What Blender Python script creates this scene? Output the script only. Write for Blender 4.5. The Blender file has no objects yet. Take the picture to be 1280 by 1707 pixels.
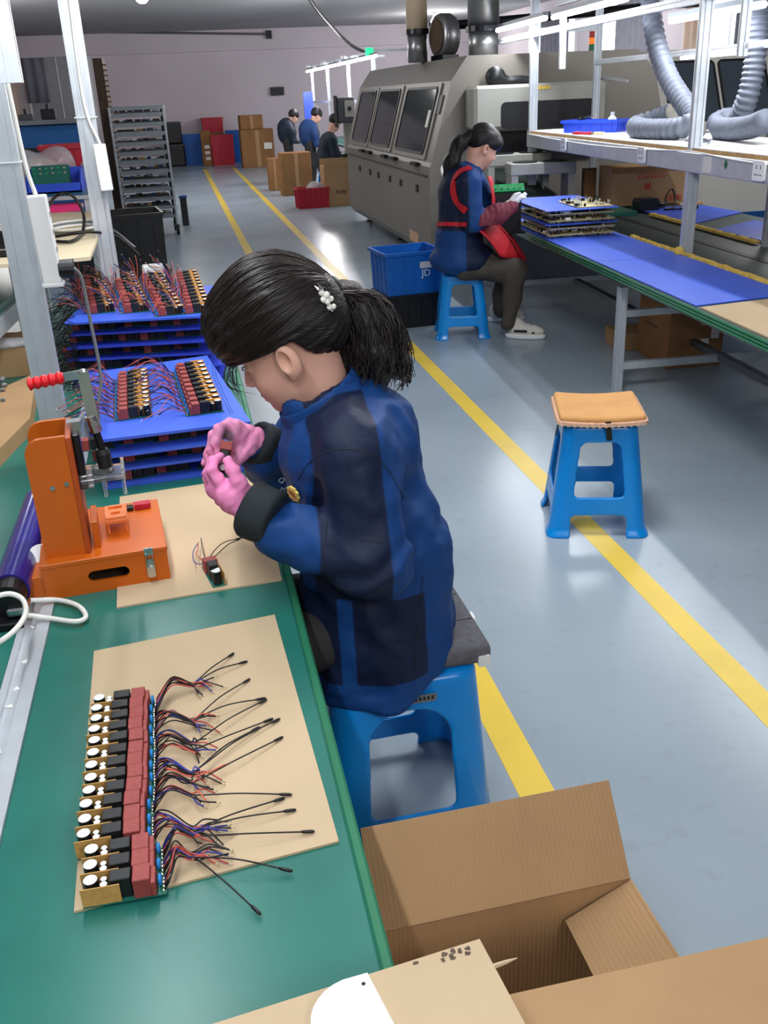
import bpy, bmesh, math, random
import numpy as np
from mathutils import Vector, Matrix, noise as mnoise
random.seed(7); np.random.seed(7)
scene = bpy.context.scene
COL = scene.collection
PI = math.pi

# ------------------------------------------------------------------ camera
H = 1.75
FPX = 1574.0922
RC = np.array([[0.9780485, 0.1197988, -0.17049744],
               [-0.20426363, 0.38941321, -0.8981279],
               [-0.04120069, 0.91323907, 0.40533554]])
cd = bpy.data.cameras.new('camera'); cam = bpy.data.objects.new('camera', cd); COL.objects.link(cam)
cd.sensor_fit = 'VERTICAL'; cd.sensor_height = 36.0; cd.lens = FPX / 1707 * 36.0
cd.clip_start = 0.02; cd.clip_end = 200
m4 = Matrix([list(RC[0]) + [0], list(RC[1]) + [0], list(RC[2]) + [H], [0, 0, 0, 1]])
cam.matrix_world = m4
scene.camera = cam

# ------------------------------------------------------------------ world, lights, exposure
world = bpy.data.worlds.new('world'); scene.world = world; world.use_nodes = True
bg = world.node_tree.nodes['Background']; bg.inputs[0].default_value = (0.80, 0.88, 1.0, 1); bg.inputs[1].default_value = 0.30
scene.view_settings.view_transform = 'Standard'; scene.view_settings.look = 'None'
scene.view_settings.gamma = 1.0; scene.view_settings.use_curve_mapping = False
scene.view_settings.exposure = 0.0
LAMP_BENCH = 10.5      # W for each metre of bench tube
LAMP_CEIL = 94.0       # W for each ceiling fitting
LAMP_FAR = 24.0

# ------------------------------------------------------------------ measuring helpers (points of the place seen at a photo pixel, at a known height or distance)
def _ray(px, py): return RC @ np.array([px - 640.0, -(py - 853.5), -FPX])
def PZ(px, py, z): d = _ray(px, py); t = (z - H) / d[2]; return Vector((t*d[0], t*d[1], z))
def PY(px, py, y): d = _ray(px, py); t = y / d[1]; return Vector((t*d[0], y, H + t*d[2]))
def PX(px, py, x): d = _ray(px, py); t = x / d[0]; return Vector((x, t*d[1], H + t*d[2]))

# ------------------------------------------------------------------ materials
def lin(c):
    return tuple(((v/255)/12.92 if v/255 <= 0.04045 else ((v/255+0.055)/1.055)**2.4) for v in c)
MATS = {}
def mat(name, rgb, rough=0.5, metal=0.0, var=0.06, vscale=6.0, bump=0.0, bscale=60.0, spec=0.5, emit=None, estr=0.0,
        trans=0.0, alpha=1.0, coat=0.0, sheen=0.0, aniso_scale=None, sss=0.0, ior=1.45):
    m = bpy.data.materials.new(name); m.use_nodes = True; nt = m.node_tree
    b = nt.nodes['Principled BSDF']
    c = lin(rgb)
    b.inputs['Base Color'].default_value = (*c, 1)
    b.inputs['Roughness'].default_value = rough; b.inputs['Metallic'].default_value = metal
    b.inputs['Specular IOR Level'].default_value = spec; b.inputs['IOR'].default_value = ior
    if trans: b.inputs['Transmission Weight'].default_value = trans
    if alpha < 1: b.inputs['Alpha'].default_value = alpha
    if coat: b.inputs['Coat Weight'].default_value = coat; b.inputs['Coat Roughness'].default_value = 0.15
    if sheen: b.inputs['Sheen Weight'].default_value = sheen
    if sss:
        b.inputs['Subsurface Weight'].default_value = sss; b.inputs['Subsurface Radius'].default_value = (0.01, 0.004, 0.002); b.inputs['Subsurface Scale'].default_value = 0.5
    if emit: b.inputs['Emission Color'].default_value = (*lin(emit), 1); b.inputs['Emission Strength'].default_value = estr
    tc = mp = None
    if var or bump:
        tc = nt.nodes.new('ShaderNodeTexCoord'); mp = nt.nodes.new('ShaderNodeMapping')
        nt.links.new(tc.outputs['Object'], mp.inputs[0])
        if aniso_scale: mp.inputs['Scale'].default_value = aniso_scale
    if var:
        n = nt.nodes.new('ShaderNodeTexNoise'); n.inputs['Scale'].default_value = vscale; n.inputs['Detail'].default_value = 4
        nt.links.new(mp.outputs[0], n.inputs['Vector'])
        r = nt.nodes.new('ShaderNodeValToRGB')
        r.color_ramp.elements[0].position = 0.3; r.color_ramp.elements[1].position = 0.7
        r.color_ramp.elements[0].color = (*[max(0, v*(1-var*1.6)) for v in c], 1)
        r.color_ramp.elements[1].color = (*[min(1, v*(1+var*1.2)) for v in c], 1)
        nt.links.new(n.outputs['Fac'], r.inputs[0]); nt.links.new(r.outputs[0], b.inputs['Base Color'])
    if bump:
        n2 = nt.nodes.new('ShaderNodeTexNoise'); n2.inputs['Scale'].default_value = bscale; n2.inputs['Detail'].default_value = 3
        nt.links.new(mp.outputs[0], n2.inputs['Vector'])
        bp = nt.nodes.new('ShaderNodeBump'); bp.inputs['Strength'].default_value = bump; bp.inputs['Distance'].default_value = 0.01
        nt.links.new(n2.outputs['Fac'], bp.inputs['Height']); nt.links.new(bp.outputs[0], b.inputs['Normal'])
    MATS[name] = m
    return m

mat('green_mat', (36, 112, 100), 0.30, var=0.10, vscale=5, spec=0.5, bump=0.02, bscale=30)
mat('green_edge', (44, 118, 86), 0.25, var=0.06)
mat('dark_belt', (58, 72, 66), 0.5, var=0.10, vscale=5)
mat('alu', (204, 210, 216), 0.38, 0.45, var=0.05, vscale=12)
mat('alu_dark', (118, 124, 130), 0.42, 0.8, var=0.05)
mat('steel', (196, 196, 198), 0.22, 1.0, var=0.03)
mat('dark_steel', (52, 54, 58), 0.35, 0.9, var=0.08, vscale=20)
mat('cardboard', (196, 174, 143), 0.85, var=0.045, vscale=4, bump=0.03, bscale=220, spec=0.15)
mat('carton', (178, 144, 106), 0.85, var=0.05, vscale=5, bump=0.04, bscale=160, spec=0.15)
mat('carton_dark', (150, 110, 74), 0.88, var=0.08, vscale=4, spec=0.1)
mat('carton_edge', (150, 116, 78), 0.9, var=0.10, vscale=60, spec=0.1)
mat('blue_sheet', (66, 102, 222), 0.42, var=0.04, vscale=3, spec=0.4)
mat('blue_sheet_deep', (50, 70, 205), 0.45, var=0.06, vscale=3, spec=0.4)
mat('stool_blue', (0, 142, 230), 0.28, var=0.05, vscale=4, spec=0.5, coat=0.15)
mat('crate_blue', (8, 98, 190), 0.45, var=0.06, vscale=5)
mat('bin_blue', (52, 88, 226), 0.38, var=0.05)
mat('crate_black', (22, 23, 27), 0.45, var=0.15)
mat('crate_red', (186, 28, 52), 0.45, var=0.06)
mat('black_plastic', (18, 18, 20), 0.38, var=0.1, vscale=30)
mat('relay_black', (24, 25, 27), 0.5, var=0.12, vscale=120)
mat('red_block', (150, 66, 62), 0.6, var=0.10, vscale=90)
mat('varistor', (20, 128, 205), 0.35, var=0.05, vscale=60)
mat('pcb_green', (30, 104, 92), 0.4, var=0.12, vscale=120)
mat('phenolic', (198, 152, 84), 0.6, var=0.08, vscale=80)
mat('phenolic_orange', (214, 142, 40), 0.6, var=0.08, vscale=80)
mat('white_plastic', (238, 240, 240), 0.35, var=0.02)
mat('cap_white', (232, 234, 232), 0.35, var=0.02)
mat('solder', (214, 206, 180), 0.3, 0.8, var=0.05)
mat('wire_black', (20, 17, 17), 0.45, var=0)
mat('wire_red', (184, 74, 70), 0.45, var=0)
mat('wire_blue', (46, 54, 146), 0.45, var=0)
mat('wire_orange', (214, 96, 74), 0.45, var=0)
mat('wire_grey', (120, 122, 124), 0.45, var=0)
mat('wire_white', (228, 228, 222), 0.4, var=0.03)
mat('orange_board', (196, 94, 16), 0.32, var=0.05, vscale=4, spec=0.5)
mat('orange_edge', (172, 72, 22), 0.4, var=0.06)
mat('orange_nest', (230, 130, 70), 0.4, var=0.05)
mat('red_rubber', (214, 24, 36), 0.35, var=0.05, vscale=20)
mat('black_rubber', (20, 20, 22), 0.55, var=0.1)
mat('acrylic', (236, 240, 242), 0.08, var=0, trans=0.92, ior=1.3, spec=0.5)
mat('purple_tube', (44, 36, 128), 0.18, var=0.06, vscale=3, coat=0.5)
mat('pink_plastic', (230, 54, 128), 0.35, var=0.04)
mat('plywood', (226, 210, 176), 0.6, var=0.06, vscale=3)
mat('ply_edge', (190, 152, 104), 0.8, var=0.12, vscale=30)
mat('shelf_white', (226, 226, 226), 0.5, var=0.04, vscale=3)
mat('skin', (214, 166, 146), 0.5, var=0.04, vscale=14, bump=0.03, bscale=300, sss=0.12, spec=0.35)
mat('lips', (178, 98, 96), 0.4, var=0.04)
mat('hair', (24, 20, 20), 0.42, var=0.25, vscale=25, spec=0.45, bump=0.35, bscale=40, aniso_scale=(1, 1, 6))
mat('hair_strand', (36, 28, 26), 0.38, var=0.2, vscale=30, spec=0.5)
mat('glove_pink', (236, 148, 190), 0.75, var=0.14, vscale=22, bump=0.10, bscale=260, spec=0.2)
mat('glove_grey', (120, 112, 118), 0.8, var=0.15, vscale=30, spec=0.2)
mat('glove_white', (228, 230, 232), 0.8, var=0.05)
mat('cuff', (40, 46, 50), 0.75, var=0.12, vscale=12, spec=0.25)
mat('trousers', (46, 44, 46), 0.85, var=0.10, vscale=10)
mat('trousers_brown', (74, 68, 62), 0.85, var=0.10, vscale=10)
mat('apron_red', (192, 26, 42), 0.6, var=0.06)
mat('sleeve_check', (118, 48, 66), 0.8, var=0.22, vscale=60)
mat('cushion_grey', (104, 104, 110), 0.95, var=0.10, vscale=60, bump=0.15, bscale=400, spec=0.15)
mat('cushion_tan', (218, 164, 104), 0.7, var=0.06, vscale=8, spec=0.25)
mat('fleece', (218, 178, 152), 0.95, var=0.12, vscale=60, spec=0.1)
mat('foam_white', (236, 238, 238), 0.8, var=0.03)
mat('shoe_white', (216, 212, 204), 0.6, var=0.08, vscale=30)
mat('machine', (126, 121, 113), 0.42, var=0.03, vscale=2)
mat('machine_light', (160, 160, 152), 0.45, var=0.03, vscale=2)
mat('machine_white', (206, 204, 196), 0.4, var=0.03, vscale=2)
mat('glass_dark', (40, 48, 50), 0.07, var=0.04, vscale=2, spec=0.35)
mat('glass_grey', (66, 74, 84), 0.12, var=0.04, vscale=2, spec=0.4)
mat('sticker_grey', (196, 202, 208), 0.6, var=0.02)
mat('hair_tail', (26, 21, 20), 0.42, var=0.3, vscale=30, spec=0.45, bump=0.4, bscale=40, aniso_scale=(6, 6, 0.8))
mat('gasket', (20, 22, 24), 0.5, var=0)
mat('duct_metal', (150, 152, 154), 0.32, 0.85, var=0.08, vscale=6)
mat('duct_cream', (208, 190, 160), 0.45, 0.2, var=0.05)
mat('duct_hose', (112, 118, 132), 0.6, 0.2, var=0.08, vscale=20)
mat('hood_cream', (206, 202, 188), 0.4, var=0.04)
mat('yellow_paint', (246, 212, 76), 0.35, var=0.06, vscale=3)
mat('yellow_foam', (222, 188, 90), 0.9, var=0.15, vscale=40)
mat('screen_grey', (70, 74, 76), 0.5, var=0.05)
mat('panel_blue', (18, 86, 150), 0.5, var=0.05)
mat('curtain', (134, 134, 146), 0.85, var=0.06)
mat('curtain_pale', (222, 196, 176), 0.85, var=0.06)
mat('window_light', (240, 244, 250), 0.5, var=0, emit=(236, 242, 255), estr=1.6)
mat('window_dim', (150, 152, 160), 0.3, var=0.05, spec=0.5)
mat('tube_light', (255, 255, 255), 0.5, var=0, emit=(240, 246, 255), estr=20.0)
mat('green_light', (40, 230, 130), 0.5, var=0, emit=(40, 235, 140), estr=1.5)
mat('amber_light', (230, 120, 30), 0.4, var=0, emit=(240, 120, 20), estr=0.6)
mat('red_lens', (170, 30, 30), 0.4, var=0)
mat('green_lens', (20, 110, 70), 0.4, var=0)
mat('pcb_tray_green', (30, 168, 96), 0.45, var=0.25, vscale=50)
mat('pcb_cream', (206, 196, 150), 0.5, var=0.1, vscale=60)
mat('plastic_bag', (226, 230, 236), 0.18, var=0.1, vscale=12, alpha=0.45, bump=0.5, bscale=20)
mat('paper', (240, 238, 232), 0.8, var=0.02)
mat('ink', (40, 40, 44), 0.8, var=0)
mat('red_ink', (196, 70, 60), 0.8, var=0)
mat('letter_white', (232, 238, 244), 0.7, var=0)
mat('brooch_yellow', (240, 214, 110), 0.3, var=0.08, vscale=60)
mat('brooch_orange', (226, 160, 84), 0.3, var=0.04)
mat('pearl', (240, 236, 230), 0.15, var=0, spec=0.7)
mat('bristle', (206, 196, 160), 0.9, var=0.15, vscale=60)
mat('eye_white', (226, 222, 216), 0.3, var=0)
mat('machine_wood', (86, 70, 56), 0.7, var=0.2, vscale=20)

# ------------------------------------------------------------------ object helpers
def tag(o, label=None, cat=None, group=None, kind=None):
    if label: o['label'] = label
    if cat: o['category'] = cat
    if group: o['group'] = group
    if kind: o['kind'] = kind
    return o
def thing(name, label, cat, loc=(0, 0, 0), rotz=0.0, group=None):
    o = bpy.data.objects.new(name, None); COL.objects.link(o)
    o.empty_display_size = 0.05
    o.location = loc; o.rotation_euler = (0, 0, rotz)
    return tag(o, label, cat, group)
def mesh_of(name, verts, faces, m, smooth=False):
    me = bpy.data.meshes.new(name)
    me.from_pydata([tuple(v) for v in verts], [], [tuple(f) for f in faces])
    ms = m if isinstance(m, (list, tuple)) else [m]
    for k in ms: me.materials.append(MATS[k] if isinstance(k, str) else k)
    if smooth: me.polygons.foreach_set('use_smooth', [True]*len(me.polygons))
    me.update()
    return me
def link(name, me, parent=None, loc=None, rot=None):
    o = bpy.data.objects.new(name, me); COL.objects.link(o)
    if parent is not None: o.parent = parent
    if loc is not None: o.location = loc
    if rot is not None: o.rotation_euler = rot
    return o
def kids(o): return [c for c in bpy.data.objects if c.parent == o]
def copy_tree(src, loc=None, rotz=None, label=None, group=None, children=None):
    # children: {object: [children]} map so that the scan happens once
    r = src.copy(); COL.objects.link(r)
    if loc is not None: r.location = loc
    if rotz is not None: r.rotation_euler = (0, 0, rotz)
    if label: r['label'] = label
    if group: r['group'] = group
    for ch in src.children:
        c = ch.copy(); COL.objects.link(c); c.parent = r
        for g in ch.children:
            d = g.copy(); COL.objects.link(d); d.parent = c
    return r

class MB:
    def __init__(s): s.v = []; s.f = []; s.mi = []; s.cur = 0
    def add(s, vs, fs):
        o = len(s.v); s.v += [Vector(v) for v in vs]; s.f += [tuple(i+o for i in f) for f in fs]; s.mi += [s.cur]*len(fs); return s
    def box(s, c, d, rz=0.0, bev=0.0, M=None):
        x, y, z = d[0]/2, d[1]/2, d[2]/2
        if bev <= 0:
            vs = [(-x,-y,-z),(x,-y,-z),(x,y,-z),(-x,y,-z),(-x,-y,z),(x,-y,z),(x,y,z),(-x,y,z)]
            fs = [(0,3,2,1),(4,5,6,7),(0,1,5,4),(1,2,6,5),(2,3,7,6),(3,0,4,7)]
        else:
            b = min(bev, x*.9, y*.9, z*.9)
            vs = []; fs = []
            # chamfered box: 24 verts
            idx = {}
            for sx in (-1,1):
                for sy in (-1,1):
                    for sz in (-1,1):
                        for ax in range(3):
                            p = [sx*(x-b), sy*(y-b), sz*(z-b)]; p[ax] = (sx*x, sy*y, sz*z)[ax]
                            idx[(sx,sy,sz,ax)] = len(vs); vs.append(tuple(p))
            def q(a): fs.append(tuple(a))
            for sx in (-1,1):
                a=[idx[(sx,-1,-1,0)],idx[(sx,1,-1,0)],idx[(sx,1,1,0)],idx[(sx,-1,1,0)]]; q(a if sx>0 else a[::-1])
            for sy in (-1,1):
                a=[idx[(-1,sy,-1,1)],idx[(-1,sy,1,1)],idx[(1,sy,1,1)],idx[(1,sy,-1,1)]]; q(a if sy>0 else a[::-1])
            for sz in (-1,1):
                a=[idx[(-1,-1,sz,2)],idx[(1,-1,sz,2)],idx[(1,1,sz,2)],idx[(-1,1,sz,2)]]; q(a if sz>0 else a[::-1])
            for sx in (-1,1):
                for sy in (-1,1):
                    a=[idx[(sx,sy,-1,0)],idx[(sx,sy,-1,1)],idx[(sx,sy,1,1)],idx[(sx,sy,1,0)]]; q(a if sx*sy>0 else a[::-1])
            for sx in (-1,1):
                for sz in (-1,1):
                    a=[idx[(sx,-1,sz,0)],idx[(sx,1,sz,0)],idx[(sx,1,sz,2)],idx[(sx,-1,sz,2)]]; q(a if sx*sz>0 else a[::-1])
            for sy in (-1,1):
                for sz in (-1,1):
                    a=[idx[(-1,sy,sz,1)],idx[(-1,sy,sz,2)],idx[(1,sy,sz,2)],idx[(1,sy,sz,1)]]; q(a if sy*sz>0 else a[::-1])
            for sx in (-1,1):
                for sy in (-1,1):
                    for sz in (-1,1):
                        a=[idx[(sx,sy,sz,0)],idx[(sx,sy,sz,1)],idx[(sx,sy,sz,2)]]; q(a if sx*sy*sz>0 else a[::-1])
        R = M if M is not None else Matrix.Rotation(rz, 3, 'Z')
        C = Vector(c)
        return s.add([R @ Vector(v) + C for v in vs], fs)
    def bar(s, a, b, w, h, up=(0,0,1)):
        a = Vector(a); b = Vector(b); d = b-a; L = d.length; y = d.normalized()
        u = Vector(up)
        x = y.cross(u)
        if x.length < 1e-4: x = y.cross(Vector((1,0,0)))
        x.normalize(); z = x.cross(y)
        M = Matrix((x, y, z)).transposed()
        return s.box((a+b)/2, (w, L, h), M=M)
    def tube(s, pts, r, n=6, cap=True, radii=None):
        pts = [Vector(p) for p in pts]; k = len(pts); rings = []
        t0 = (pts[1]-pts[0]).normalized()
        nrm = t0.orthogonal().normalized()
        vs = []; fs = []
        for i, p in enumerate(pts):
            t = (pts[min(i+1,k-1)] - pts[max(i-1,0)])
            if t.length < 1e-9: t = t0
            t.normalize()
            nrm = (nrm - t*nrm.dot(t))
            if nrm.length < 1e-6: nrm = t.orthogonal()
            nrm.normalize(); bn = t.cross(nrm)
            rr = radii[i] if radii is not None else r
            for j in range(n):
                a = 2*PI*j/n
                vs.append(p + (nrm*math.cos(a) + bn*math.sin(a))*rr)
        for i in range(k-1):
            for j in range(n):
                fs.append((i*n+j, i*n+(j+1)%n, (i+1)*n+(j+1)%n, (i+1)*n+j))
        if cap:
            fs.append(tuple(range(n-1,-1,-1))); fs.append(tuple(range((k-1)*n, k*n)))
        return s.add(vs, fs)
    def cyl(s, a, b, r, n=16, r2=None):
        return s.tube([a, b], r, n, True, [r, r if r2 is None else r2])
    def lathe(s, prof, n=24, M=None, c=(0,0,0)):
        vs = []; fs = []; k = len(prof); C = Vector(c)
        for (r, z) in prof:
            for j in range(n):
                a = 2*PI*j/n; v = Vector((r*math.cos(a), r*math.sin(a), z))
                vs.append((M @ v if M is not None else v) + C)
        for i in range(k-1):
            for j in range(n): fs.append((i*n+j, i*n+(j+1)%n, (i+1)*n+(j+1)%n, (i+1)*n+j))
        fs.append(tuple(range(n-1,-1,-1))); fs.append(tuple(range((k-1)*n, k*n)))
        return s.add(vs, fs)
    def prism(s, poly, a, b, fn):
        # poly: list of 2D points; fn(u,v,w) maps to 3D; extrude w from a to b
        n = len(poly)
        vs = [fn(u, v, a) for u, v in poly] + [fn(u, v, b) for u, v in poly]
        fs = [tuple(range(n-1,-1,-1)), tuple(range(n, 2*n))] + [(i, (i+1)%n, (i+1)%n+n, i+n) for i in range(n)]
        return s.add(vs, fs)
    def frame(s, outer, inner, a, b, fn):
        # ring between two polylines with the same number of points, extruded
        n = len(outer)
        vs = [fn(u,v,a) for u,v in outer]+[fn(u,v,a) for u,v in inner]+[fn(u,v,b) for u,v in outer]+[fn(u,v,b) for u,v in inner]
        fs = []
        for i in range(n):
            j = (i+1)%n
            fs += [(i,i+n,j+n,j),(i+2*n,j+2*n,j+3*n,i+3*n),(i,j,j+2*n,i+2*n),(i+n,i+3*n,j+3*n,j+n)]
        return s.add(vs, fs)
    def mesh(s, name, m, smooth=False):
        me = mesh_of(name, s.v, s.f, m, smooth)
        if isinstance(m, (list, tuple)) and len(m) > 1: me.polygons.foreach_set('material_index', s.mi)
        return me
    def fixn(s):
        bm = bmesh.new(); vs = [bm.verts.new(v) for v in s.v]; bm.verts.ensure_lookup_table()
        for f in s.f:
            try: bm.faces.new([vs[i] for i in f])
            except ValueError: pass
        bm.verts.index_update()
        bmesh.ops.recalc_face_normals(bm, faces=bm.faces)
        s.v = [v.co.copy() for v in bm.verts]; s.f = [tuple(v.index for v in f.verts) for f in bm.faces]; s.mi = [0]*len(s.f)
        bm.free(); return s
    def build(s, name, m, parent=None, smooth=False, loc=None, rot=None, fix=True):
        if fix and not isinstance(m, (list, tuple)): s.fixn()
        o = link(name, s.mesh(name, m, smooth), parent, loc, rot)
        return o
def auto_smooth(o, ang=35):
    me = o.data
    me.polygons.foreach_set('use_smooth', [True]*len(me.polygons))
    try: me.set_sharp_from_angle(angle=math.radians(ang))
    except Exception: pass
    return o
def rrect(x0, y0, x1, y1, r, n=5):
    pts = []
    for cx, cy, a0 in ((x1-r,y0+r,-PI/2),(x1-r,y1-r,0),(x0+r,y1-r,PI/2),(x0+r,y0+r,PI)):
        for i in range(n+1):
            a = a0 + PI/2*i/n; pts.append((cx+r*math.cos(a), cy+r*math.sin(a)))
    return pts
def cubic(pts, n=8):
    # Catmull-Rom through points
    P = [Vector(p) for p in pts]; P = [P[0]*2-P[1]] + P + [P[-1]*2-P[-2]]
    out = []
    for i in range(1, len(P)-2):
        for k in range(n):
            t = k/n
            a, b, c, d = P[i-1], P[i], P[i+1], P[i+2]
            out.append(0.5*((2*b)+(-a+c)*t+(2*a-5*b+4*c-d)*t*t+(-a+3*b-3*c+d)*t**3))
    out.append(P[-2]); return out

# ------------------------------------------------------------------ smooth bodies: signed distance fields turned into meshes
def surface_nets(fn, lo, hi, h):
    lo = np.array(lo, np.float32); hi = np.array(hi, np.float32)
    n = np.maximum(3, np.ceil((hi-lo)/h).astype(int)+1)
    ax = [lo[i] + h*np.arange(n[i], dtype=np.float32) for i in range(3)]
    X, Y, Z = np.meshgrid(*ax, indexing='ij')
    V = fn(X, Y, Z).astype(np.float32)
    ins = V < 0
    c = np.zeros(tuple(n-1)+(3,), np.float32); cnt = np.zeros(tuple(n-1), np.float32)
    nx, ny, nz = n
    def sl(o): return (slice(o[0], nx-1+o[0]), slice(o[1], ny-1+o[1]), slice(o[2], nz-1+o[2]))
    for axi in range(3):
        others = [a for a in range(3) if a != axi]
        for i in (0,1):
            for j in (0,1):
                o0 = [0,0,0]; o0[others[0]] = i; o0[others[1]] = j
                o1 = list(o0); o1[axi] = 1
                a = V[sl(o0)]; b = V[sl(o1)]
                ch = ins[sl(o0)] != ins[sl(o1)]
                t = np.where(ch, a/(np.where(ch, a-b, 1)), 0)
                w = ch.astype(np.float32)
                cnt += w
                for k in range(3):
                    c[..., k] += w*(o0[k] + (t if k == axi else 0))
    act = cnt > 0
    idx = -np.ones(tuple(n-1), np.int64); ids = np.argwhere(act); idx[act] = np.arange(len(ids))
    verts = lo + h*(ids + c[act]/cnt[act][:, None])
    faces = []
    for axi in range(3):
        o0 = [slice(None)]*3; o1 = [slice(None)]*3
        o0[axi] = slice(0, -1); o1[axi] = slice(1, None)
        ch = ins[tuple(o0)] != ins[tuple(o1)]
        e = np.argwhere(ch); s0 = ins[tuple(o0)][ch]
        a, b = [(1,2),(2,0),(0,1)][axi]
        ok = (e[:,a] > 0) & (e[:,b] > 0) & (e[:,a] < n[a]-1) & (e[:,b] < n[b]-1)
        e = e[ok]; s0 = s0[ok]
        def g(da, db):
            q = e.copy(); q[:,a] -= da; q[:,b] -= db
            return idx[q[:,0], q[:,1], q[:,2]]
        quad = np.stack([g(1,1), g(0,1), g(0,0), g(1,0)], 1)
        quad[~s0] = quad[~s0][:, ::-1]
        faces.append(quad)
    return verts.astype(np.float64), np.concatenate(faces)
def vnormals(v, f):
    n = np.zeros_like(v)
    fn = np.cross(v[f[:,2]]-v[f[:,0]], v[f[:,3]]-v[f[:,1]])
    for k in range(4): np.add.at(n, f[:,k], fn)
    return n/np.maximum(1e-12, np.linalg.norm(n, axis=1))[:,None]
def relax(v, f, it=1, lam=0.5):
    for _ in range(it):
        s = np.zeros_like(v); c = np.zeros(len(v))
        for k in range(4):
            a = f[:,k]; b = f[:,(k+1)%4]
            np.add.at(s, a, v[b]); np.add.at(c, a, 1); np.add.at(s, b, v[a]); np.add.at(c, b, 1)
        v = v + lam*(s/np.maximum(1,c)[:,None]-v)
    return v
def np_mesh(name, v, f, m, normals=None, attr=None, mats=None, mi=None):
    me = bpy.data.meshes.new(name)
    me.vertices.add(len(v)); me.vertices.foreach_set('co', np.asarray(v, np.float32).ravel())
    k = f.shape[1]
    me.loops.add(len(f)*k); me.loops.foreach_set('vertex_index', f.astype(np.int32).ravel())
    me.polygons.add(len(f)); me.polygons.foreach_set('loop_start', np.arange(0, len(f)*k, k, dtype=np.int32))
    for q in (mats or [m]): me.materials.append(MATS[q] if isinstance(q, str) else q)
    if mi is not None: me.polygons.foreach_set('material_index', np.asarray(mi, np.int32))
    me.update(calc_edges=True); me.validate()
    me.polygons.foreach_set('use_smooth', [True]*len(me.polygons))
    if attr:
        for an, av in attr.items():
            a = me.attributes.new(an, 'FLOAT', 'POINT'); a.data.foreach_set('value', np.asarray(av, np.float32))
    if normals is not None:
        me.normals_split_custom_set_from_vertices([tuple(q) for q in normals])
    return me
def submesh(v, f, n, mask):
    ff = f[mask]; used = np.unique(ff); mp = -np.ones(len(v), np.int64); mp[used] = np.arange(len(used))
    return v[used], mp[ff], n[used], used
def capsule(P, a, b, r1, r2=None, flat=None):
    X, Y, Z = P; r2 = r1 if r2 is None else r2
    a = np.array(a, np.float32); b = np.array(b, np.float32); d = b-a; L = float(d@d)
    t = np.clip(((X-a[0])*d[0]+(Y-a[1])*d[1]+(Z-a[2])*d[2])/L, 0, 1)
    return np.sqrt((X-a[0]-t*d[0])**2+(Y-a[1]-t*d[1])**2+(Z-a[2]-t*d[2])**2) - (r1+(r2-r1)*t)
def ellip(P, c, r, M=None):
    X, Y, Z = P; x = X-c[0]; y = Y-c[1]; z = Z-c[2]
    if M is not None:   # rows of M are local axes
        x, y, z = (M[0][0]*x+M[0][1]*y+M[0][2]*z, M[1][0]*x+M[1][1]*y+M[1][2]*z, M[2][0]*x+M[2][1]*y+M[2][2]*z)
    k0 = np.sqrt((x/r[0])**2+(y/r[1])**2+(z/r[2])**2)
    k1 = np.sqrt((x/r[0]**2)**2+(y/r[1]**2)**2+(z/r[2]**2)**2)
    return k0*(k0-1)/np.maximum(k1, 1e-6)
def rbox(P, c, hd, r, M=None):
    X, Y, Z = P; x = X-c[0]; y = Y-c[1]; z = Z-c[2]
    if M is not None:
        x, y, z = (M[0][0]*x+M[0][1]*y+M[0][2]*z, M[1][0]*x+M[1][1]*y+M[1][2]*z, M[2][0]*x+M[2][1]*y+M[2][2]*z)
    qx = np.abs(x)-hd[0]+r; qy = np.abs(y)-hd[1]+r; qz = np.abs(z)-hd[2]+r
    return np.sqrt(np.maximum(qx,0)**2+np.maximum(qy,0)**2+np.maximum(qz,0)**2)+np.minimum(np.maximum(qx,np.maximum(qy,qz)),0)-r
def smin(a, b, k):
    h = np.clip(0.5+0.5*(b-a)/k, 0, 1); return b+(a-b)*h-k*h*(1-h)
def smax(a, b, k): return -smin(-a, -b, k)
def chain(P, pts, rs, k=0.02):
    d = None
    for i in range(len(pts)-1):
        c = capsule(P, pts[i], pts[i+1], rs[i], rs[i+1])
        d = c if d is None else smin(d, c, k)
    return d
ORD = ['nearest', 'second', 'third', 'fourth', 'fifth', 'sixth', 'seventh', 'eighth', 'ninth', 'tenth', 'eleventh', 'twelfth', 'thirteenth', 'fourteenth', 'fifteenth', 'sixteenth']
# text as flat print
def text_obj(name, s, size, m, parent, loc, M, depth=0.0004, font_scale=(1,1)):
    cu = bpy.data.curves.new(name, 'FONT'); cu.body = s; cu.size = size; cu.extrude = depth; cu.align_x = 'CENTER'; cu.align_y = 'CENTER'
    o = bpy.data.objects.new(name, cu); COL.objects.link(o)
    dg = bpy.context.evaluated_depsgraph_get(); dg.update()
    me = bpy.data.meshes.new_from_object(o.evaluated_get(dg))
    bpy.data.objects.remove(o)
    me.materials.clear(); me.materials.append(MATS[m])
    t = link(name, me, parent)
    t.matrix_local = Matrix.Translation(Vector(loc)) @ M.to_4x4()
    return t
def axes(x, y, z): return Matrix((Vector(x), Vector(y), Vector(z))).transposed()

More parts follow.
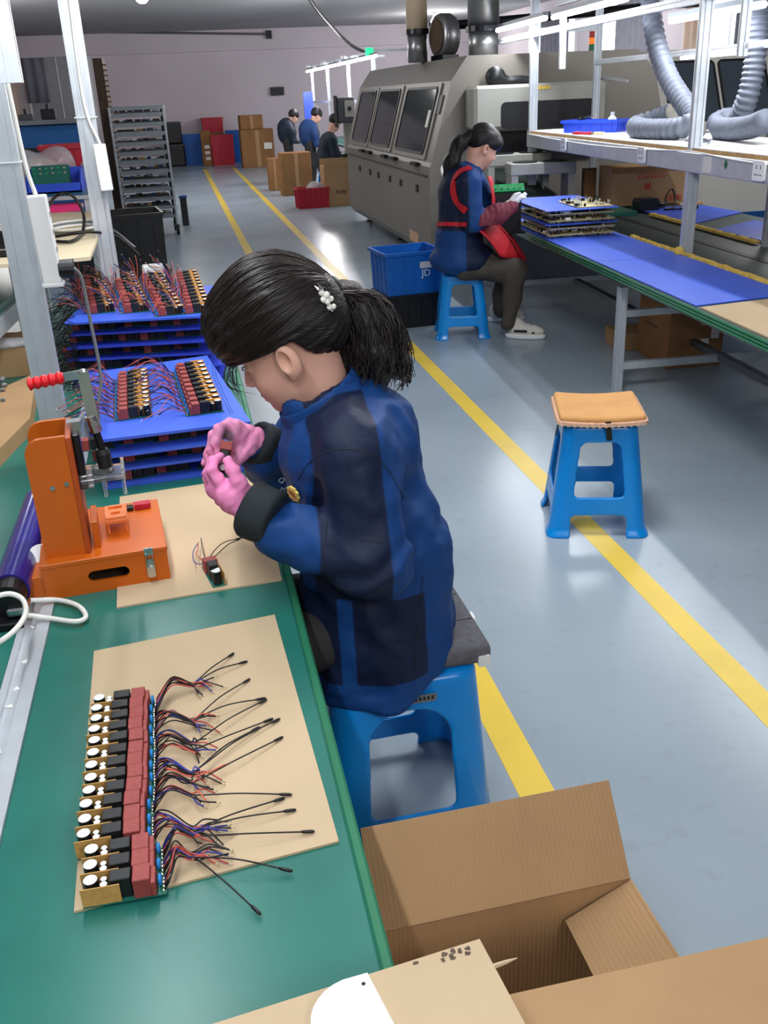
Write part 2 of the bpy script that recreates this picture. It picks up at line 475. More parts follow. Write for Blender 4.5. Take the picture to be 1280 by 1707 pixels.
# ================================================================== THE SETTING
def floor_material():
    m = bpy.data.materials.new('epoxy_floor'); m.use_nodes = True; nt = m.node_tree; b = nt.nodes['Principled BSDF']
    tc = nt.nodes.new('ShaderNodeTexCoord')
    n1 = nt.nodes.new('ShaderNodeTexNoise'); n1.inputs['Scale'].default_value = 0.9; n1.inputs['Detail'].default_value = 2
    n2 = nt.nodes.new('ShaderNodeTexNoise'); n2.inputs['Scale'].default_value = 14; n2.inputs['Detail'].default_value = 5
    nt.links.new(tc.outputs['Object'], n1.inputs['Vector']); nt.links.new(tc.outputs['Object'], n2.inputs['Vector'])
    r = nt.nodes.new('ShaderNodeValToRGB'); r.color_ramp.elements[0].position = 0.1; r.color_ramp.elements[1].position = 0.9
    r.color_ramp.elements[0].color = (*lin((140, 156, 168)), 1); r.color_ramp.elements[1].color = (*lin((176, 192, 203)), 1)
    nt.links.new(n1.outputs['Fac'], r.inputs[0])
    r2 = nt.nodes.new('ShaderNodeValToRGB'); r2.color_ramp.elements[0].position = 0.28; r2.color_ramp.elements[1].position = 0.42
    r2.color_ramp.elements[0].color = (0.55, 0.55, 0.55, 1); r2.color_ramp.elements[1].color = (1, 1, 1, 1)
    nt.links.new(n2.outputs['Fac'], r2.inputs[0])
    mx = nt.nodes.new('ShaderNodeMixRGB'); mx.blend_type = 'MULTIPLY'; mx.inputs[0].default_value = 0.16
    nt.links.new(r.outputs[0], mx.inputs[1]); nt.links.new(r2.outputs[0], mx.inputs[2])
    nt.links.new(mx.outputs[0], b.inputs['Base Color'])
    mr = nt.nodes.new('ShaderNodeMapRange'); mr.inputs['To Min'].default_value = 0.20; mr.inputs['To Max'].default_value = 0.34
    b.inputs['Roughness'].default_value = 0.26
    bp = nt.nodes.new('ShaderNodeBump'); bp.inputs['Strength'].default_value = 0.06; bp.inputs['Distance'].default_value = 0.01
    n3 = nt.nodes.new('ShaderNodeTexNoise'); n3.inputs['Scale'].default_value = 5; nt.links.new(tc.outputs['Object'], n3.inputs['Vector'])
    nt.links.new(n3.outputs['Fac'], bp.inputs['Height']); nt.links.new(bp.outputs[0], b.inputs['Normal'])
    MATS['floor'] = m
floor_material()
mat('wall_paint', (222, 213, 220), 0.8, var=0.03, vscale=0.6, spec=0.2)
mat('wall_beige', (196, 176, 164), 0.8, var=0.04, vscale=0.8, spec=0.2)
mat('ceiling_paint', (168, 168, 170), 0.85, var=0.04, vscale=0.5, spec=0.2)
WB = 32.0; WL = -4.9; WR = 9.5; YN = -5.0; CZ = 3.66

def struct(name, mb, m, label=None, **k):
    o = mb.build(name, m, **k); o['kind'] = 'structure'
    if label: o['label'] = label
    return o
struct('floor', MB().box(((WL+WR)/2, (WB+YN)/2, -0.05), (WR-WL, WB-YN, 0.1)), 'floor', 'glossy blue-grey epoxy factory floor')
struct('ceiling', MB().box(((WL+WR)/2, (WB+YN)/2, CZ+0.1), (WR-WL, WB-YN, 0.2)), 'ceiling_paint', 'grey painted concrete ceiling')
struct('wall_back', MB().box(((WL+WR)/2, WB+0.1, CZ/2), (WR-WL, 0.2, CZ)), 'wall_paint', 'pale lilac-grey back wall of the hall')
struct('wall_left', MB().box((WL-0.1, (WB+YN)/2, CZ/2), (0.2, WB-YN, CZ)), 'wall_beige', 'beige left wall of the hall')
struct('wall_right', MB().box((WR+0.1, (WB+YN)/2, CZ/2), (0.2, WB-YN, CZ)), 'wall_paint', 'pale right wall of the hall')
struct('trim_1', MB().box(((WL+WR)/2, WB-0.12, CZ-0.28), (WR-WL, 0.24, 0.56)), 'wall_paint', 'shallow concrete beam along the top of the back wall')
for k, yb in enumerate((3.0, 9.0, 14.0)):
    struct('trim_%d' % (k+2), MB().box(((WL+WR)/2, yb, CZ-0.10), (WR-WL, 0.35, 0.20)), 'ceiling_paint', 'concrete ceiling beam crossing the hall')
# yellow aisle lines (painted), thin slabs on the floor
def line(name, x0, x1, y0, y1, label):
    struct(name, MB().box(((x0+x1)/2, (y0+y1)/2, 0.0006), (x1-x0, y1-y0, 0.0012)), 'yellow_paint', label)
line('trim_5', 0.70, 0.80, -4.0, 28.6, 'yellow painted aisle line on the worker side')
line('trim_6', 1.50, 1.60, -4.0, 28.6, 'yellow painted aisle line on the machine side')

# windows and curtains on the back and right walls
def window(name, c, w, h, axis, label, panes=2, pm='window_light'):
    # axis 'y': on the back wall (faces -Y); 'x': on the right wall (faces -X)
    def q(u, v, d): return Vector((c[0]+u, c[1]-d, c[2]+v)) if axis == 'y' else Vector((c[0]-d, c[1]+u, c[2]+v))
    fr = 0.06
    mb = MB(); mb.frame([(-w/2,-h/2),(w/2,-h/2),(w/2,h/2),(-w/2,h/2)], [(-w/2+fr,-h/2+fr),(w/2-fr,-h/2+fr),(w/2-fr,h/2-fr),(-w/2+fr,h/2-fr)], 0.0, 0.06, q)
    o = struct(name, mb, 'white_plastic', label)
    pw = (w-2*fr)/panes
    for i in range(panes):
        u0 = -w/2+fr+pw*i
        p = MB(); p.prism([(u0,-h/2+fr),(u0+pw-0.02,-h/2+fr),(u0+pw-0.02,h/2-fr),(u0,h/2-fr)], 0.01, 0.02, q); p.build('pane', pm, o)
        if i: b = MB(); b.prism([(u0-0.025,-h/2+fr),(u0+0.005,-h/2+fr),(u0+0.005,h/2-fr),(u0-0.025,h/2-fr)], 0.0, 0.05, q); b.build('mullion', 'white_plastic', o)
    return o
def curtain(c, w, h, axis, m, label, name='curtain'):
    n = int(w/0.05); vs = []; fs = []
    for i in range(n+1):
        u = -w/2 + w*i/n; d = 0.04*math.sin(i*1.15) + 0.045
        for v in (-h/2, h/2):
            vs.append(Vector((c[0]+u, c[1]-d, c[2]+v)) if axis == 'y' else Vector((c[0]-d, c[1]+u, c[2]+v)))
    for i in range(n): fs.append((2*i, 2*i+2, 2*i+3, 2*i+1))
    mb = MB(); mb.add(vs, fs); o = mb.build(name, m, None, True)
    md = o.modifiers.new('s', 'SOLIDIFY'); md.thickness = 0.006
    return tag(o, label, 'curtain')
window('window_1', (-3.1, WB-0.0, 2.35), 1.9, 2.5, 'y', 'tall white framed window in the left end of the back wall', 2, 'window_dim')
curtain((-3.75, WB-0.07, 2.75), 0.6, 1.7, 'y', 'curtain', 'grey curtain hanging in the window at the left end of back wall')
for k, yy in enumerate((12.2, 16.4, 20.6, 24.8)):
    window('window_%d' % (k+2), (WR, yy, 2.2), 3.2, 2.3, 'x', 'bright white framed window in the right wall', 4)
curtain((WR-0.07, 11.2, 2.25), 0.9, 2.3, 'x', 'curtain_pale', 'peach curtain at the near end of the right wall windows')
curtain((WR-0.07, 15.5, 2.25), 1.3, 2.3, 'x', 'curtain', 'grey curtain at the near end of second right wall window')
curtain((WR-0.07, 17.4, 2.25), 1.0, 2.3, 'x', 'curtain_pale', 'peach curtain at the far end of second right wall window')
curtain((WR-0.07, 19.9, 2.25), 1.7, 2.3, 'x', 'curtain', 'grey curtain over the near half of third right wall window')
curtain((WR-0.07, 24.4, 2.25), 1.9, 2.3, 'x', 'curtain', 'grey curtain over the farthest right wall window')
# pillar left of the aisle, at the back
struct('trim_7', MB().box((-4.35, 29.5, CZ/2), (0.75, 0.75, CZ)), 'wall_beige', 'square beige concrete pillar at the left back')
# conduit along the back wall
pp = MB(); pp.tube([PY(130, 53, WB-0.26), PY(445, 57, WB-0.26)], 0.035, 8)
co = thing('conduit', 'thin grey conduit pipe along the top of the back wall', 'pipe', (0, 0, 0)); pp.build('pipe', 'duct_metal', co)
MB().box(PY(448, 58, WB-0.28), (0.16, 0.14, 0.22)).build('end_cap', 'dark_steel', co)
wb = thing('wall_box', 'small dark box fixed to the back wall above the cartons', 'wall box', PY(462, 152, WB-0.06))
MB().box((0,0,0), (0.42, 0.12, 0.24), bev=0.02).build('case', 'screen_grey', wb); MB().box((0,-0.065,0), (0.34, 0.012, 0.17)).build('face', 'crate_black', wb)

# ------------------------------------------------------------------ ceiling lamps
def ceiling_lamp(x, y, z, label, pw=1.0):
    t = thing('ceiling_lamp', label, 'lamp', (x, y, z), 0, 'bulb lamps hung from the ceiling')
    MB().cyl((0,0,CZ-z), (0,0,0.22), 0.008, 6).build('cord', 'wire_white', t)
    MB().lathe([(0.03,0.24),(0.05,0.22),(0.06,0.12),(0.075,0.06)], 16).build('socket', 'white_plastic', t, True)
    MB().lathe([(0.07,0.07),(0.10,0.02),(0.115,-0.06),(0.10,-0.14),(0.05,-0.18),(0.01,-0.185)], 20).build('bulb', 'tube_light', t, True)
    ld = bpy.data.lights.new('bulb_light', 'POINT'); ld.energy = LAMP_CEIL*pw; ld.shadow_soft_size = 0.35; ld.color = (1.0, 0.97, 0.95)
    lo = link('bulb_light', ld, t, (0, 0, -0.62))
    return t
ceiling_lamp(*PY(235, -14, 19.0), 'glowing bulb lamp hanging from ceiling above the wire rack')
for k, (lx, ly) in enumerate(((1.0, 10.5), (7.2, 27.5), (1.15, 3.2), (1.15, -1.5), (5.6, 8.2), (5.8, 3.0), (7.0, 19.5), (-2.6, 10.0), (1.1, 16.3), (-3.6, 20.5))):  # back-corner, rear-machine, distant-worker and left-wall lamps are added, unseen, to brighten those areas
    ceiling_lamp(lx, ly, 3.45 if 13 < ly < 30 else 3.2, 'bulb lamp hanging from ceiling, ' + ('over the aisle beside the large machine', 'added fill in the right back corner of the hall', 'over the empty stool', 'over the open carton', 'added fill over the machine behind right bench', 'over the right end of the bench', 'added fill to the right of distant workers', 'over the blue cabinet', 'over the aisle before the far workers', 'added fill by the left wall behind the cabinet')[k], (0.38, 1.6, 1.15, 1.15, 0.8, 0.5, 1.6, 0.35, 0.25, 1.2)[k])

# ------------------------------------------------------------------ aluminium profile posts
def profile(a, b, w=0.04, d=0.08, up=(0, 1, 0)):
    # extruded aluminium: core bar with raised edges leaving grooves on all faces
    a = Vector(a); b = Vector(b); y = (b-a).normalized(); u = Vector(up); x = y.cross(u).normalized(); z = x.cross(y)
    L = (b-a).length; g = 0.006
    def poly():
        def side(n, wd):   # groove positions along a side of width wd
            return [wd*(i+0.5)/n for i in range(n)]
        pts = []
        hw, hd = w/2, d/2
        nw = max(1, round(w/0.04)); nd = max(1, round(d/0.04))
        for c in side(nw, w): pts += [(-hw+c-0.005,-hd),(-hw+c-0.005,-hd+g),(-hw+c+0.005,-hd+g),(-hw+c+0.005,-hd)]
        pts = [(-hw,-hd)] + pts + [(hw,-hd)]
        for c in side(nd, d): pts += [(hw,-hd+c-0.005),(hw-g,-hd+c-0.005),(hw-g,-hd+c+0.005),(hw,-hd+c+0.005)]
        pts += [(hw,hd)]
        for c in side(nw, w): pts += [(hw-c+0.005,hd),(hw-c+0.005,hd-g),(hw-c-0.005,hd-g),(hw-c-0.005,hd)]
        pts += [(-hw,hd)]
        for c in side(nd, d): pts += [(-hw,hd-c+0.005),(-hw+g,hd-c+0.005),(-hw+g,hd-c-0.005),(-hw,hd-c-0.005)]
        return pts
    mb = MB(); p = poly()
    mb.prism(p, 0, L, lambda s, t, q: a + x*s + z*t + y*q)
    return mb
def tube_lamp(a, b, parent, light=True, watts=None, r=0.016):
    # one LED tube: housing, tube and its own light
    a = Vector(a); b = Vector(b); d = (b-a); L = d.length
    h = MB(); h.bar(a+Vector((0,0,0.035)), b+Vector((0,0,0.035)), 0.05, 0.03); hs = h.build('housing', 'alu_dark', parent)
    t = MB(); t.tube([a, b], r, 10); t.build('tube', 'tube_light', parent, True)
    if light:
        ld = bpy.data.lights.new('tube_glow', 'AREA'); ld.shape = 'RECTANGLE'; ld.size = L; ld.size_y = 0.05
        ld.energy = (watts if watts is not None else LAMP_BENCH)*L; ld.color = (0.94, 0.97, 1.0)
        lo = link('tube_glow', ld, parent)
        y = Vector((0,0,1)); x = d.normalized(); yy = y.cross(x)
        M = Matrix((x, yy, x.cross(yy))).transposed().to_4x4(); M.translation = (a+b)/2 + Vector((0,0,-0.02))
        lo.matrix_local = M

# ================================================================== LEFT BENCH (the conveyor bench the worker sits at)
ZT = 0.75
bench = thing('work_bench', 'long green topped assembly bench with aluminium rail beside the seated worker', 'bench', (0, 0, 0))
MB().box((-0.125, 2.0, ZT-0.0075), (0.51, 7.2, 0.015), bev=0.003).build('bench_top', 'green_mat', bench)
MB().box((-0.125, 2.0, ZT-0.045), (0.50, 7.2, 0.055)).build('core_board', 'green_edge', bench)
e = MB()   # moulded green edge strip with raised ridges
for k in range(4):
    e.box((0.138, 2.0, ZT-0.008-0.017*k), (0.014 if k % 2 else 0.018, 7.2, 0.013), bev=0.004)
e.build('edge_strip', 'green_edge', bench)
rail = MB(); rail.box((-0.393, 2.0, ZT-0.01), (0.026, 7.2, 0.028)); rail.box((-0.42, 2.0, ZT-0.014), (0.03, 7.2, 0.012)); rail.box((-0.437, 2.0, ZT-0.01), (0.012, 7.2, 0.028)); rail.box((-0.416, 2.0, ZT-0.05), (0.06, 7.2, 0.06))
rail.build('rail', 'alu', bench)
MB().box((-0.86, 2.0, ZT-0.0275), (0.83, 7.2, 0.055)).build('conveyor_belt', 'green_mat', bench)
for yy in (-1.2, 1.2, 2.9, 5.2):
    for xx in (0.05, -1.2):
        profile((xx, yy, 0), (xx, yy, ZT-0.075), 0.04, 0.04).build('leg', 'alu', bench)
    MB().bar((0.05, yy, 0.12), (-1.2, yy, 0.12), 0.04, 0.04).build('crossbar', 'alu', bench)
MB().bar((-1.2, -1.5, ZT-0.09), (-1.2, 5.5, ZT-0.09), 0.04, 0.03).build('crossbar', 'alu', bench)
# uprights, cross beams and tubes over the bench
gan = thing('bench_gantry', 'bright aluminium uprights and beams rising behind the green bench', 'frame', (0, 0, 0))
p1a = Vector((-0.455, 2.88, ZT-0.02)); p2a = Vector((-0.352, 4.5, ZT-0.02))
profile(p1a, p1a+Vector((0, 0, 1.62)), 0.078, 0.04).build('upright', 'alu', gan)
profile(p2a, p2a+Vector((0, 0, 1.62)), 0.078, 0.04).build('upright', 'alu', gan)
profile((-0.455, 0.6, ZT-0.02), (-0.455, 0.6, 2.35), 0.078, 0.04).build('upright', 'alu', gan)
for a, b in (((-0.47, 0.6, 2.32), (-0.47, 2.9, 2.32)), ((-0.47, 2.88, 2.32), (-0.36, 4.5, 2.32))):
    profile(a, b, 0.04, 0.04, up=(0,0,1)).build('beam', 'alu', gan)
dr = PY(30, 138, 2.2)
profile((dr.x-0.012, 2.2, dr.z), (dr.x-0.012, 2.2, 2.34), 0.042, 0.04).build('dropper', 'alu', gan)
MB().bar((dr.x-0.02, 2.2, dr.z+0.065), (dr.x-0.7, 2.2, dr.z+0.075), 0.03, 0.035).build('crossbar', 'alu', gan)
MB().bar((dr.x-0.02, 2.2, 2.33), (-0.47, 2.2, 2.33), 0.03, 0.03).build('crossbar', 'alu', gan)
for k, (y0, y1) in enumerate(((-0.2, 1.0), (1.25, 2.45), (2.9, 4.1))):
    tl = thing('bench_lamp', 'tube lamp hung above the green bench, ' + ('nearest of three', 'middle of three', 'farthest of three')[k], 'lamp', (-0.30, (y0+y1)/2, 2.26), 0, 'tube lamps above the green bench')
    tube_lamp((0, -(y1-y0)/2, 0), (0, (y1-y0)/2, 0), tl)
    MB().bar((-0.16, 0, 0.055), (0.04, 0, 0.055), 0.03, 0.012).build('bracket', 'alu', tl)

# ================================================================== RIGHT BENCH LINE
RA = -0.0586
RO = Vector((2.45, 5.39, 0)); REX = Vector((math.cos(RA), math.sin(RA), 0)); REY = Vector((-math.sin(RA), math.cos(RA), 0))
def RW(x, y, z): return RO + REX*x + REY*y + Vector((0, 0, z))
def RL(w): d = Vector(w)-RO; return Vector((d.dot(REX), d.dot(REY), w[2]))
ZR = 0.74
rb = thing('conveyor_bench', 'long dark conveyor bench with aluminium legs on the right of aisle', 'bench', RO, RA)
MB().box((0.31, 0.1, ZR-0.02), (0.62, 7.6, 0.03), bev=0.004).build('bench_top', 'dark_belt', rb)
e = MB()
for k in range(3): e.box((-0.006, 0.1, ZR-0.012-0.016*k), (0.014, 7.6, 0.012), bev=0.003)
e.build('edge_strip', 'green_edge', rb)
MB().box((0.96, 0.1, ZR-0.03), (0.60, 7.6, 0.03)).build('conveyor_belt', 'dark_belt', rb)
MB().box((0.96, 0.1, ZR-0.013), (0.05, 7.6, 0.004)).build('belt_seam', 'black_rubber', rb)
MB().box((1.58, 0.1, ZR-0.02), (0.62, 7.6, 0.03), bev=0.004).build('bench_top', 'dark_belt', rb)
MB().box((0.96, 0.1, ZR-0.075), (1.75, 7.5, 0.06)).build('apron_frame', 'alu_dark', rb)
for yy in (-3.3, -0.12, 3.6):
    for xx in (0.06, 1.72):
        profile((xx, yy, 0), (xx, yy, ZR-0.10), 0.05, 0.05).build('leg', 'alu', rb)
    MB().bar((0.06, yy, 0.16), (1.72, yy, 0.16), 0.035, 0.045).build('crossbar', 'alu', rb)
    MB().bar((0.06, yy, ZR-0.26), (0.62, yy, ZR-0.26), 0.03, 0.04).build('crossbar', 'alu', rb)
MB().bar((0.72, -3.3, 0.17), (0.72, 3.6, 0.17), 0.05, 0.04).build('stretcher', 'alu_dark', rb)
# gantry above the right bench: posts, shelf beam, lamps
rg = thing('bench_gantry', 'aluminium uprights and beams carrying lamps and shelf over the right bench', 'frame', RO, RA)
for yy in (0.32, 3.75, -3.1):
    profile((0.645, yy, ZR-0.02), (0.645, yy, 2.75), 0.075, 0.04).build('upright', 'alu', rg)
for yy in (0.42, 3.75):
    profile((1.25, yy, ZR-0.02), (1.25, yy, 2.75), 0.06, 0.04).build('upright', 'alu', rg)

# beams, droppers, sockets and lamps of the right gantry
profile((0.645, -3.1, 2.18), (0.645, 5.0, 2.18), 0.05, 0.05, up=(0,0,1)).build('beam', 'alu', rg)
profile((1.25, -3.1, 1.93), (1.25, 3.75, 1.93), 0.05, 0.04, up=(0,0,1)).build('beam', 'alu', rg)
profile((1.25, -3.1, 2.5), (1.25, 5.0, 2.5), 0.04, 0.04, up=(0,0,1)).build('beam', 'alu', rg)
for xx, yy, z0 in ((0.60, 2.80, 1.87), (0.60, -0.24, 1.85)):
    profile((xx, yy, z0), (xx, yy, 2.30), 0.05, 0.03).build('dropper', 'alu', rg)
for yy in (0.32, 3.75):
    MB().bar((0.645, yy, 2.21), (1.25, yy, 2.21), 0.03, 0.04).build('crossbar', 'alu', rg)
MB().bar((1.25, -0.24, 1.96), (0.60, -0.24, 1.90), 0.03, 0.03).build('crossbar', 'alu', rg)
for k, (x, y0, y1, z) in enumerate(((0.56, 3.15, 4.75, 2.27), (0.56, 1.35, 2.95, 2.26), (1.0, 0.32, 1.62, 2.13), (1.0, -1.3, 0.05, 2.13), (1.32, 0.95, 2.1, 1.90))):
    tl = thing('bench_lamp', 'glowing white tube lamp over the right bench, ' + ('farthest along the front beam', 'nearest along the front beam', 'just beyond the thick upright', 'running out of frame to the right', 'below the rear beam beside second hose')[k], 'lamp', RW(x, (y0+y1)/2, z), RA, 'tube lamps over the right bench')
    tube_lamp((0, -(y1-y0)/2, 0), (0, (y1-y0)/2, 0), tl, light=(k < 4), r=0.019 if k < 4 else 0.012)
    MB().bar((0, 0, 0.05), (0.09 if k < 2 else 0.25, 0, 0.05), 0.03, 0.012).build('bracket', 'alu', tl)

# shelf over the right bench
sh = thing('shelf', 'white topped plywood shelf with grey front beam over the right bench', 'shelf', RO, RA)
MB().box((1.02, 0.35, 1.352), (0.80, 7.0, 0.024)).build('shelf_board', 'ply_edge', sh)
MB().box((1.02, 0.35, 1.366), (0.796, 7.0, 0.005)).build('shelf_cover', 'shelf_white', sh)
MB().box((0.612, 0.35, 1.285), (0.018, 6.9, 0.115), bev=0.004).build('front_beam', 'alu', sh)
MB().box((1.39, 0.35, 1.30), (0.02, 6.9, 0.08)).build('rear_beam', 'alu', sh)
st = MB(); st.prism(rrect(-0.05,-0.045,0.05,0.045,0.01,3), 0, 0.004, lambda u,v,w: Vector((0.6025-w, 0.05-u, 1.285+v))); st.build('paper_tag', 'wire_white', sh)
gs = MB(); gs.prism([(-0.02,0),(0.0,-0.028),(0.02,0),(0,0.028)], 0, 0.002, lambda u,v,w: Vector((0.6025-w, -0.18-u, 1.30+v))); gs.build('sticker', 'green_lens', sh)
wc = MB(); wc.tube(cubic([(0.60,3.7,1.34),(0.597,3.0,1.325),(0.597,2.0,1.315),(0.597,1.0,1.328),(0.597,0.45,1.345),(0.597,0.2,1.348),(0.597,-0.3,1.33),(0.60,-0.8,1.325)], 6), 0.005, 6); wc.build('cable', 'wire_white', sh, True)
for k, yy in enumerate((2.66, 1.0, -0.58)):
    so = thing('wall_socket', 'white power socket on the shelf beam, ' + ('farthest from the camera', 'between the two uprights', 'nearest at the right edge')[k], 'socket', RW(0.600, yy, 1.292), RA, 'power sockets on the shelf beam')
    mb = MB(); mb.prism(rrect(-0.06,-0.05,0.06,0.05,0.012,4), 0, 0.014, lambda u,v,w: Vector((-w-0.003, -u, v))); mb.build('plate', 'white_plastic', so)
    for (u, v) in ((-0.02, 0.018), (0.022, 0.018)):
        MB().box((-0.0175, -u, v), (0.002, 0.005, 0.02)).build('slot', 'ink', so)
    for u in (-0.03, -0.012, 0.012, 0.03):
        MB().box((-0.0175, -u, -0.02), (0.002, 0.009, 0.006)).build('slot', 'ink', so)

# ------------------------------------------------------------------ things on the shelf
def open_bin(name, label, cat, loc, rz, L, W, Hh, m, flare=0.012, t=0.006, ribs=4, rim=True, grid=None, group=None):
    o = thing(name, label, cat, loc, rz, group)
    def sect(z, g): return [(-L/2-g, -W/2-g), (L/2+g, -W/2-g), (L/2+g, W/2+g), (-L/2-g, W/2+g)]
    b0 = sect(0, 0); b1 = sect(Hh, flare); i1 = sect(Hh, flare-t); i0 = sect(t, -t)
    vs = [(x,y,0) for x,y in b0]+[(x,y,Hh) for x,y in b1]+[(x,y,Hh) for x,y in i1]+[(x,y,t) for x,y in i0]
    fs = [(3,2,1,0),(12,13,14,15)]
    for i in range(4):
        j=(i+1)%4; fs += [(i,j,j+4,i+4),(i+4,j+4,j+8,i+8),(i+8,j+8,j+12,i+12)]
    mb = MB(); mb.add(vs, fs); mb.build('body', m, o)
    if rim:
        r = MB(); g = flare+0.008
        for (a, b) in ((0,1),(1,2),(2,3),(3,0)):
            s = sect(0, g); r.bar((*s[a], Hh-0.012), (*s[b], Hh-0.012), 0.016, 0.024)
        r.build('rim', m, o)
    for s in (-1, 1):
        for k in range(ribs):
            x = -L/2 + L*(k+0.5)/ribs
            q = MB(); q.bar((x, s*(W/2+0.003), 0.01), (x, s*(W/2+flare+0.004), Hh-0.02), 0.012, 0.008, up=(0,1,0)); q.build('rib', m, o)
    for s in (-1, 1):
        for k in range(max(1, ribs-1)):
            y = -W/2 + W*(k+0.5)/max(1, ribs-1)
            q = MB(); q.bar((s*(L/2+0.003), y, 0.01), (s*(L/2+flare+0.004), y, Hh-0.02), 0.012, 0.008, up=(1,0,0)); q.build('rib', m, o)
    return o
open_bin('storage_bin', 'shallow bright blue plastic bin on the white shelf', 'bin', RW(0.93, 2.86, 1.3685), RA-0.78, 0.48, 0.20, 0.10, 'bin_blue', ribs=5)
# clutter standing in the blue bin: white bottle and a grey tool
bt = thing('bottle', 'small white plastic bottle standing in the blue shelf bin', 'bottle', RW(1.02, 2.70, 1.376), RA)
MB().lathe([(0.034,0),(0.036,0.01),(0.036,0.10),(0.014,0.125)], 18).build('body', 'white_plastic', bt, True); MB().lathe([(0.016,0.122),(0.016,0.15)], 14).build('cap', 'white_plastic', bt)
tl = thing('hand_tool', 'grey hand tool lying across the blue shelf bin', 'tool', RW(0.87, 2.92, 1.478), RA+0.7)
MB().tube([(-0.12,0,0.0),(-0.02,0,0.004),(0.03,0.0,0.01)], 0.013, 8).build('handle', 'dark_steel', tl, True); MB().tube([(0.03,0,0.01),(0.12,0,0.012)], 0.010, 6, radii=[0.011,0.006]).build('tip', 'steel', tl)
br = thing('brush', 'paint brush with red handle and pale bristles on the shelf edge', 'brush', RW(0.72, 2.40, 1.3685), RA-0.95)
mb = MB(); mb.tube([(-0.17,0,0.014),(-0.13,0,0.016),(-0.04,0,0.013),(0.02,0,0.014)], 0.012, 10, radii=[0.007,0.013,0.010,0.014]); mb.build('handle', 'crate_red', br, True)
MB().box((0.035,0,0.014), (0.035,0.035,0.022), bev=0.004).build('ferrule', 'steel', br)
mb = MB(); mb.prism([(0.05,-0.018),(0.10,-0.026),(0.125,-0.022),(0.128,0.02),(0.10,0.026),(0.05,0.018)], 0.004, 0.024, lambda u,v,w: Vector((u,v,w))); mb.build('bristles', 'bristle', br)
def hose(name, label, pts, r, parent_loc, hood=None, pitch=0.034):
    t = thing(name, label, 'hose', parent_loc, 0, 'grey fume hoses')
    L = cubic([Vector(p)-Vector(parent_loc) for p in pts], 10)
    # resample evenly so that every ridge of the corrugation is real
    seg = [0]
    for i in range(1, len(L)): seg.append(seg[-1]+(L[i]-L[i-1]).length)
    n = int(seg[-1]/pitch)*6; out = []; rad = []; k = 0
    for i in range(n+1):
        s = seg[-1]*i/n
        while k < len(seg)-2 and seg[k+1] < s: k += 1
        f = (s-seg[k])/max(1e-9, seg[k+1]-seg[k]); out.append(L[k].lerp(L[k+1], min(1, max(0, f))))
        rad.append(r*(1.0+0.10*math.cos(2*PI*i/6)))
    MB().tube(out, r, 20, True, rad).build('hose_wall', 'duct_hose', t, True, fix=False)
    return t, out[-1], (out[-1]-out[-5]).normalized()
hp = [RW(1.0, 2.05, 2.36), RW(1.0, 1.92, 2.12), RW(1.0, 1.78, 1.93), RW(1.0, 1.55, 1.74), RW(1.0, 1.26, 1.58), RW(0.97, 1.07, 1.50), RW(0.90, 1.10, 1.445), RW(0.82, 1.32, 1.432), RW(0.80, 1.56, 1.435), RW(0.88, 1.82, 1.445), RW(1.02, 1.84, 1.48), RW(1.10, 1.74, 1.52)]
ht, he, hd = hose('fume_hose', 'grey corrugated fume hose coiled on shelf with cream hood', hp, 0.068, RW(1.0, 1.4, 1.37), pitch=0.055)
M = Vector((0,0,1)).rotation_difference(hd).to_matrix()
MB().lathe([(0.055,-0.02),(0.062,0.02),(0.075,0.05),(0.085,0.10),(0.085,0.16),(0.070,0.17),(0.05,0.17)], 24, M, he).build('hood', 'hood_cream', ht, True)
hp2 = [RW(1.22, 0.80, 2.45), RW(1.22, 0.78, 2.1), RW(1.21, 0.76, 1.8), RW(1.19, 0.78, 1.60), RW(1.20, 0.92, 1.47), RW(1.24, 1.10, 1.49), RW(1.20, 1.16, 1.47), RW(1.12, 0.98, 1.44), RW(1.08, 0.72, 1.44), RW(1.06, 0.45, 1.46), RW(1.02, 0.2, 1.5)]
ht2, he2, hd2 = hose('fume_hose', 'second grey corrugated fume hose looped on shelf at the right edge', hp2, 0.066, RW(1.2, 0.8, 1.37), pitch=0.036)
lb = thing('lamp_holder', 'clear bulb holder on a grey cable lying on the shelf', 'lamp holder', RW(0.82, 0.52, 1.3685), RA)
MB().lathe([(0.012,0.0),(0.028,0.012),(0.030,0.04),(0.018,0.062),(0.012,0.07)], 16).build('bulb', 'acrylic', lb, True)
mb = MB(); mb.tube(cubic([(0,0,0.07),(0.02,0.06,0.075),(0.03,0.18,0.03),(0.04,0.4,0.008)], 6), 0.009, 8); mb.build('cable', 'wire_grey', lb, True)

# ------------------------------------------------------------------ things on the right bench
def sheet(name, label, cat, corners, z, t=0.006, m='blue_sheet', group=None, frame=None):
    c = [Vector(p) for p in corners]; o = sum(c, Vector((0,0,0)))/len(c)
    mb = MB(); n = len(c)
    mb.prism([((p-o).x, (p-o).y) for p in c], 0, t, lambda u,v,w: Vector((u,v,w)))
    ob = mb.build(name, m, None, loc=(o.x, o.y, z)); return tag(ob, label, cat, group)
def rsheet(label, cs, z=ZR-0.004, **k): return sheet(k.pop('name', 'plastic_sheet'), label, k.pop('cat', 'plastic sheet'), [RW(x, y, 0) for x, y in cs], z, **k)
rsheet('blue corrugated plastic sheet under the stack of populated boards', [(0.01,0.2),(0.575,0.2),(0.575,2.6),(0.01,2.6)], group='blue sheets on the right bench')
rsheet('blue corrugated plastic sheet on bench edge beside the brown card', [(0.01,-1.18),(0.575,-1.08),(0.575,0.192),(0.01,0.192)], group='blue sheets on the right bench')
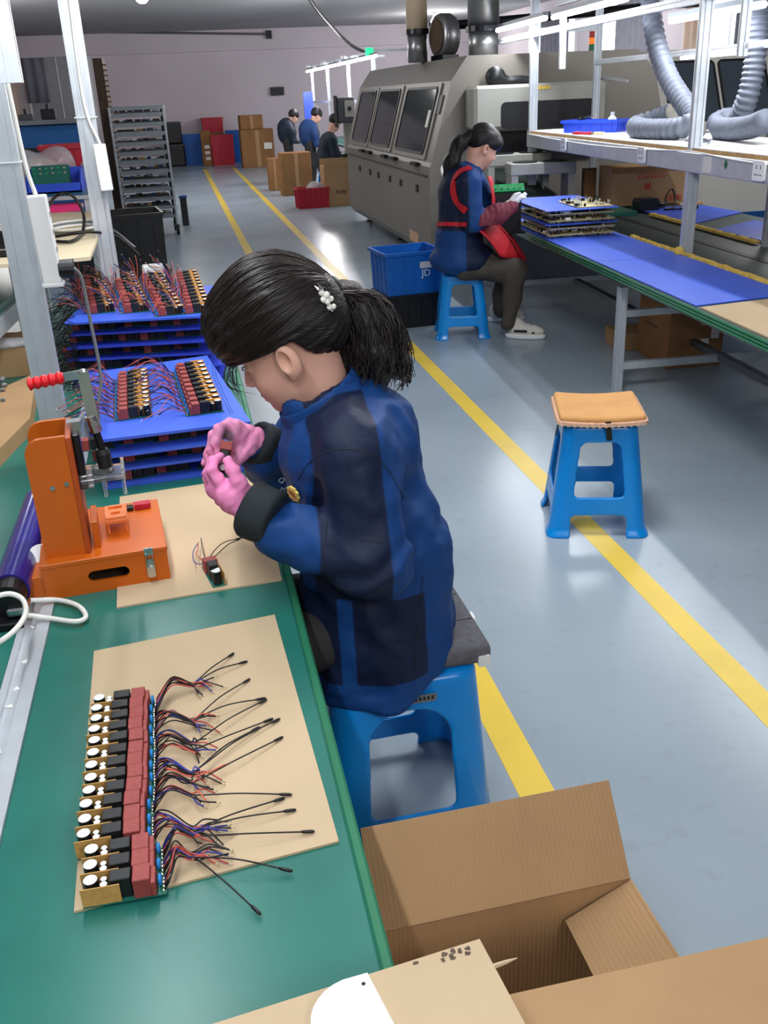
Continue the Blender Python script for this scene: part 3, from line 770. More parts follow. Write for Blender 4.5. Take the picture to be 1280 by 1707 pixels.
rsheet('blue sheet lying under the black adapter behind the belt', [(1.285,1.55),(1.90,2.0),(1.84,2.62),(1.24,2.62)], z=ZR-0.004, group='blue sheets on the right bench')
rsheet('blue sheet nearest behind the belt by the rear upright', [(1.30,0.47),(1.86,1.05),(1.75,1.52),(1.275,1.20)], z=ZR-0.004, group='blue sheets on the right bench')
rsheet('brown card sheet at the right end of the bench', [(0.015,-2.4),(0.57,-2.4),(0.57,-1.12),(0.015,-1.22)], name='card_sheet', cat='card sheet', m='cardboard')
rsheet('dark green mat piece on the conveyor beyond the belt', [(0.80,2.32),(1.14,2.32),(1.20,3.5),(0.80,3.5)], z=ZR-0.014, t=0.03, name='bench_mat', cat='mat', m='green_mat')
def foam_strip(label, pts, w):
    vs = []; fs = []; rnd = random.Random(len(pts)*13+int(w*1000)); n = 60
    ob = thing('foam_strip', label, 'foam strip', RO, RA, 'yellow foam strips along the belt')
    for s in range(len(pts)-1):
        (x0,y0),(x1,y1) = pts[s], pts[s+1]; mb = MB(); vs=[]; fs=[]
        for i in range(n+1):
            f = i/n; x = x0+(x1-x0)*f; y = y0+(y1-y0)*f; j = rnd.uniform(-0.006, 0.010); h = rnd.uniform(0.010, 0.018)
            vs += [(x-w/2+rnd.uniform(-0.004,0.004), y, ZR-0.004), (x-w/2+0.003, y, ZR+h), (x+w/2+j, y, ZR+h*0.9), (x+w/2+j, y, ZR-0.004)]
        for i in range(n):
            a = 4*i; b = a+4
            fs += [(a,a+1,b+1,b),(a+1,a+2,b+2,b+1),(a+2,a+3,b+3,b+2),(a+3,a,b,b+3)]
        fs += [(0,3,2,1),(4*n,4*n+1,4*n+2,4*n+3)]
        mb.add(vs, fs); mb.build('strip', 'yellow_foam', ob)
    return ob
foam_strip('ragged yellow foam strip along the front side of belt', [(0.597,1.10),(0.597,0.37)], 0.028)
foam_strip('ragged yellow foam strip on belt front, right of the upright', [(0.60,0.26),(0.60,-2.6)], 0.04)
foam_strip('ragged yellow foam strip along the rear side of belt', [(1.21,2.2),(1.222,0.50)], 0.045)
fp = thing('foam_pad', 'round yellow foam pad wrapped at the foot of the upright', 'foam pad', RW(0.578, 0.27, ZR-0.004), RA)
MB().lathe([(0.028,0),(0.032,0.012),(0.028,0.04),(0.014,0.05)], 14).build('pad', 'yellow_foam', fp, True)

# stack of populated panels with blue sheets between
def panel_board(z, label, seed, dx=0.0, dy=0.0, x0=0.03, x1=0.53, y0=1.24, y1=2.12):
    rnd = random.Random(seed)
    o = thing('circuit_panel', label, 'circuit board', RW((x0+x1)/2+dx, (y0+y1)/2+dy, z), RA, 'stacked circuit panels on the right bench')
    L = x1-x0; W = y1-y0
    mb = MB(); mb.prism(rrect(-L/2,-W/2,L/2,W/2,0.03,4), 0.0, 0.004, lambda u,v,w: Vector((u,v,w+0.018))); mb.build('board', 'pcb_cream', o)
    n = 0
    for i in range(26):
        u = rnd.uniform(-L/2+0.02, L/2-0.02)
        v = -W/2+0.015+abs(rnd.gauss(0, 0.14)) if i < 18 else rnd.uniform(-W/2, W/2)
        if i % 3 == 0: u = -L/2+0.012+abs(rnd.gauss(0,0.01))
        v = min(v, W/2-0.02)
        k = rnd.choice(['b','c','w','p','k'])
        if k == 'b': MB().box((u,v,0.031), (0.035,0.02,0.018)).build('component', 'relay_black', o)
        elif k == 'c': MB().cyl((u,v,0.022),(u,v,0.042), 0.009, 8).build('capacitor', 'black_plastic', o)
        elif k == 'w': MB().box((u,v,0.03), (0.04,0.012,0.016)).build('connector', 'white_plastic', o)
        elif k == 'k': MB().box((u,v,0.028), (0.02,0.02,0.012)).build('component', 'solder', o)
        else: MB().cyl((u,v,0.022),(u,v,0.043), 0.003, 6).build('pin', 'solder', o)
    e = MB()      # soldered leads under the board, too many to count
    for i in range(160):
        u = rnd.uniform(-L/2+0.01, L/2-0.01); v = -W/2+0.006+abs(rnd.gauss(0, 0.05))
        e.box((u,v,0.011), (0.0025,0.0025,0.014))
    for i in range(90):
        u = -L/2+0.006+abs(rnd.gauss(0,0.03)); v = rnd.uniform(-W/2+0.01, W/2-0.01)
        e.box((u,v,0.011), (0.0025,0.0025,0.014))
    st = e.build('leads', 'solder', o, fix=False); st['kind'] = 'stuff'
    return o
zz = ZR+0.003
for k in range(4):
    panel_board(zz, 'populated cream circuit panel, ' + ('lowest in the stack on the right bench', 'second lowest in the stack on the right bench', 'third from the bottom of the right bench stack', 'upper full-size one in the right bench stack')[k], 50+k, dx=random.uniform(-.01,.01), dy=random.uniform(-.015,.015))
    zz += 0.046
    if k in (1, 3):
        rsheet('blue sheet laid inside the stack of circuit panels' if k == 1 else 'blue sheet on top of the stack of circuit panels', [(0.0,1.20),(0.54,1.22),(0.54,2.15),(0.0,2.18)], z=zz, t=0.004, group='blue sheets on the right bench'); zz += 0.005
tp = panel_board(zz-0.016, 'small cream circuit panel with standing pins on top of stack', 77, x0=0.25, x1=0.52, y0=1.28, y1=1.75)
for i in range(34):
    u = random.uniform(-0.12, 0.12); v = random.uniform(-0.22, 0.22)
    q = MB(); q.cyl((u,v,0.022),(u,v,0.05), 0.002, 5); q.cyl((u,v,0.05),(u,v,0.056), 0.0045, 6); q.build('pin', 'solder' if i % 3 else 'white_plastic', tp)
# bench clutter further back
bx = thing('carton', 'brown printed carton standing on the bench behind black adapter', 'carton', RW(1.47, 3.02, ZR), RA-0.02)
MB().box((0,0,0.165), (0.72,0.34,0.33), bev=0.004).build('body', 'carton', bx)
MB().box((0,-0.171,0.30), (0.72,0.001,0.05)).build('tape', 'carton_edge', bx)
for i in range(7): MB().box((-0.11+0.037*i,-0.1712,0.235), (0.020,0.001,0.020)).build('print', 'red_ink', bx)
MB().box((0.0,-0.1712,0.262), (0.26,0.001,0.008)).build('print', 'red_ink', bx)
MB().box((-0.03,-0.1712,0.16), (0.055,0.001,0.05)).build('print', 'red_ink', bx)
q = MB(); q.frame(rrect(0.16,0.03,0.29,0.075,0.006,2), rrect(0.168,0.038,0.282,0.067,0.004,2), 0, 0.001, lambda u,v,w: Vector((u,-0.1705-w,v))); q.build('print', 'red_ink', bx)
for i in range(3): MB().box((0.19+0.034*i,-0.1712,0.053), (0.022,0.001,0.022)).build('print', 'red_ink', bx)
db = thing('leaning_board', 'dark brown board leaning beside the printed carton', 'board', RW(1.02, 3.2, ZR), RA)
MB().box((0,0,0.155), (0.12,0.05,0.31)).build('board', 'machine_wood', db); MB().box((0,-0.027,0.155), (0.10,0.004,0.28)).build('face', 'carton_dark', db)
ad = thing('power_adapter', 'black power supply box on the bench in front of printed carton', 'power adapter', RW(1.29, 2.52, ZR+0.002), RA+0.1)
mb = MB(); mb.prism([(-0.09,0),(0.09,0),(0.09,0.07),(0.075,0.095),(-0.075,0.095),(-0.09,0.07)], -0.07, 0.07, lambda u,v,w: Vector((u,w,v))); mb.build('case', 'black_plastic', ad)
mb = MB(); mb.tube(cubic([(0.09,0,0.03),(0.16,-0.03,0.02),(0.2,0.02,0.10),(0.27,0.05,0.15),(0.30,0.04,0.06),(0.22,-0.08,0.012),(0.10,-0.14,0.010),(0.22,-0.20,0.012),(0.32,-0.22,0.02)], 6), 0.007, 6); mb.build('cable', 'wire_black', ad, True)
MB().box((0.34,-0.22,0.022), (0.05,0.035,0.035), bev=0.006).build('plug', 'black_plastic', ad)
MB().box((0.15,-0.0,0.03), (0.06,0.05,0.04), bev=0.008).build('plug', 'black_plastic', ad)
tr = thing('tape_roll', 'white tape roll lying beside the black adapter', 'tape roll', RW(1.60, 2.42, ZR+0.002), RA)
MB().lathe([(0.026,0.0),(0.045,0.0),(0.045,0.04),(0.026,0.04),(0.026,0.0)], 24).build('roll', 'white_plastic', tr)
wd = thing('wood_strip', 'short wooden strip lying on the bench behind blue sheet', 'wood strip', RW(1.78, 2.72, ZR-0.005), RA-0.3)
MB().box((0,0,0.012), (0.22,0.05,0.024), bev=0.003).build('strip', 'ply_edge', wd)
open_bin('crate', 'dark blue plastic crate on the floor behind the right bench', 'crate', (5.05, 7.95, 0), RA, 0.55, 0.38, 0.62, 'panel_blue', ribs=5)
# carton under the bench
cu = thing('carton', 'large brown carton with white labels on the floor under bench', 'carton', RW(0.735, 0.50, 0), RA)
MB().box((0,0,0.20), (0.38,0.50,0.40), bev=0.004).build('body', 'carton_dark', cu)
for (u, v, w, h) in ((0.13,0.29,0.06,0.04),(0.13,0.235,0.055,0.035),(0.13,0.20,0.055,0.03),(0.06,0.17,0.06,0.035)):
    MB().box((u,-0.2512,v), (w,0.001,h)).build('label_sticker', 'paper', cu)
MB().box((0.045,-0.2512,0.30), (0.045,0.001,0.055)).build('tape', 'carton', cu)
for i in range(6): MB().box((-0.1905,0.12-0.035*i,0.24), (0.001,0.022,0.012)).build('print', 'ink', cu)
cu2 = thing('carton', 'flattened yellowish carton lying under the bench beside large carton', 'carton', RW(0.63, 0.93, 0), RA)
MB().box((0,0,0.06), (0.40,0.30,0.12), bev=0.004).build('body', 'carton', cu2)
pn = thing('panel_screen', 'grey metal panel closing the far end under the right bench', 'panel', RW(0.9, 2.62, 0.18), RA)
MB().box((0,0,0.235), (1.6,0.02,0.45)).build('sheet', 'alu_dark', pn); MB().bar((-0.85,-0.02,0), (0.85,-0.02,0), 0.04, 0.045).build('rail', 'alu', pn)
MB().bar((-0.8,-0.02,-0.18), (-0.8,-0.02,0.0), 0.03, 0.03).build('foot', 'alu', pn); MB().bar((0.8,-0.02,-0.18), (0.8,-0.02,0.0), 0.03, 0.03).build('foot', 'alu', pn)

# ================================================================== THE LARGE SOLDERING MACHINE
mc = thing('soldering_machine', 'large grey enclosed soldering machine with three dark slanted windows', 'machine', (2.5, 9.85, 0))
ML = 4.95
prof = [(0.06,0.13),(0.0,0.22),(0.0,1.04),(0.02,1.08),(0.235,1.83),(0.40,2.05),(2.2,2.05),(2.4,1.83),(2.6,1.04),(2.6,0.13)]
mb = MB(); mb.prism(prof, 0, ML, lambda u,v,w: Vector((u,w,v))); mb.build('housing', 'machine', mc)
for (xx, yy) in ((0.25,0.3),(0.25,2.5),(0.25,4.65),(2.3,0.3),(2.3,4.65)):
    q = MB(); q.cyl((xx,yy,0),(xx,yy,0.02),0.06,12); q.cyl((xx,yy,0.02),(xx,yy,0.14),0.025,10); q.build('foot', 'dark_steel', mc)
# slanted window panels: plane from (0.02,1.08) to (0.235,1.83)
sd = Vector((0.215, 0, 0.75)).normalized(); sn = Vector((-sd.z, 0, sd.x)); s0 = Vector((0.02, 0, 1.08)); SL = Vector((0.215,0,0.75)).length
def slant(y, s, d): return s0 + sd*s + Vector((0, y, 0)) + sn*d
wy = [(0.35,1.72),(2.05,3.25),(3.5,4.6)]
for (ya, yb) in wy:
    d = MB(); d.prism(rrect(ya-0.09, 0.015, yb+0.09, SL-0.015, 0.02, 3), 0, 0.018, lambda u,v,w: slant(u,v,w)); dd = d.build('door', 'machine', mc)
    g = MB(); g.frame(rrect(ya,0.06,yb,SL-0.05,0.07,6), rrect(ya+0.025,0.085,yb-0.025,SL-0.075,0.05,6), 0.018, 0.03, lambda u,v,w: slant(u,v,w)); g.build('gasket', 'gasket', dd)
    p = MB(); p.prism(rrect(ya+0.022,0.082,yb-0.022,SL-0.072,0.05,6), 0.018, 0.023, lambda u,v,w: slant(u,v,w)); p.build('pane', 'glass_dark', dd)
for ya in (0.55, 1.62, 2.15, 3.15, 3.62):
    q = MB(); q.prism(rrect(ya-0.13,-0.0,ya+0.13,0.035,0.01,2), 0, 0.05, lambda u,v,w: Vector((-w, u, 1.03+v))); q.build('handle', 'dark_steel', mc)
q = MB(); q.box((-0.006, ML/2, 0.95), (0.014, ML-0.2, 0.012)); q.build('ledge', 'dark_steel', mc)
for ya in (0.55, 1.35, 1.95, 2.65, 3.2, 3.95):
    MB().box((-0.006, ya, 0.80), (0.012, 0.09, 0.075), bev=0.003).build('latch', 'gasket', mc)
MB().box((-0.004, 0.75, 0.27), (0.006, 0.42, 0.11)).build('paper_tag', 'fleece', mc)
q = MB(); q.prism(rrect(0.12,0.52,0.24,0.70,0.005,2), 0.0, 0.012, lambda u,v,w: slant(u,v-0.05,w+0.0)); q.build('plate', 'screen_grey', mc)
q = MB(); q.prism(rrect(0.42,0.33,0.52,0.5,0.003,2), 0.024, 0.026, lambda u,v,w: slant(u,v,w)); q.build('paper_tag', 'paper', mc)
# intake hood on the near end
q = MB(); q.box((1.05,-0.16,1.575), (1.35,0.34,0.40), bev=0.03); q.build('hood', 'machine_light', mc)
q = MB(); q.prism(rrect(0.64,1.38,1.60,1.62,0.05,5), 0, 0.012, lambda u,v,w: Vector((u,-0.325-w,v))); q.build('hood_opening', 'crate_black', mc)
MB().box((1.05,-0.03,1.21), (1.3,0.08,0.34)).build('tunnel_mouth', 'crate_black', mc)
q = MB(); q.box((1.05,-0.09,1.36),(1.25,0.10,0.02)); q.build('mouth_lip', 'machine_light', mc)
MB().box((1.06,-0.334,1.735), (0.16,0.004,0.03)).build('plate', 'yellow_foam', mc)
MB().box((1.3,-0.02,0.62), (2.3,0.05,0.86)).build('end_panel', 'machine', mc)
# conveyor mouth with two fan boxes
for k, (dx, dy, w) in enumerate(((0.46,-0.72,0.60),(0.56,-1.10,0.60))):
    hh = 0.34-0.06*k
    f = thing('fan_box', 'pale grey fan box on legs at machine mouth, ' + ('rear one' if k == 0 else 'front one'), 'fan box', (2.5+dx, 9.85+dy, ZR-0.004), RA-0.08, 'fan boxes at the machine mouth')
    MB().box((w/2-0.1,0,hh+0.05), (w,0.30,0.10), bev=0.006).build('box', 'machine_light', f)
    for xx in (-0.06, w-0.14): MB().box((xx,0,hh/2), (0.06,0.28,hh)).build('leg', 'machine_light', f)
    for xx in (0.06, w-0.26):
        q = MB(); q.lathe([(0.07,0),(0.115,0),(0.115,0.008),(0.07,0.008),(0.07,0)], 24, None, (xx,0,hh+0.101)); q.build('fan_ring', 'dark_steel', f)
        q = MB(); q.lathe([(0.03,0),(0.07,0.001),(0.068,0.004),(0.03,0.004)], 20, None, (xx,0,hh+0.1015)); q.build('fan', 'black_plastic', f)
tb = thing('intake_conveyor', 'dark sloping intake conveyor running into the soldering machine', 'conveyor', (3.20, 9.0, 0))
q = MB(); q.bar((0.0,-0.35,0.79),(0.0,0.76,0.98),0.34,0.04); q.build('belt', 'dark_belt', tb)
for s in (-0.19, 0.19): MB().bar((s,-0.35,0.80),(s,0.76,0.99),0.025,0.06).build('rail', 'alu_dark', tb)
for s in (-0.15, 0.15): MB().bar((s,0.6,0.0),(s,0.6,0.92),0.05,0.05).build('leg', 'alu_dark', tb)
q = MB(); q.tube(cubic([(-0.62,0.3,1.14),(-0.74,0.22,1.06),(-0.68,0.15,0.94),(-0.52,0.15,0.95),(-0.44,0.2,1.06)],8),0.018,8); q.build('cable', 'wire_white', tb, True)
sb = thing('dark_bag', 'black cloth bag lying on top of the machine hood', 'bag', (3.22, 9.70, 1.775))
v, f = surface_nets(lambda X,Y,Z: np.maximum(smin(ellip((X,Y,Z),(-0.08,0,0.07),(0.10,0.09,0.10)), ellip((X,Y,Z),(0.13,0,0.03),(0.20,0.08,0.05)), 0.05), -Z+0.001), (-0.3,-0.15,-0.03), (0.4,0.15,0.22), 0.015)
link('cloth', np_mesh('cloth', v, f, 'crate_black'), sb)
# exhaust ducts on the roof
def duct(name, label, x, y, z0, z1, r, m, zb, mb_):
    t = thing(name, label, 'duct', (x, y, z0))
    MB().lathe([(r*0.94,0),(r*0.94,zb-z0)], 24).build('lower_pipe', mb_, t, True)
    MB().lathe([(r*1.12,zb-z0-0.02),(r*1.12,zb-z0+0.03)], 24).build('flange', 'dark_steel', t)
    MB().lathe([(r,zb-z0+0.03),(r,z1-z0)], 24).build('upper_pipe', m, t, True)
    return t
d1 = PY(690, 60, 11.0)
duct('exhaust_duct', 'cream round exhaust duct with blower above the soldering machine', d1.x+0.18, 11.6, 2.05, CZ-0.005, 0.12, 'duct_cream', 2.36, 'duct_metal')
duct('exhaust_duct', 'wide galvanised exhaust duct rising from the machine roof', 3.22, 10.35, 2.05, CZ-0.005, 0.16, 'duct_metal', 2.30, 'duct_metal')
bl = thing('blower', 'round dark blower wheel beside the cream duct on machine', 'blower', (3.02, 11.4, 2.05), 0.2)
M = Matrix.Rotation(PI/2, 3, 'Y')
MB().lathe([(0.10,-0.09),(0.21,-0.09),(0.23,-0.05),(0.23,0.05),(0.21,0.09),(0.10,0.09)], 28, M, (0.08,0,0.25)).build('housing', 'duct_metal', bl, True)
MB().lathe([(0.05,0),(0.17,0.0),(0.165,0.02),(0.05,0.02)], 24, Matrix.Rotation(-PI/2,3,'Y'), (-0.012,0,0.25)).build('wheel', 'machine_wood', bl)
MB().box((0.08,0,0.03), (0.2,0.3,0.06)).build('mount', 'dark_steel', bl)
hz = thing('header_pipe', 'grey metal header pipe running below the ceiling over machine', 'pipe', (0,0,0))
MB().tube([(2.7,11.2,3.0),(6.8,11.2,2.95)], 0.14, 16).build('pipe', 'duct_metal', hz, True)
MB().tube([(3.05,11.9,2.42),(6.5,11.9,2.6)], 0.05, 10).build('pipe', 'dark_steel', hz, True)
# drooping cable from the ceiling
dc = thing('ceiling_cable', 'dark cable drooping from ceiling to the far lamps', 'cable', (0,0,0))
q = MB(); q.tube(cubic([PY(510,-10,17), PY(540,30,18), PY(585,75,19.5), PY(622,92,20.5)], 8), 0.03, 6); q.build('cable', 'wire_black', dc, True)

# second machine behind the right bench
m2 = thing('soldering_machine', 'white and grey machine with dark windows behind the right bench', 'machine', (5.16, 10.6, 0))
prof2 = [(0,0.0),(0,1.22),(0.0,1.26),(0.36,1.98),(0.5,2.06),(2.4,2.06),(2.4,0.0)]
q = MB(); q.prism(prof2, 0, 4.1, lambda u,v,w: Vector((w, u, v))); q.build('housing', 'machine_white', m2)
sd2 = Vector((0,0.36,0.72)).normalized(); sn2 = Vector((0,-sd2.z,sd2.y)); SL2 = Vector((0,0.36,0.72)).length
def slant2(x, s, d): return Vector((x,0,1.26)) + sd2*s + sn2*d
for (a, b) in ((-0.0,0.20),(0.34,0.98),(1.02,1.62)):
    g = MB(); g.frame(rrect(a,0.05,b,SL2-0.05,0.06,5), rrect(a+0.02,0.07,b-0.02,SL2-0.07,0.045,5), 0, 0.02, slant2); gg = g.build('gasket', 'gasket', m2)
    p = MB(); p.prism(rrect(a+0.018,0.068,b-0.018,SL2-0.068,0.045,5), 0, 0.01, slant2); p.build('pane', 'glass_grey', gg)
MB().box((2.15,0.14,1.56), (0.16,0.02,0.09), M=Matrix.Rotation(-0.46,3,'X')).build('label_plate', 'screen_grey', m2)
MB().box((2.05,-0.01,0.98), (0.4,0.02,0.3)).build('socket_plate', 'machine_light', m2)
for xx in (1.98, 2.1): MB().cyl((xx,-0.02,1.0),(xx,-0.035,1.0),0.018,10).build('socket_hole', 'ink', m2)
q = MB(); q.tube(cubic([(1.55,-0.08,1.3),(1.53,-0.1,0.95),(1.6,-0.12,0.80),(1.9,-0.14,0.80),(1.75,-0.2,0.62)],8),0.04,8); q.build('pipe', 'wire_grey', m2, True)
# signal tower seen between the uprights
sg = thing('signal_tower', 'small red, amber and green signal tower above the bench', 'signal lamp', RW(1.6, 4.9, 2.06))
MB().cyl((0,0,-0.25),(0,0,0.0),0.012,8).build('pole', 'dark_steel', sg)
MB().cyl((0,0,0),(0,0,0.06),0.03,14).build('lens', 'green_lens', sg); MB().cyl((0,0,0.06),(0,0,0.12),0.03,14).build('lens', 'amber_light', sg); MB().cyl((0,0,0.12),(0,0,0.18),0.03,14).build('lens', 'red_lens', sg)
MB().bar((0,0,-0.24),(0.0,-0.9,-0.3),0.02,0.02).build('arm', 'alu', sg)

# ================================================================== CIRCUIT BOARD MODULES
WIRE_M = {'k': 'wire_black', 'r': 'wire_red', 'b': 'wire_blue', 'o': 'wire_orange', 'g': 'wire_grey'}
def cached(fn):
    memo = {}
    def w(*a):
        if a not in memo: memo[a] = fn(*a)
        return memo[a]
    return w
@cached
def bmesh_part(k):
    mb = MB()
    if k == 'pcb': mb.box((0.056,0,0.0016),(0.112,0.031,0.0016)); return mb.fixn().mesh('pcb','pcb_green')
    if k == 'upright': mb.box((0.026,-0.0138,0.0175),(0.052,0.0016,0.030)); return mb.fixn().mesh('upright_board','phenolic')
    if k == 'upright_o': mb.box((0.024,-0.0105,0.0195),(0.046,0.0085,0.034)); return mb.fixn().mesh('upright_board','phenolic_orange')
    if k == 'cap': mb.cyl((0.013,0.001,0.003),(0.013,0.001,0.0335),0.0098,14); return mb.fixn().mesh('capacitor','black_plastic')
    if k == 'captop': mb.lathe([(0.0088,0.0337),(0.0096,0.0345),(0.0088,0.0352)],14,None,(0.013,0.001,0)); return mb.fixn().mesh('capacitor_top','cap_white')
    if k == 'scap': mb.cyl((0.0295,0.006,0.003),(0.0295,0.006,0.027),0.0046,10); mb.cyl((0.0305,-0.006,0.003),(0.0305,-0.006,0.029),0.0052,10); return mb.fixn().mesh('small_capacitor','black_plastic')
    if k == 'scaptop': mb.cyl((0.0295,0.006,0.0271),(0.0295,0.006,0.028),0.0044,10); mb.cyl((0.0305,-0.006,0.0291),(0.0305,-0.006,0.030),0.005,10); return mb.fixn().mesh('small_capacitor_top','cap_white')
    if k == 'relay': mb.box((0.0525,0.001,0.0195),(0.028,0.021,0.034),bev=0.001); return mb.fixn().mesh('relay','relay_black')
    if k == 'block':
        mb.box((0.0805,0,0.0185),(0.0235,0.031,0.032),bev=0.001); mb.box((0.0955,0,0.0145),(0.0065,0.031,0.024),bev=0.0008); return mb.fixn().mesh('terminal_block','red_block')
    if k == 'varistor':
        M = Matrix.Rotation(PI/2,3,'Y'); mb.lathe([(0.002,-0.0022),(0.0075,-0.002),(0.0085,0),(0.0075,0.002),(0.002,0.0022)],14,M,(0.1035,0.003,0.012)); return mb.fixn().mesh('varistor','varistor',True)
    if k == 'solder':
        for y in (-0.011,-0.004,0.004,0.011): mb.box((0.1085,y,0.004),(0.003,0.003,0.004))
        return mb.fixn().mesh('solder_joint','solder')
    if k == 'simple':
        mb.cur=0; mb.box((0.056,0,0.0016),(0.112,0.031,0.0016)); mb.cur=1; mb.box((0.0525,0,0.0185),(0.028,0.024,0.03)); mb.box((0.02,0,0.015),(0.03,0.02,0.024))
        mb.cur=2; mb.box((0.084,0,0.0175),(0.028,0.031,0.03)); return mb.mesh('relay_module',['pcb_green','relay_black','red_block'])
def module(label, group, loc, rz, orange=False, wires=None, tilt=None):
    t = thing('relay_module', label, 'circuit board', loc, rz, group)
    if tilt: t.rotation_euler = (tilt[0], tilt[1], rz)
    link('pcb', bmesh_part('pcb'), t); link('upright_board', bmesh_part('upright_o' if orange else 'upright'), t)
    c = link('capacitor', bmesh_part('cap'), t); link('capacitor_top', bmesh_part('captop'), c)
    s = link('small_capacitor', bmesh_part('scap'), t); link('small_capacitor_top', bmesh_part('scaptop'), s)
    link('relay', bmesh_part('relay'), t); link('terminal_block', bmesh_part('block'), t)
    link('varistor', bmesh_part('varistor'), t); link('solder_joint', bmesh_part('solder'), t)
    for w in (wires or []):
        wo = link('wire', w[0], t)
        if w[1]: link('wire_tip', w[1], wo)
    return t
def wire_mesh(pts, col, r=0.0012, tip=True, long_tip=False, n=7):
    p = cubic(pts, n)
    me = MB().tube(p, r, 5).mesh('wire', WIRE_M[col], True)
    tm = None
    if tip:
        d = (p[-1]-p[-2]).normalized()
        if long_tip: tm = MB().tube([p[-1]-d*0.016, p[-1]-d*0.012, p[-1], p[-1]+d*0.004], r, 6, True, [r*1.2, r*1.9, r*2.0, r*1.2]).mesh('wire_tip','wire_black',True)
        else: tm = MB().tube([p[-1], p[-1]+d*0.007], r, 5, True, [r*0.9, r*0.7]).mesh('wire_tip','solder',True)
    return (me, tm)

# ------------------------------------------------------------------ card sheets on the bench and the row of modules on the near one
def card(label, cs, z=ZT, t=0.004, name='card_sheet', m='cardboard', group='card sheets on the green bench'):
    return sheet(name, label, 'card sheet', cs, z, t, m, group)
card('brown card sheet under the long row of circuit boards', [PZ(157,1088,ZT), PZ(458,1027,ZT), PZ(565,1405,ZT), PZ(124,1523,ZT)][::-1])
card('brown card sheet lying beneath the worker hands and jig', [PZ(195,1015,ZT), PZ(470,968,ZT), PZ(428,795,ZT), PZ(200,830,ZT)])
discs = [(178,941+527),(179,1442),(181,1417)]
rowpx = [(150,1468),(150,1442),(152,1416),(139,1390),(141,1365),(143,1340),(148,1317),(151,1296),(152,1275),(155,1254),(157,1234),(157,1215),(160,1197),(161,1180),(165,1163)]
tips = [(432,1518),(483,1450),(520,1387),(490,1354),(470,1328),(482,1322),(467,1227),(432,1215),(463,1198),(450,1195),(443,1168),(415,1133),(440,1165),(410,1103),(386,1088)]
bund = [(318,1428),(318,1432),(320,1396),(318,1388),(318,1384),(318,1328),(318,1306),(318,1297),(318,1294),(318,1250),(318,1246),(318,1207),(318,1205),(318,1146),(318,1143)]
rnd = random.Random(3)
ztop = ZT+0.0042
base = []
for i, (px, py) in enumerate(rowpx):
    p = PZ(px, py, ztop+0.034); base.append(p)
# even spacing along the row
ys = [b.y for b in base]
for i, b in enumerate(base):
    rz = rnd.uniform(-0.02, 0.02)+0.0
    loc = Vector((b.x-0.013, b.y, ztop))
    ws = []
    tip = PZ(*tips[i], ztop+0.004)-loc; bn = PZ(*bund[i], ztop+0.01)-loc
    def mk(y, end, col, lt, lift, jit):
        mid = Vector((0.112+(bn.x-0.112)*0.5, bn.y*0.80+jit+0.006, 0.024+lift)); q = Vector((bn.x, bn.y+jit*0.6, 0.012+lift*0.5))
        return wire_mesh([(0.109,y,0.005),(0.119,y+(bn.y-y)*0.12,0.017+lift*0.6),mid,q,(q+end)/2+Vector((0,jit,0.004)),end], col, 0.0013, True, lt)
    ws.append(mk(-0.011, Vector((tip.x, tip.y, 0.003)), 'k', True, 0.006, rnd.uniform(-0.006,0.006)))
    for c, y in (('k',-0.004),('r',0.002),('b',0.007),('o' if i % 2 else 'k',0.012),('k',0.010)):
        e = Vector((bn.x+rnd.uniform(0.006,0.060), bn.y+rnd.uniform(-0.032,0.020), rnd.uniform(0.002,0.012)))
        ws.append(mk(y, e, c, False, rnd.uniform(0,0.012), rnd.uniform(-0.01,0.01)))
    nm = 'nearest' if i == 0 else ('farthest' if i == 14 else ORD[i]+' from the near end')
    module('relay board with red block, ' + nm + ' of the long row on card', 'relay boards in a row on the near card', loc, rz, wires=ws)

# single module lying on the far card, with wires
loc = PZ(340, 958, ztop); 
d = (PZ(368,978,ztop)-PZ(343,940,ztop)); rz = math.atan2(-d.y, -d.x)
ml = PZ(366,978,ztop); ang = math.atan2((PZ(345,940,ztop)-ml).y, (PZ(345,940,ztop)-ml).x)
ws = []
for c, pts, lt in (('b', [(325,938),(322,920),(330,905)], False), ('r', [(328,925),(330,915),(330,905)], False), ('k', [(340,925),(337,912),(335,897)], False), ('k', [(352,925),(372,905),(402,897)], True), ('k',[(358,928),(380,908),(400,899)],False)):
    R = Matrix.Rotation(-ang, 3, 'Z')
    w = [(0.109, 0.0, 0.005)] + [tuple(R @ (PZ(px, py, ztop+0.02)-ml)) for px, py in pts]
    ws.append(wire_mesh(w, c, 0.0012, True, lt))
module('single relay board with loose wires lying on the card by the hands', 'relay boards on the far card', ml, ang, wires=ws)

# ------------------------------------------------------------------ blue sheet stacks with modules
@cached
def fan_wire(k, var):
    r = random.Random(k*7+var*101)
    y = r.uniform(-0.012, 0.012)
    L = r.uniform(0.07, 0.16); h = r.uniform(0.015, 0.06); s = r.uniform(-0.085, 0.085)
    return wire_mesh([(0.109,y,0.006),(0.122,y,0.016),(0.109+L*0.5,y+s*0.5,0.016+h),(0.109+L,y+s,h*0.7+r.uniform(-0.0,0.015))], ['k','r','b','k','o','r','b'][k], 0.0012, True, False, 4)
@cached
def up_wire(k, var):
    r = random.Random(k*17+var*57)
    y = r.uniform(-0.012, 0.012)
    L = r.uniform(-0.03, 0.12); h = r.uniform(0.045, 0.125); s = r.uniform(-0.10, 0.10)
    return wire_mesh([(0.109,y,0.006),(0.120,y,0.016),(0.109+L*0.6,y+s*0.4,0.02+h*0.5),(0.109+L,y+s,h)], ['k','r','b','k','o','k','b'][k], 0.0012, True, False, 4)
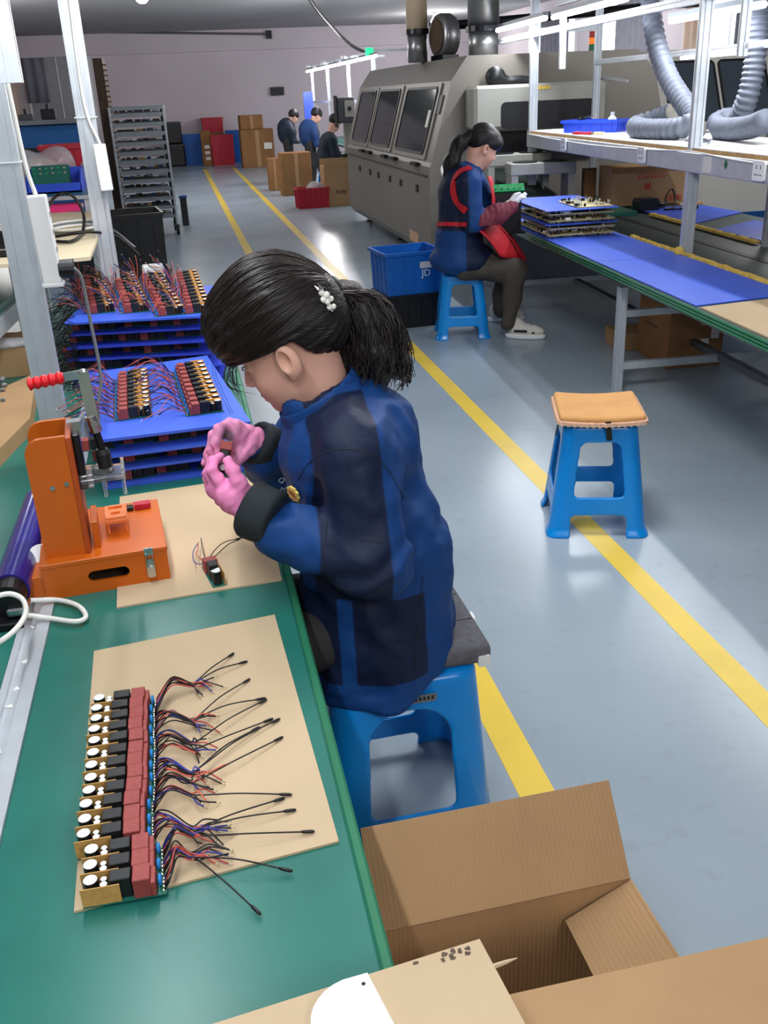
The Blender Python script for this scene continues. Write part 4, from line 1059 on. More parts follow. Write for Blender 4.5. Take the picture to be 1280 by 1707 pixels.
def tray_rows(groups, z, labelfmt, grp, rz, wfn, nw, pitch):
    # groups: (near point, far point, n, name); module reads caps on the right, wires to the left
    for (a, b, n, gname) in groups:
        for i in range(n):
            f = i/(n-1); p = a.lerp(b, f)
            ws = [wfn(k, (i*3+int(a.x*100)) % 11) for k in range(nw)]
            R = Matrix.Rotation(rz, 3, 'Z'); off = R @ Vector((0.112, 0, 0))
            nm = 'nearest' if i == 0 else ('farthest' if i == n-1 else ORD[i]+' from the near end')
            module(labelfmt % (nm, gname), grp, Vector((p.x, p.y, z))-off*0.0, rz, orange=True, wires=ws)
def layer_modules(cs, z, n, label, grp, inset=0.07):
    a, b = Vector(cs[0]), Vector(cs[1])
    inward = (Vector(cs[3])-a).normalized()
    for i in range(n):
        f = (i+0.7+random.uniform(-.2,.2))/(n+0.3); p = a.lerp(b, f)+inward*(inset+random.uniform(-0.02,0.03))
        ob = link('relay_module', bmesh_part('simple'), None, (p.x, p.y, z), (0,0,PI+random.uniform(-.15,.15)+math.atan2((b-a).y,(b-a).x)))
        tag(ob, label + ', ' + ('first','second','third','fourth','fifth','sixth','seventh')[i] + ' from left', 'circuit board', grp)
def grow(cs, g):
    c = sum((Vector(p) for p in cs), Vector((0,0,0)))/4
    return [Vector(p)+(Vector(p)-c).normalized()*g for p in cs]
# front stack
FZ = 0.90
fs_ = [PZ(160,735,FZ), PZ(418,703,FZ), PZ(345,593,FZ), PZ(130,625,FZ)]
nl = 4
for k in range(nl):
    z = ZT + 0.0005 + k*0.0475
    jit = [Vector((random.uniform(-.012,.012), random.uniform(-.012,.012), 0)) for _ in range(1)][0] if k < nl-1 else Vector((0,0,0))
    cs = [p+jit for p in fs_]
    sheet('plastic_sheet', 'blue corrugated sheet, ' + ('lowest of the front stack on the green bench', 'second lowest of the front stack on the green bench', 'third lowest of the front stack on the green bench', 'topmost of the front stack, holding two rows of boards')[k], 'plastic sheet', cs, z, 0.0082, 'blue_sheet', 'blue sheets stacked on the green bench')
    # fluted edge along the near side
    if k < nl-1: layer_modules(cs, z+0.0088, 4, 'relay board inside the front blue stack, %s layer' % ('bottom','middle','top')[k], 'relay boards inside the front stack')
FT = ZT+0.0005+3*0.0475+0.0085
g1 = (PZ(254,692,FT), PZ(248,632,FT), 10, 'left row on front blue sheet'); g2 = (PZ(372,684,FT), PZ(342,618,FT), 10, 'right row on front blue sheet')
rzf = PI + math.atan2((fs_[1]-fs_[0]).y, (fs_[1]-fs_[0]).x)*0.6 + 0.06
tray_rows([g1, g2], FT, 'relay board, %s, %s', 'relay boards on the front blue sheet', rzf, fan_wire, 5, 0.033)
# rear stack
RZ0 = 1.0
rs_ = [Vector((-0.49,3.74,0)), Vector((0.07,3.66,0)), Vector((0.13,4.30,0)), Vector((-0.42,4.36,0))]
nr = 6
rstep = (RZ0-ZT-0.006)/(nr-1)
for k in range(nr):
    z = ZT+0.0005+k*rstep
    j = Vector((random.uniform(-.015,.015), random.uniform(-.02,.02), 0)) if k < nr-1 else Vector((0,0,0))
    cs = [p+j for p in rs_]
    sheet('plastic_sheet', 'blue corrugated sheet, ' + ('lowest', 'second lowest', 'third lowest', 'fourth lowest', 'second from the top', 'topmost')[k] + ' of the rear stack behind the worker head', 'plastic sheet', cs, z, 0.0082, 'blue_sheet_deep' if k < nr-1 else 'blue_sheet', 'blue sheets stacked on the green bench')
    if k < nr-1: layer_modules(cs, z+0.0088, 5, 'relay board inside the rear blue stack, %s layer' % ('bottom','second','third','fourth','top')[k], 'relay boards inside the rear stack')
RT = ZT+0.0005+(nr-1)*rstep+0.0085
rg_ = []
for k, (xa, ya, xb, yb) in enumerate(((193,519,176,468),(250,518,226,466),(308,523,272,466),(352,519,330,463))):
    rg_.append((PZ(xa,ya,RT), PZ(xb,yb,RT), 11, ('first', 'second', 'third', 'fourth')[k]+' row from left on rear blue sheet'))
tray_rows(rg_, RT, 'relay board, %s, %s', 'relay boards on the rear blue sheet', PI+0.03, up_wire, 6, 0.04)
# loose wires spilling off the left side of the rear stack: a tangle nobody could count
tg = MB(); rr = random.Random(5)
for i in range(150):
    y = rr.uniform(3.62, 4.2); x = -0.50-abs(rr.gauss(0,0.05)); z = rr.uniform(ZT+0.02, 1.06)
    p0 = Vector((-0.455, y, z)); p3 = Vector((x-0.02, y+rr.uniform(-0.1,0.06), max(ZT+0.012, z+rr.uniform(-0.10,0.03)))); 
    tg.tube(cubic([p0, (p0+p3)/2+Vector((0,rr.uniform(-.02,.02),0.02)), p3], 4), 0.0014, 4)
tgo = tg.build('wire_tangle', 'wire_black', fix=False); tag(tgo, 'dark tangle of wires spilling off the left of rear stack', 'wires', kind='stuff')

# ================================================================== ORANGE PRESS JIG
jl = Vector((-0.398, 1.962, ZT)); jr = Vector((-0.128, 1.985, ZT)); ja = math.atan2((jr-jl).y, (jr-jl).x)
jig = thing('press_jig', 'orange acrylic press jig with red toggle handle on the green bench', 'press jig', jl, ja)
JW = 0.272; JD = 0.29; JH = 0.086; tk = 0.010
def jb(name, c, d, m='orange_board', bev=0.0012): return MB().box(c, d, bev=bev).build(name, m, jig)
# front panel with an oblong slot: built as a frame
fpn = MB(); n = 6
ring_in = rrect(0.095, 0.026, 0.185, 0.053, 0.0132, n)
ring_out = []
for (u, v) in ring_in:   # spread slot points to the panel border
    cu_, cv_ = 0.14, 0.0395; a = math.atan2(v-cv_, u-cu_); dx, dy = math.cos(a), math.sin(a)
    s = min(((JW-cu_) if dx > 0 else cu_)/max(1e-6, abs(dx)), ((JH-tk-cv_) if dy > 0 else cv_)/max(1e-6, abs(dy)))
    ring_out.append((cu_+dx*s, cv_+dy*s))
# make sure the corners are reached
for cx, cy in ((0,0),(JW,0),(JW,JH-tk),(0,JH-tk)):
    k = min(range(len(ring_out)), key=lambda i: (ring_out[i][0]-cx)**2+(ring_out[i][1]-cy)**2); ring_out[k] = (cx, cy)
fpn.frame(ring_out, ring_in, 0, tk, lambda u,v,w: Vector((u, w, v))); fpn.build('front_panel', 'orange_board', jig)
jb('back_panel', (JW/2, JD-tk/2, (JH-tk)/2), (JW, tk, JH-tk)); jb('side_panel', (tk/2, JD/2, (JH-tk)/2), (tk, JD-2*tk, JH-tk)); jb('side_panel', (JW-tk/2, JD/2, (JH-tk)/2), (tk, JD-2*tk, JH-tk), 'orange_edge')
jb('top_plate', (JW/2, JD/2, JH-tk/2), (JW+0.004, JD+0.004, tk))
jb('inner_floor', (JW/2, JD/2, 0.004), (JW-0.03, JD-0.03, 0.006), 'machine_wood')
# extra board sticking out on the left under the base
jb('base_ledge', (-0.03, 0.07, 0.03), (0.07, 0.12, 0.05), 'orange_board')
# column: front plate, rear plate, mounting plate
def plate(name, y0, y1, top):
    r = 0.035; x0, x1 = 0.012, 0.098; z0 = JH
    poly = [(x0,z0),(x1,z0),(x1,top)] + [(x0+r+r*math.cos(PI/2+PI/2*i/6), top-r+r*math.sin(PI/2+PI/2*i/6)) for i in range(7)]
    q = MB(); q.prism(poly, y0, y1, lambda u,v,w: Vector((u,w,v))); q.build(name, 'orange_board', jig)
plate('column_plate', 0.030, 0.042, 0.362); plate('column_plate', 0.158, 0.170, 0.362)
jb('mounting_plate', (0.104, 0.10, JH+0.137), (0.012, 0.148, 0.274), 'orange_edge')
jb('column_foot', (0.125, 0.10, JH+0.032), (0.014, 0.10, 0.064), 'orange_board')
for (x, z) in ((0.055,JH+0.165),(0.085,JH+0.170)):
    q = MB(); q.cyl((x,0.030,z),(x,0.026,z),0.0055,8); q.build('screw', 'steel', jig)
# screws seen on the inner column wall
for z in (0.335, 0.315):
    q = MB(); q.cyl((0.098,0.10,z),(0.086,0.10,z),0.006,8); q.build('screw', 'steel', jig)
jb('clamp_bracket', (0.118, 0.10, JH+0.20), (0.016, 0.06, 0.13), 'black_plastic', 0.003)
# toggle clamp, at y = 0.10 from the front
def JL(px, py, yl):   # local point on a plane of the jig seen at that pixel
    w = PY(px, py, 1.965+yl); R = Matrix.Rotation(-ja, 3, 'Z'); return R @ (w-jl)
yc = 0.10
hA = JL(46,641,yc); hB = JL(106,629,yc); pv = JL(138,623,yc); lk = JL(157,704,yc); rd0 = JL(150,690,yc); rd1 = JL(170,748,yc); tp1 = JL(176,778,yc)
L = [hA.lerp(hB, i/24) for i in range(25)]
rad = [0.0125*(1+0.16*math.sin(i*2*PI/5)) for i in range(25)]; rad[0] = 0.006; rad[-1] = 0.011
MB().tube(L, 0.012, 14, True, rad).build('handle_grip', 'red_rubber', jig, True)
MB().bar(hB-(hB-hA).normalized()*0.01, pv, 0.006, 0.018).build('handle_arm', 'steel', jig)
for s in (-0.007, 0.007):
    MB().bar(pv+Vector((0,s,0.006)), lk+Vector((0,s,-0.004)), 0.004, 0.024, up=(1,0,0)).build('link_bar', 'steel', jig)
for p in (pv, lk): MB().cyl(p+Vector((0,-0.016,0)), p+Vector((0,0.016,0)), 0.008, 10).build('pivot_pin', 'steel', jig)
rdir = (rd1-rd0).normalized()
plumb = Vector((rd1.x, yc, rd1.z))
MB().cyl(rd0, rd1, 0.0085, 14).build('plunger_rod', 'dark_steel', jig)
MB().tube([rd0.lerp(rd1,0.05), rd0.lerp(rd1,0.5)], 0.0145, 12).build('guide_sleeve', 'steel', jig)
MB().tube([rd1, rd1.lerp(tp1,0.25), tp1], 0.016, 16, True, [0.0125,0.0165,0.0155]).build('rubber_tip', 'black_rubber', jig)
MB().box((0.118, 0.10, lk.z-0.01), (0.03, 0.03, 0.035)).build('clamp_bracket', 'steel', jig)
# clear press plate with ring and pins
ac0 = JL(172,792,yc)
MB().box((ac0.x-0.005, yc, ac0.z), (0.105, 0.085, 0.009), bev=0.001).build('press_plate', 'acrylic', jig)
MB().box((0.125, yc, ac0.z-0.002), (0.03, 0.07, 0.03), bev=0.001).build('press_arm', 'acrylic', jig)
MB().lathe([(0.017,0.0045),(0.025,0.0045),(0.025,0.018),(0.017,0.018),(0.017,0.0045)], 24, None, (ac0.x, yc, ac0.z)).build('press_ring', 'acrylic', jig)
for (dx, dy) in ((0.0,-0.03),(0.042,-0.03),(0.0,0.03),(0.042,0.03)):
    MB().cyl((ac0.x+dx, yc+dy, ac0.z-0.004), (ac0.x+dx, yc+dy, ac0.z-0.045), 0.004, 8).build('press_pin', 'acrylic', jig)
MB().box((ac0.x+0.045, yc, ac0.z+0.012), (0.008, 0.06, 0.022), bev=0.001).build('press_lug', 'acrylic', jig)
# orange nest on the base plate
nx, ny = 0.172, 0.155
nest = jb('nest', (nx, ny, JH+0.030), (0.052, 0.088, 0.009), 'orange_nest')
for (dx, dy) in ((-0.02,-0.036),(0.02,-0.036),(-0.02,0.036),(0.02,0.036)):
    MB().cyl((nx+dx,ny+dy,JH),(nx+dx,ny+dy,JH+0.027),0.003,8).build('nest_leg', 'orange_nest', jig)
for (dx, dy, w, h) in ((0,0.034,0.046,0.010),(-0.02,0.0,0.008,0.06),(0.02,0.0,0.008,0.06),(0,-0.034,0.046,0.010),(0.0,0.002,0.02,0.012)):
    MB().box((nx+dx,ny+dy,JH+0.0365),(w,h,0.006)).build('nest_ridge', 'orange_nest', jig)
MB().box((0.235, 0.245, JH+0.008), (0.040, 0.022, 0.016), bev=0.002).build('switch', 'crate_red', jig)
MB().box((0.205, 0.245, JH+0.005), (0.016, 0.020, 0.010), bev=0.001).build('terminal', 'black_plastic', jig)
# draw latch on the front right corner
lx = 0.232
MB().box((lx, -0.002, JH-0.006), (0.020, 0.004, 0.018)).build('latch', 'steel', jig)
q = MB(); q.prism(rrect(-0.009,-0.046,0.009,0.0,0.006,4), 0, 0.006, lambda u,v,w: Vector((lx+u, -0.003-w, JH-0.022+v))); q.build('latch', 'steel', jig)
MB().tube([(lx-0.007,-0.009,JH-0.012),(lx-0.006,-0.012,JH-0.040),(lx+0.006,-0.012,JH-0.040),(lx+0.007,-0.009,JH-0.012)],0.0015,6).build('latch_loop', 'steel', jig)
# flat washer-like disc at the back left of jig
ds = thing('white_disc', 'small white disc between the jig and the purple tube', 'disc', (-0.413, 2.07, ZT+0.03), 0)
MB().lathe([(0.012,0),(0.026,0.0),(0.028,0.006),(0.026,0.012),(0.012,0.012)], 20, Matrix.Rotation(0.9,3,'X'), (0,0,0.03)).build('disc', 'white_plastic', ds)
MB().cyl((0,0,-0.03),(0,0,0.03),0.006,8).build('stem', 'dark_steel', ds)

# purple roller tube lying along the rail, with a white cable
tu0 = Vector((-0.452, 1.72, ZT+0.055)); tu1 = Vector((-0.405, 2.42, ZT+0.055))
q0 = PZ(18,985,ZT+0.05); q1 = PZ(66,838,ZT+0.05)
rt_ = thing('roller_tube', 'glossy dark purple tube lying along the rail by the jig', 'tube', (0,0,0))
dq = (q1-q0).normalized()
MB().tube([q0, q1], 0.040, 28).build('tube_body', 'purple_tube', rt_, True, fix=True)
auto_smooth(bpy.data.objects['tube_body'])
MB().tube([q0-dq*0.05, q0-dq*0.001], 0.036, 20).build('end_cap', 'black_plastic', rt_)
MB().box(q0+Vector((0.02,-0.045,-0.02)), (0.045, 0.05, 0.02), bev=0.004).build('bracket', 'steel', rt_)
MB().box(q0+Vector((0.0,-0.03,-0.042)), (0.06, 0.12, 0.02), bev=0.003).build('foot', 'dark_steel', rt_)
wcb = thing('white_cable', 'thick white cable looping over the aluminium rail', 'cable', PZ(60,1010,ZT+0.01))
o0 = Vector(wcb.location)
zc = ZT+0.012
pts = [PZ(-25,1085,zc+0.06), PZ(20,1055,zc+0.08), PZ(42,1025,zc+0.08), PZ(38,1000,zc+0.07), PZ(15,990,zc+0.08), PZ(-20,998,zc+0.08)]
MB().tube([p-o0 for p in cubic(pts, 8)], 0.0055, 10).build('cable', 'wire_white', wcb, True)
pts = [PZ(40,1025,zc+0.012), PZ(80,1030,zc), PZ(125,1036,zc), PZ(143,1028,zc), PZ(130,1010,zc), PZ(95,1000,zc), PZ(50,1001,zc+0.01)]
MB().tube([p-o0 for p in cubic(pts, 8)], 0.0055, 10).build('cable', 'wire_white', wcb, True)
# scraps in the rail groove
rr = random.Random(11)
for k in range(7):
    y = 1.25+0.1*k+rr.uniform(-0.03,0.03)
    s = MB(); s.prism([(-0.006,-0.006),(0.007,-0.004),(0.001,0.009)], 0, 0.002, lambda u,v,w: Vector((u,v,w)))
    o = s.build('scrap', 'paper', None, loc=(-0.419+rr.uniform(-.004,.004), y, ZT-0.0075), rot=(0.1,0.1,rr.uniform(0,6)))
    tag(o, 'tiny white scrap lying in the groove of aluminium rail', 'scrap', 'white scraps in the rail groove')

# ================================================================== POWER STRIPS, CABLES AND SHELVES BY THE LEFT UPRIGHTS
def power_strip(label, top, bottom, w, d):
    t = thing('power_strip', label, 'power strip', bottom, 0, 'white power strips on the uprights')
    v = Vector(top)-Vector(bottom); 
    q = MB(); q.bar((0,0,0), v, w, d, up=(0,1,0)); b = q.build('body', 'white_plastic', t)
    bm = b.modifiers.new('b','BEVEL'); bm.width = 0.006; bm.segments = 3
    for k in range(4):
        c = v*(0.18+0.2*k)
        for s in (-0.010, 0.010): MB().box(c+Vector((w/2+0.0004,s,0)), (0.0015,0.004,0.014)).build('slot', 'wire_grey', t)
    return t, v
s1t = PY(60,325,2.80); s1b = PY(80,472,2.80)
ps1, v1 = power_strip('white power strip fixed to the near aluminium upright', s1t, Vector((s1t.x+0.004, 2.80, s1b.z)), 0.052, 0.040)
MB().box((0,0,-0.004), (0.058,0.046,0.012), bev=0.003).build('end_cap', 'white_plastic', ps1)
q = MB(); q.cyl((0.022,-0.0,0.035),(0.062,-0.0,0.035),0.026,16); q.build('plug', 'black_plastic', ps1)
q = MB(); q.tube(cubic([(0.062,0,0.035),(0.075,0.02,0.0),(0.078,0.03,-0.12),(0.082,0.02,-0.28),(0.060,0.0,-0.38),(0.058,-0.02,-0.50)],8),0.005,8); q.build('cable', 'wire_grey', ps1, True)
q = MB(); q.tube(cubic([(-0.004,0.0,v1.z-0.005),(-0.02,0.02,v1.z+0.08),(-0.03,0.035,v1.z+0.3)],6),0.006,8); q.build('cable', 'wire_white', ps1, True)
s2t = PY(165,240,4.44); s2b = PY(178,318,4.44)
ps2, v2 = power_strip('white power strip hanging on the far aluminium upright', s2t, Vector((s2t.x+0.005,4.44,s2b.z)), 0.052, 0.036)
q = MB(); q.tube(cubic([(0,0,v2.z-0.005),(-0.04,-0.0,v2.z+0.16),(-0.035,0.0,v2.z+0.55),(-0.03,0,v2.z+0.8)],6),0.007,8); q.build('cable', 'wire_white', ps2, True)
for (p, yy, nm) in ((PY(25,272,2.8), 2.85, 'near'), (PY(140,196,4.4), 4.47, 'far')):
    z = p.z; x = -0.455 if nm == 'near' else -0.352
    o = MB(); o.frame(rrect(-0.047,-0.029,0.047,0.029,0.004,2), rrect(-0.0435,-0.0255,0.0435,0.0255,0.003,2), -0.002, 0.002, lambda u,v,w: Vector((u,v,w)))
    ob = o.build('cable_tie', 'white_plastic', None, loc=(x, 2.88 if nm == 'near' else 4.5, z)); tag(ob, 'white cable tie around the %s aluminium upright' % nm, 'cable tie')

# wooden shelf board behind the near upright, on a low green shelf unit
ZS = 1.22
sc = [PZ(-70,447,ZS), PZ(150,428,ZS), PZ(180,352,ZS), PZ(-40,356,ZS)]
ws_ = thing('side_shelf', 'green topped side shelf with aluminium frame behind the near upright', 'shelf', (0,0,0))
# low green shelf
ZG = 1.04
gc = [PZ(-60,560,ZG), PZ(36,478,ZG), PZ(36,478,ZG)+Vector((-0.02,0.9,0)), PZ(-60,560,ZG)+Vector((-0.25,1.6,0))]
q = MB(); q.prism([(p.x,p.y) for p in gc], ZG-0.03, ZG, lambda u,v,w: Vector((u,v,w))); q.build('shelf_top', 'green_mat', ws_)
MB().bar(gc[0]+Vector((0.0,0,-0.065)), gc[1]+Vector((0,0,-0.065)), 0.03, 0.07).build('front_beam', 'alu', ws_)
for p in (gc[0].lerp(gc[1],0.02), gc[2]): MB().bar((p.x-0.02,p.y+0.03,ZT), (p.x-0.02,p.y+0.03,ZG-0.03), 0.04, 0.04, up=(0,1,0)).build('leg', 'alu', ws_)
MB().bar(gc[1]+Vector((-0.03,0.05,-0.30)), gc[1]+Vector((-0.03,0.05,0.19)), 0.03,0.03, up=(0,1,0)).build('leg', 'alu', ws_)
q = MB(); q.prism([(p.x,p.y) for p in sc], ZS-0.014, ZS, lambda u,v,w: Vector((u,v,w))); q.build('shelf_board', 'plywood', ws_)
MB().bar(sc[3].lerp(sc[2],0.5)+Vector((0.1,-0.2,-0.19)), sc[3].lerp(sc[2],0.5)+Vector((0.1,-0.2,-0.014)), 0.03,0.03, up=(0,1,0)).build('leg', 'alu', ws_)
# high shelf behind with bin of bags
ZH = 1.30
hs = [PZ(20,331,ZH), PZ(152,324,ZH), PZ(150,310,ZH)+Vector((0,0.4,0)), PZ(-20,310,ZH)+Vector((0,0.4,0))]
q = MB(); q.prism([(p.x,p.y) for p in hs], ZH-0.02, ZH, lambda u,v,w: Vector((u,v,w))); q.build('shelf_top', 'green_mat', ws_)
MB().bar(hs[0]+Vector((0,0,-0.012)), hs[1]+Vector((0,0,-0.012)), 0.02, 0.02).build('front_beam', 'alu', ws_)
for p in (hs[1], hs[2]): MB().bar((p.x-0.03,p.y+0.03,ZT), (p.x-0.03,p.y+0.03,ZH-0.02), 0.03, 0.03, up=(0,1,0)).build('leg', 'alu', ws_)
# pink roll on the wooden board
pk = thing('pink_folder', 'bright pink plastic folder lying on the wooden shelf board', 'folder', PZ(105,353,ZS+0.0005), -0.02)
q = MB(); q.prism([(-0.10,0),(0.10,0),(0.105,0.016),(0.10,0.034),(-0.10,0.034),(-0.11,0.02)], -0.02, 0.10, lambda u,v,w: Vector((u,w,v))); q.build('cover', 'pink_plastic', pk)
MB().box((0,0.04,0.0365),(0.20,0.11,0.003)).build('flap', 'pink_plastic', pk)
# cables coiled on the board
cc = thing('cable_coil', 'coil of white and black cables on the wooden shelf board', 'cable', PZ(120,390,ZS+0.001))
o0 = Vector(cc.location)
for k in range(3):
    pts = []
    for i in range(17):
        a = 2*PI*i/16; c = PZ(128,384,ZS); pts.append(Vector((c.x+(0.115+0.01*k)*math.cos(a), c.y+(0.15+0.02*k)*math.sin(a), ZS+0.008+0.008*k))-o0)
    MB().tube(pts, 0.0065, 8).build('cable', 'wire_white' if k != 1 else 'wire_grey', cc, True)
pts = [PZ(70,372,ZS+0.01), PZ(90,330,ZS+0.16), PZ(118,325,ZS+0.17), PZ(138,352,ZS+0.10), PZ(138,385,ZS+0.02), PZ(120,402,ZS+0.012), PZ(85,402,ZS+0.010)]
MB().tube([p-o0 for p in cubic(pts,8)], 0.007, 8).build('cable', 'wire_black', cc, True)
pts = [PZ(90,395,ZS+0.02), PZ(150,387,ZS+0.03), PZ(195,395,ZS-0.02), PZ(232,425,ZS-0.10)]
MB().tube([p-o0 for p in cubic(pts,8)], 0.006, 8).build('cable', 'wire_black', cc, True)
pts = [PZ(140,375,ZS+0.03), PZ(185,382,ZS+0.0), PZ(225,412,ZS-0.08)]
MB().tube([p-o0 for p in cubic(pts,8)], 0.005, 8).build('cable', 'wire_grey', cc, True)
# dark laptop-like case on the left end of the board
bk = thing('black_case', 'black instrument case standing at the left end of shelf board', 'case', PZ(-12,430,ZS+0.0005))
MB().box((0,0.10,0.05),(0.16,0.22,0.10),bev=0.006).build('case', 'black_plastic', bk); MB().box((0.02,-0.011,0.03),(0.09,0.002,0.006)).build('trim', 'steel', bk)
for k in range(4): MB().box((0.0,-0.011,0.05+0.011*k),(0.12,0.002,0.004)).build('vent', 'dark_steel', bk)
# scoop bin, red crate, green boards and bags on the high shelf
bn_ = PZ(92,322,ZH+0.0005)
bi = thing('parts_bin', 'bright blue open-front parts bin on the left shelf', 'bin', bn_, 0.0)
W_, D_, H_ = 0.30, 0.34, 0.12
q = MB()
q.box((0,D_/2,0.004),(W_,D_,0.008)); q.build('base', 'bin_blue', bi)
for s in (-1,1):
    q = MB(); q.prism([(0,0.0),(D_,0),(D_,H_),(0.10,H_),(0.0,0.05)], -0.004, 0.004, lambda u,v,w: Vector((s*W_/2+w,u,v))); q.build('side', 'bin_blue', bi)
MB().box((0,0.004,0.026),(W_,0.008,0.052)).build('front_lip', 'bin_blue', bi); MB().box((0,D_-0.004,H_/2),(W_,0.008,H_)).build('back', 'bin_blue', bi)
for k in range(4):
    gb = thing('green_circuit_board', 'green circuit board leaning in the blue parts bin, %s from the front' % ORD[k].replace('nearest','first'), 'circuit board', bn_+Vector((-0.02,0.07+0.045*k,0.012)), 0.1, 'green panels in the blue bin')
    Mr = Matrix.Rotation(-0.5-0.05*k,3,'X')
    MB().box(Mr @ Vector((0,0,0.075)), (0.20,0.003,0.15), M=Mr).build('board', 'pcb_green', gb)
    for j in range(12):
        MB().box(Mr @ Vector((-0.085+0.034*(j%6), -0.0035, 0.10+0.03*(j//6))), (0.012,0.005,0.010), M=Mr).build('component', 'solder' if j%2 else 'pcb_tray_green', gb)
open_bin('crate', 'red plastic crate beside blue parts bin on left shelf', 'crate', bn_+Vector((0.015,0.60,0.0)), 0.05, 0.22, 0.22, 0.24, 'crate_red', ribs=4)
def lump(name, label, cat, loc, blobs, m, h=0.012, amp=0.012, fr=22, group=None, seed=0):
    def fn(X,Y,Z):
        d = None
        for c, r in blobs:
            e = ellip((X,Y,Z), c, r); d = e if d is None else smin(d, e, 0.03)
        d = d + amp*np.sin(X*fr+seed)*np.sin(Y*fr*1.3+1+seed)*np.sin(Z*fr*1.1+2)
        return np.maximum(d, -Z+0.0005)
    lo = [min(c[i]-r[i] for c, r in blobs)-0.05 for i in range(3)]; hi = [max(c[i]+r[i] for c, r in blobs)+0.05 for i in range(3)]; lo[2] = -2*h
    v, f = surface_nets(fn, lo, hi, h)
    return tag(link(name, np_mesh(name, v, f, m), None, loc), label, cat, group)
lump('plastic_bag', 'crumpled clear plastic bag of parts behind blue bin', 'bag', bn_+Vector((-0.10,0.44,0.0)), [((-0.08,0,0.10),(0.13,0.09,0.12)),((0.08,0.02,0.12),(0.12,0.08,0.12))], 'plastic_bag', seed=1)
lump('paper_bundle', 'pale paper bundle inside the clear bag on left shelf', 'paper', bn_+Vector((-0.12,0.45,0.0)), [((0.0,0,0.09),(0.13,0.06,0.09))], 'fleece', amp=0.006, seed=4)
lump('plastic_bag', 'clear plastic bag sagging over right side of the blue bin', 'bag', bn_+Vector((0.19,0.30,0.0)), [((0.0,0,0.05),(0.055,0.09,0.08)),((-0.02,0.08,0.10),(0.05,0.08,0.06))], 'plastic_bag', seed=2)
# carton and bag of clips on the far belt of the green bench (left edge)
cA = thing('carton', 'brown carton with bubble wrap at the left edge of bench', 'carton', Vector((-0.84,3.98,ZT)), 0.06)
MB().box((0,0.16,0.06),(0.42,0.32,0.12),bev=0.003).build('body', 'carton', cA)
q = lump('bubble_wrap', 'clear bubble wrap strip over the carton at left edge', 'bubble wrap', (-0.82,4.02,ZT+0.1205), [((0,0,0.012),(0.20,0.05,0.025))], 'plastic_bag', h=0.008, amp=0.004, fr=120)
cB = card('folded brown card lying on the belt below the near upright', [PZ(-40,820,ZT), PZ(55,720,ZT), PZ(78,640,ZT)+Vector((-0.03,0,0)), PZ(-60,700,ZT)], t=0.05, m='carton')
rr = random.Random(21)
for k in range(26):
    p = PZ(rr.uniform(-8,22), rr.uniform(590,632), ZT+0.10)
    o = MB().box((0,0,0),(0.022,0.016,0.010),bev=0.002).build('plastic_clip','wire_grey' if k%3 else 'white_plastic',None,loc=(p.x-0.02,p.y-0.12,ZT+0.008+0.011*(k%6)),rot=(rr.uniform(0,3),rr.uniform(0,3),rr.uniform(0,3)))
    tag(o, 'small grey plastic clip in the heap at left edge of bench', 'clip', 'grey clips heaped at the left edge')

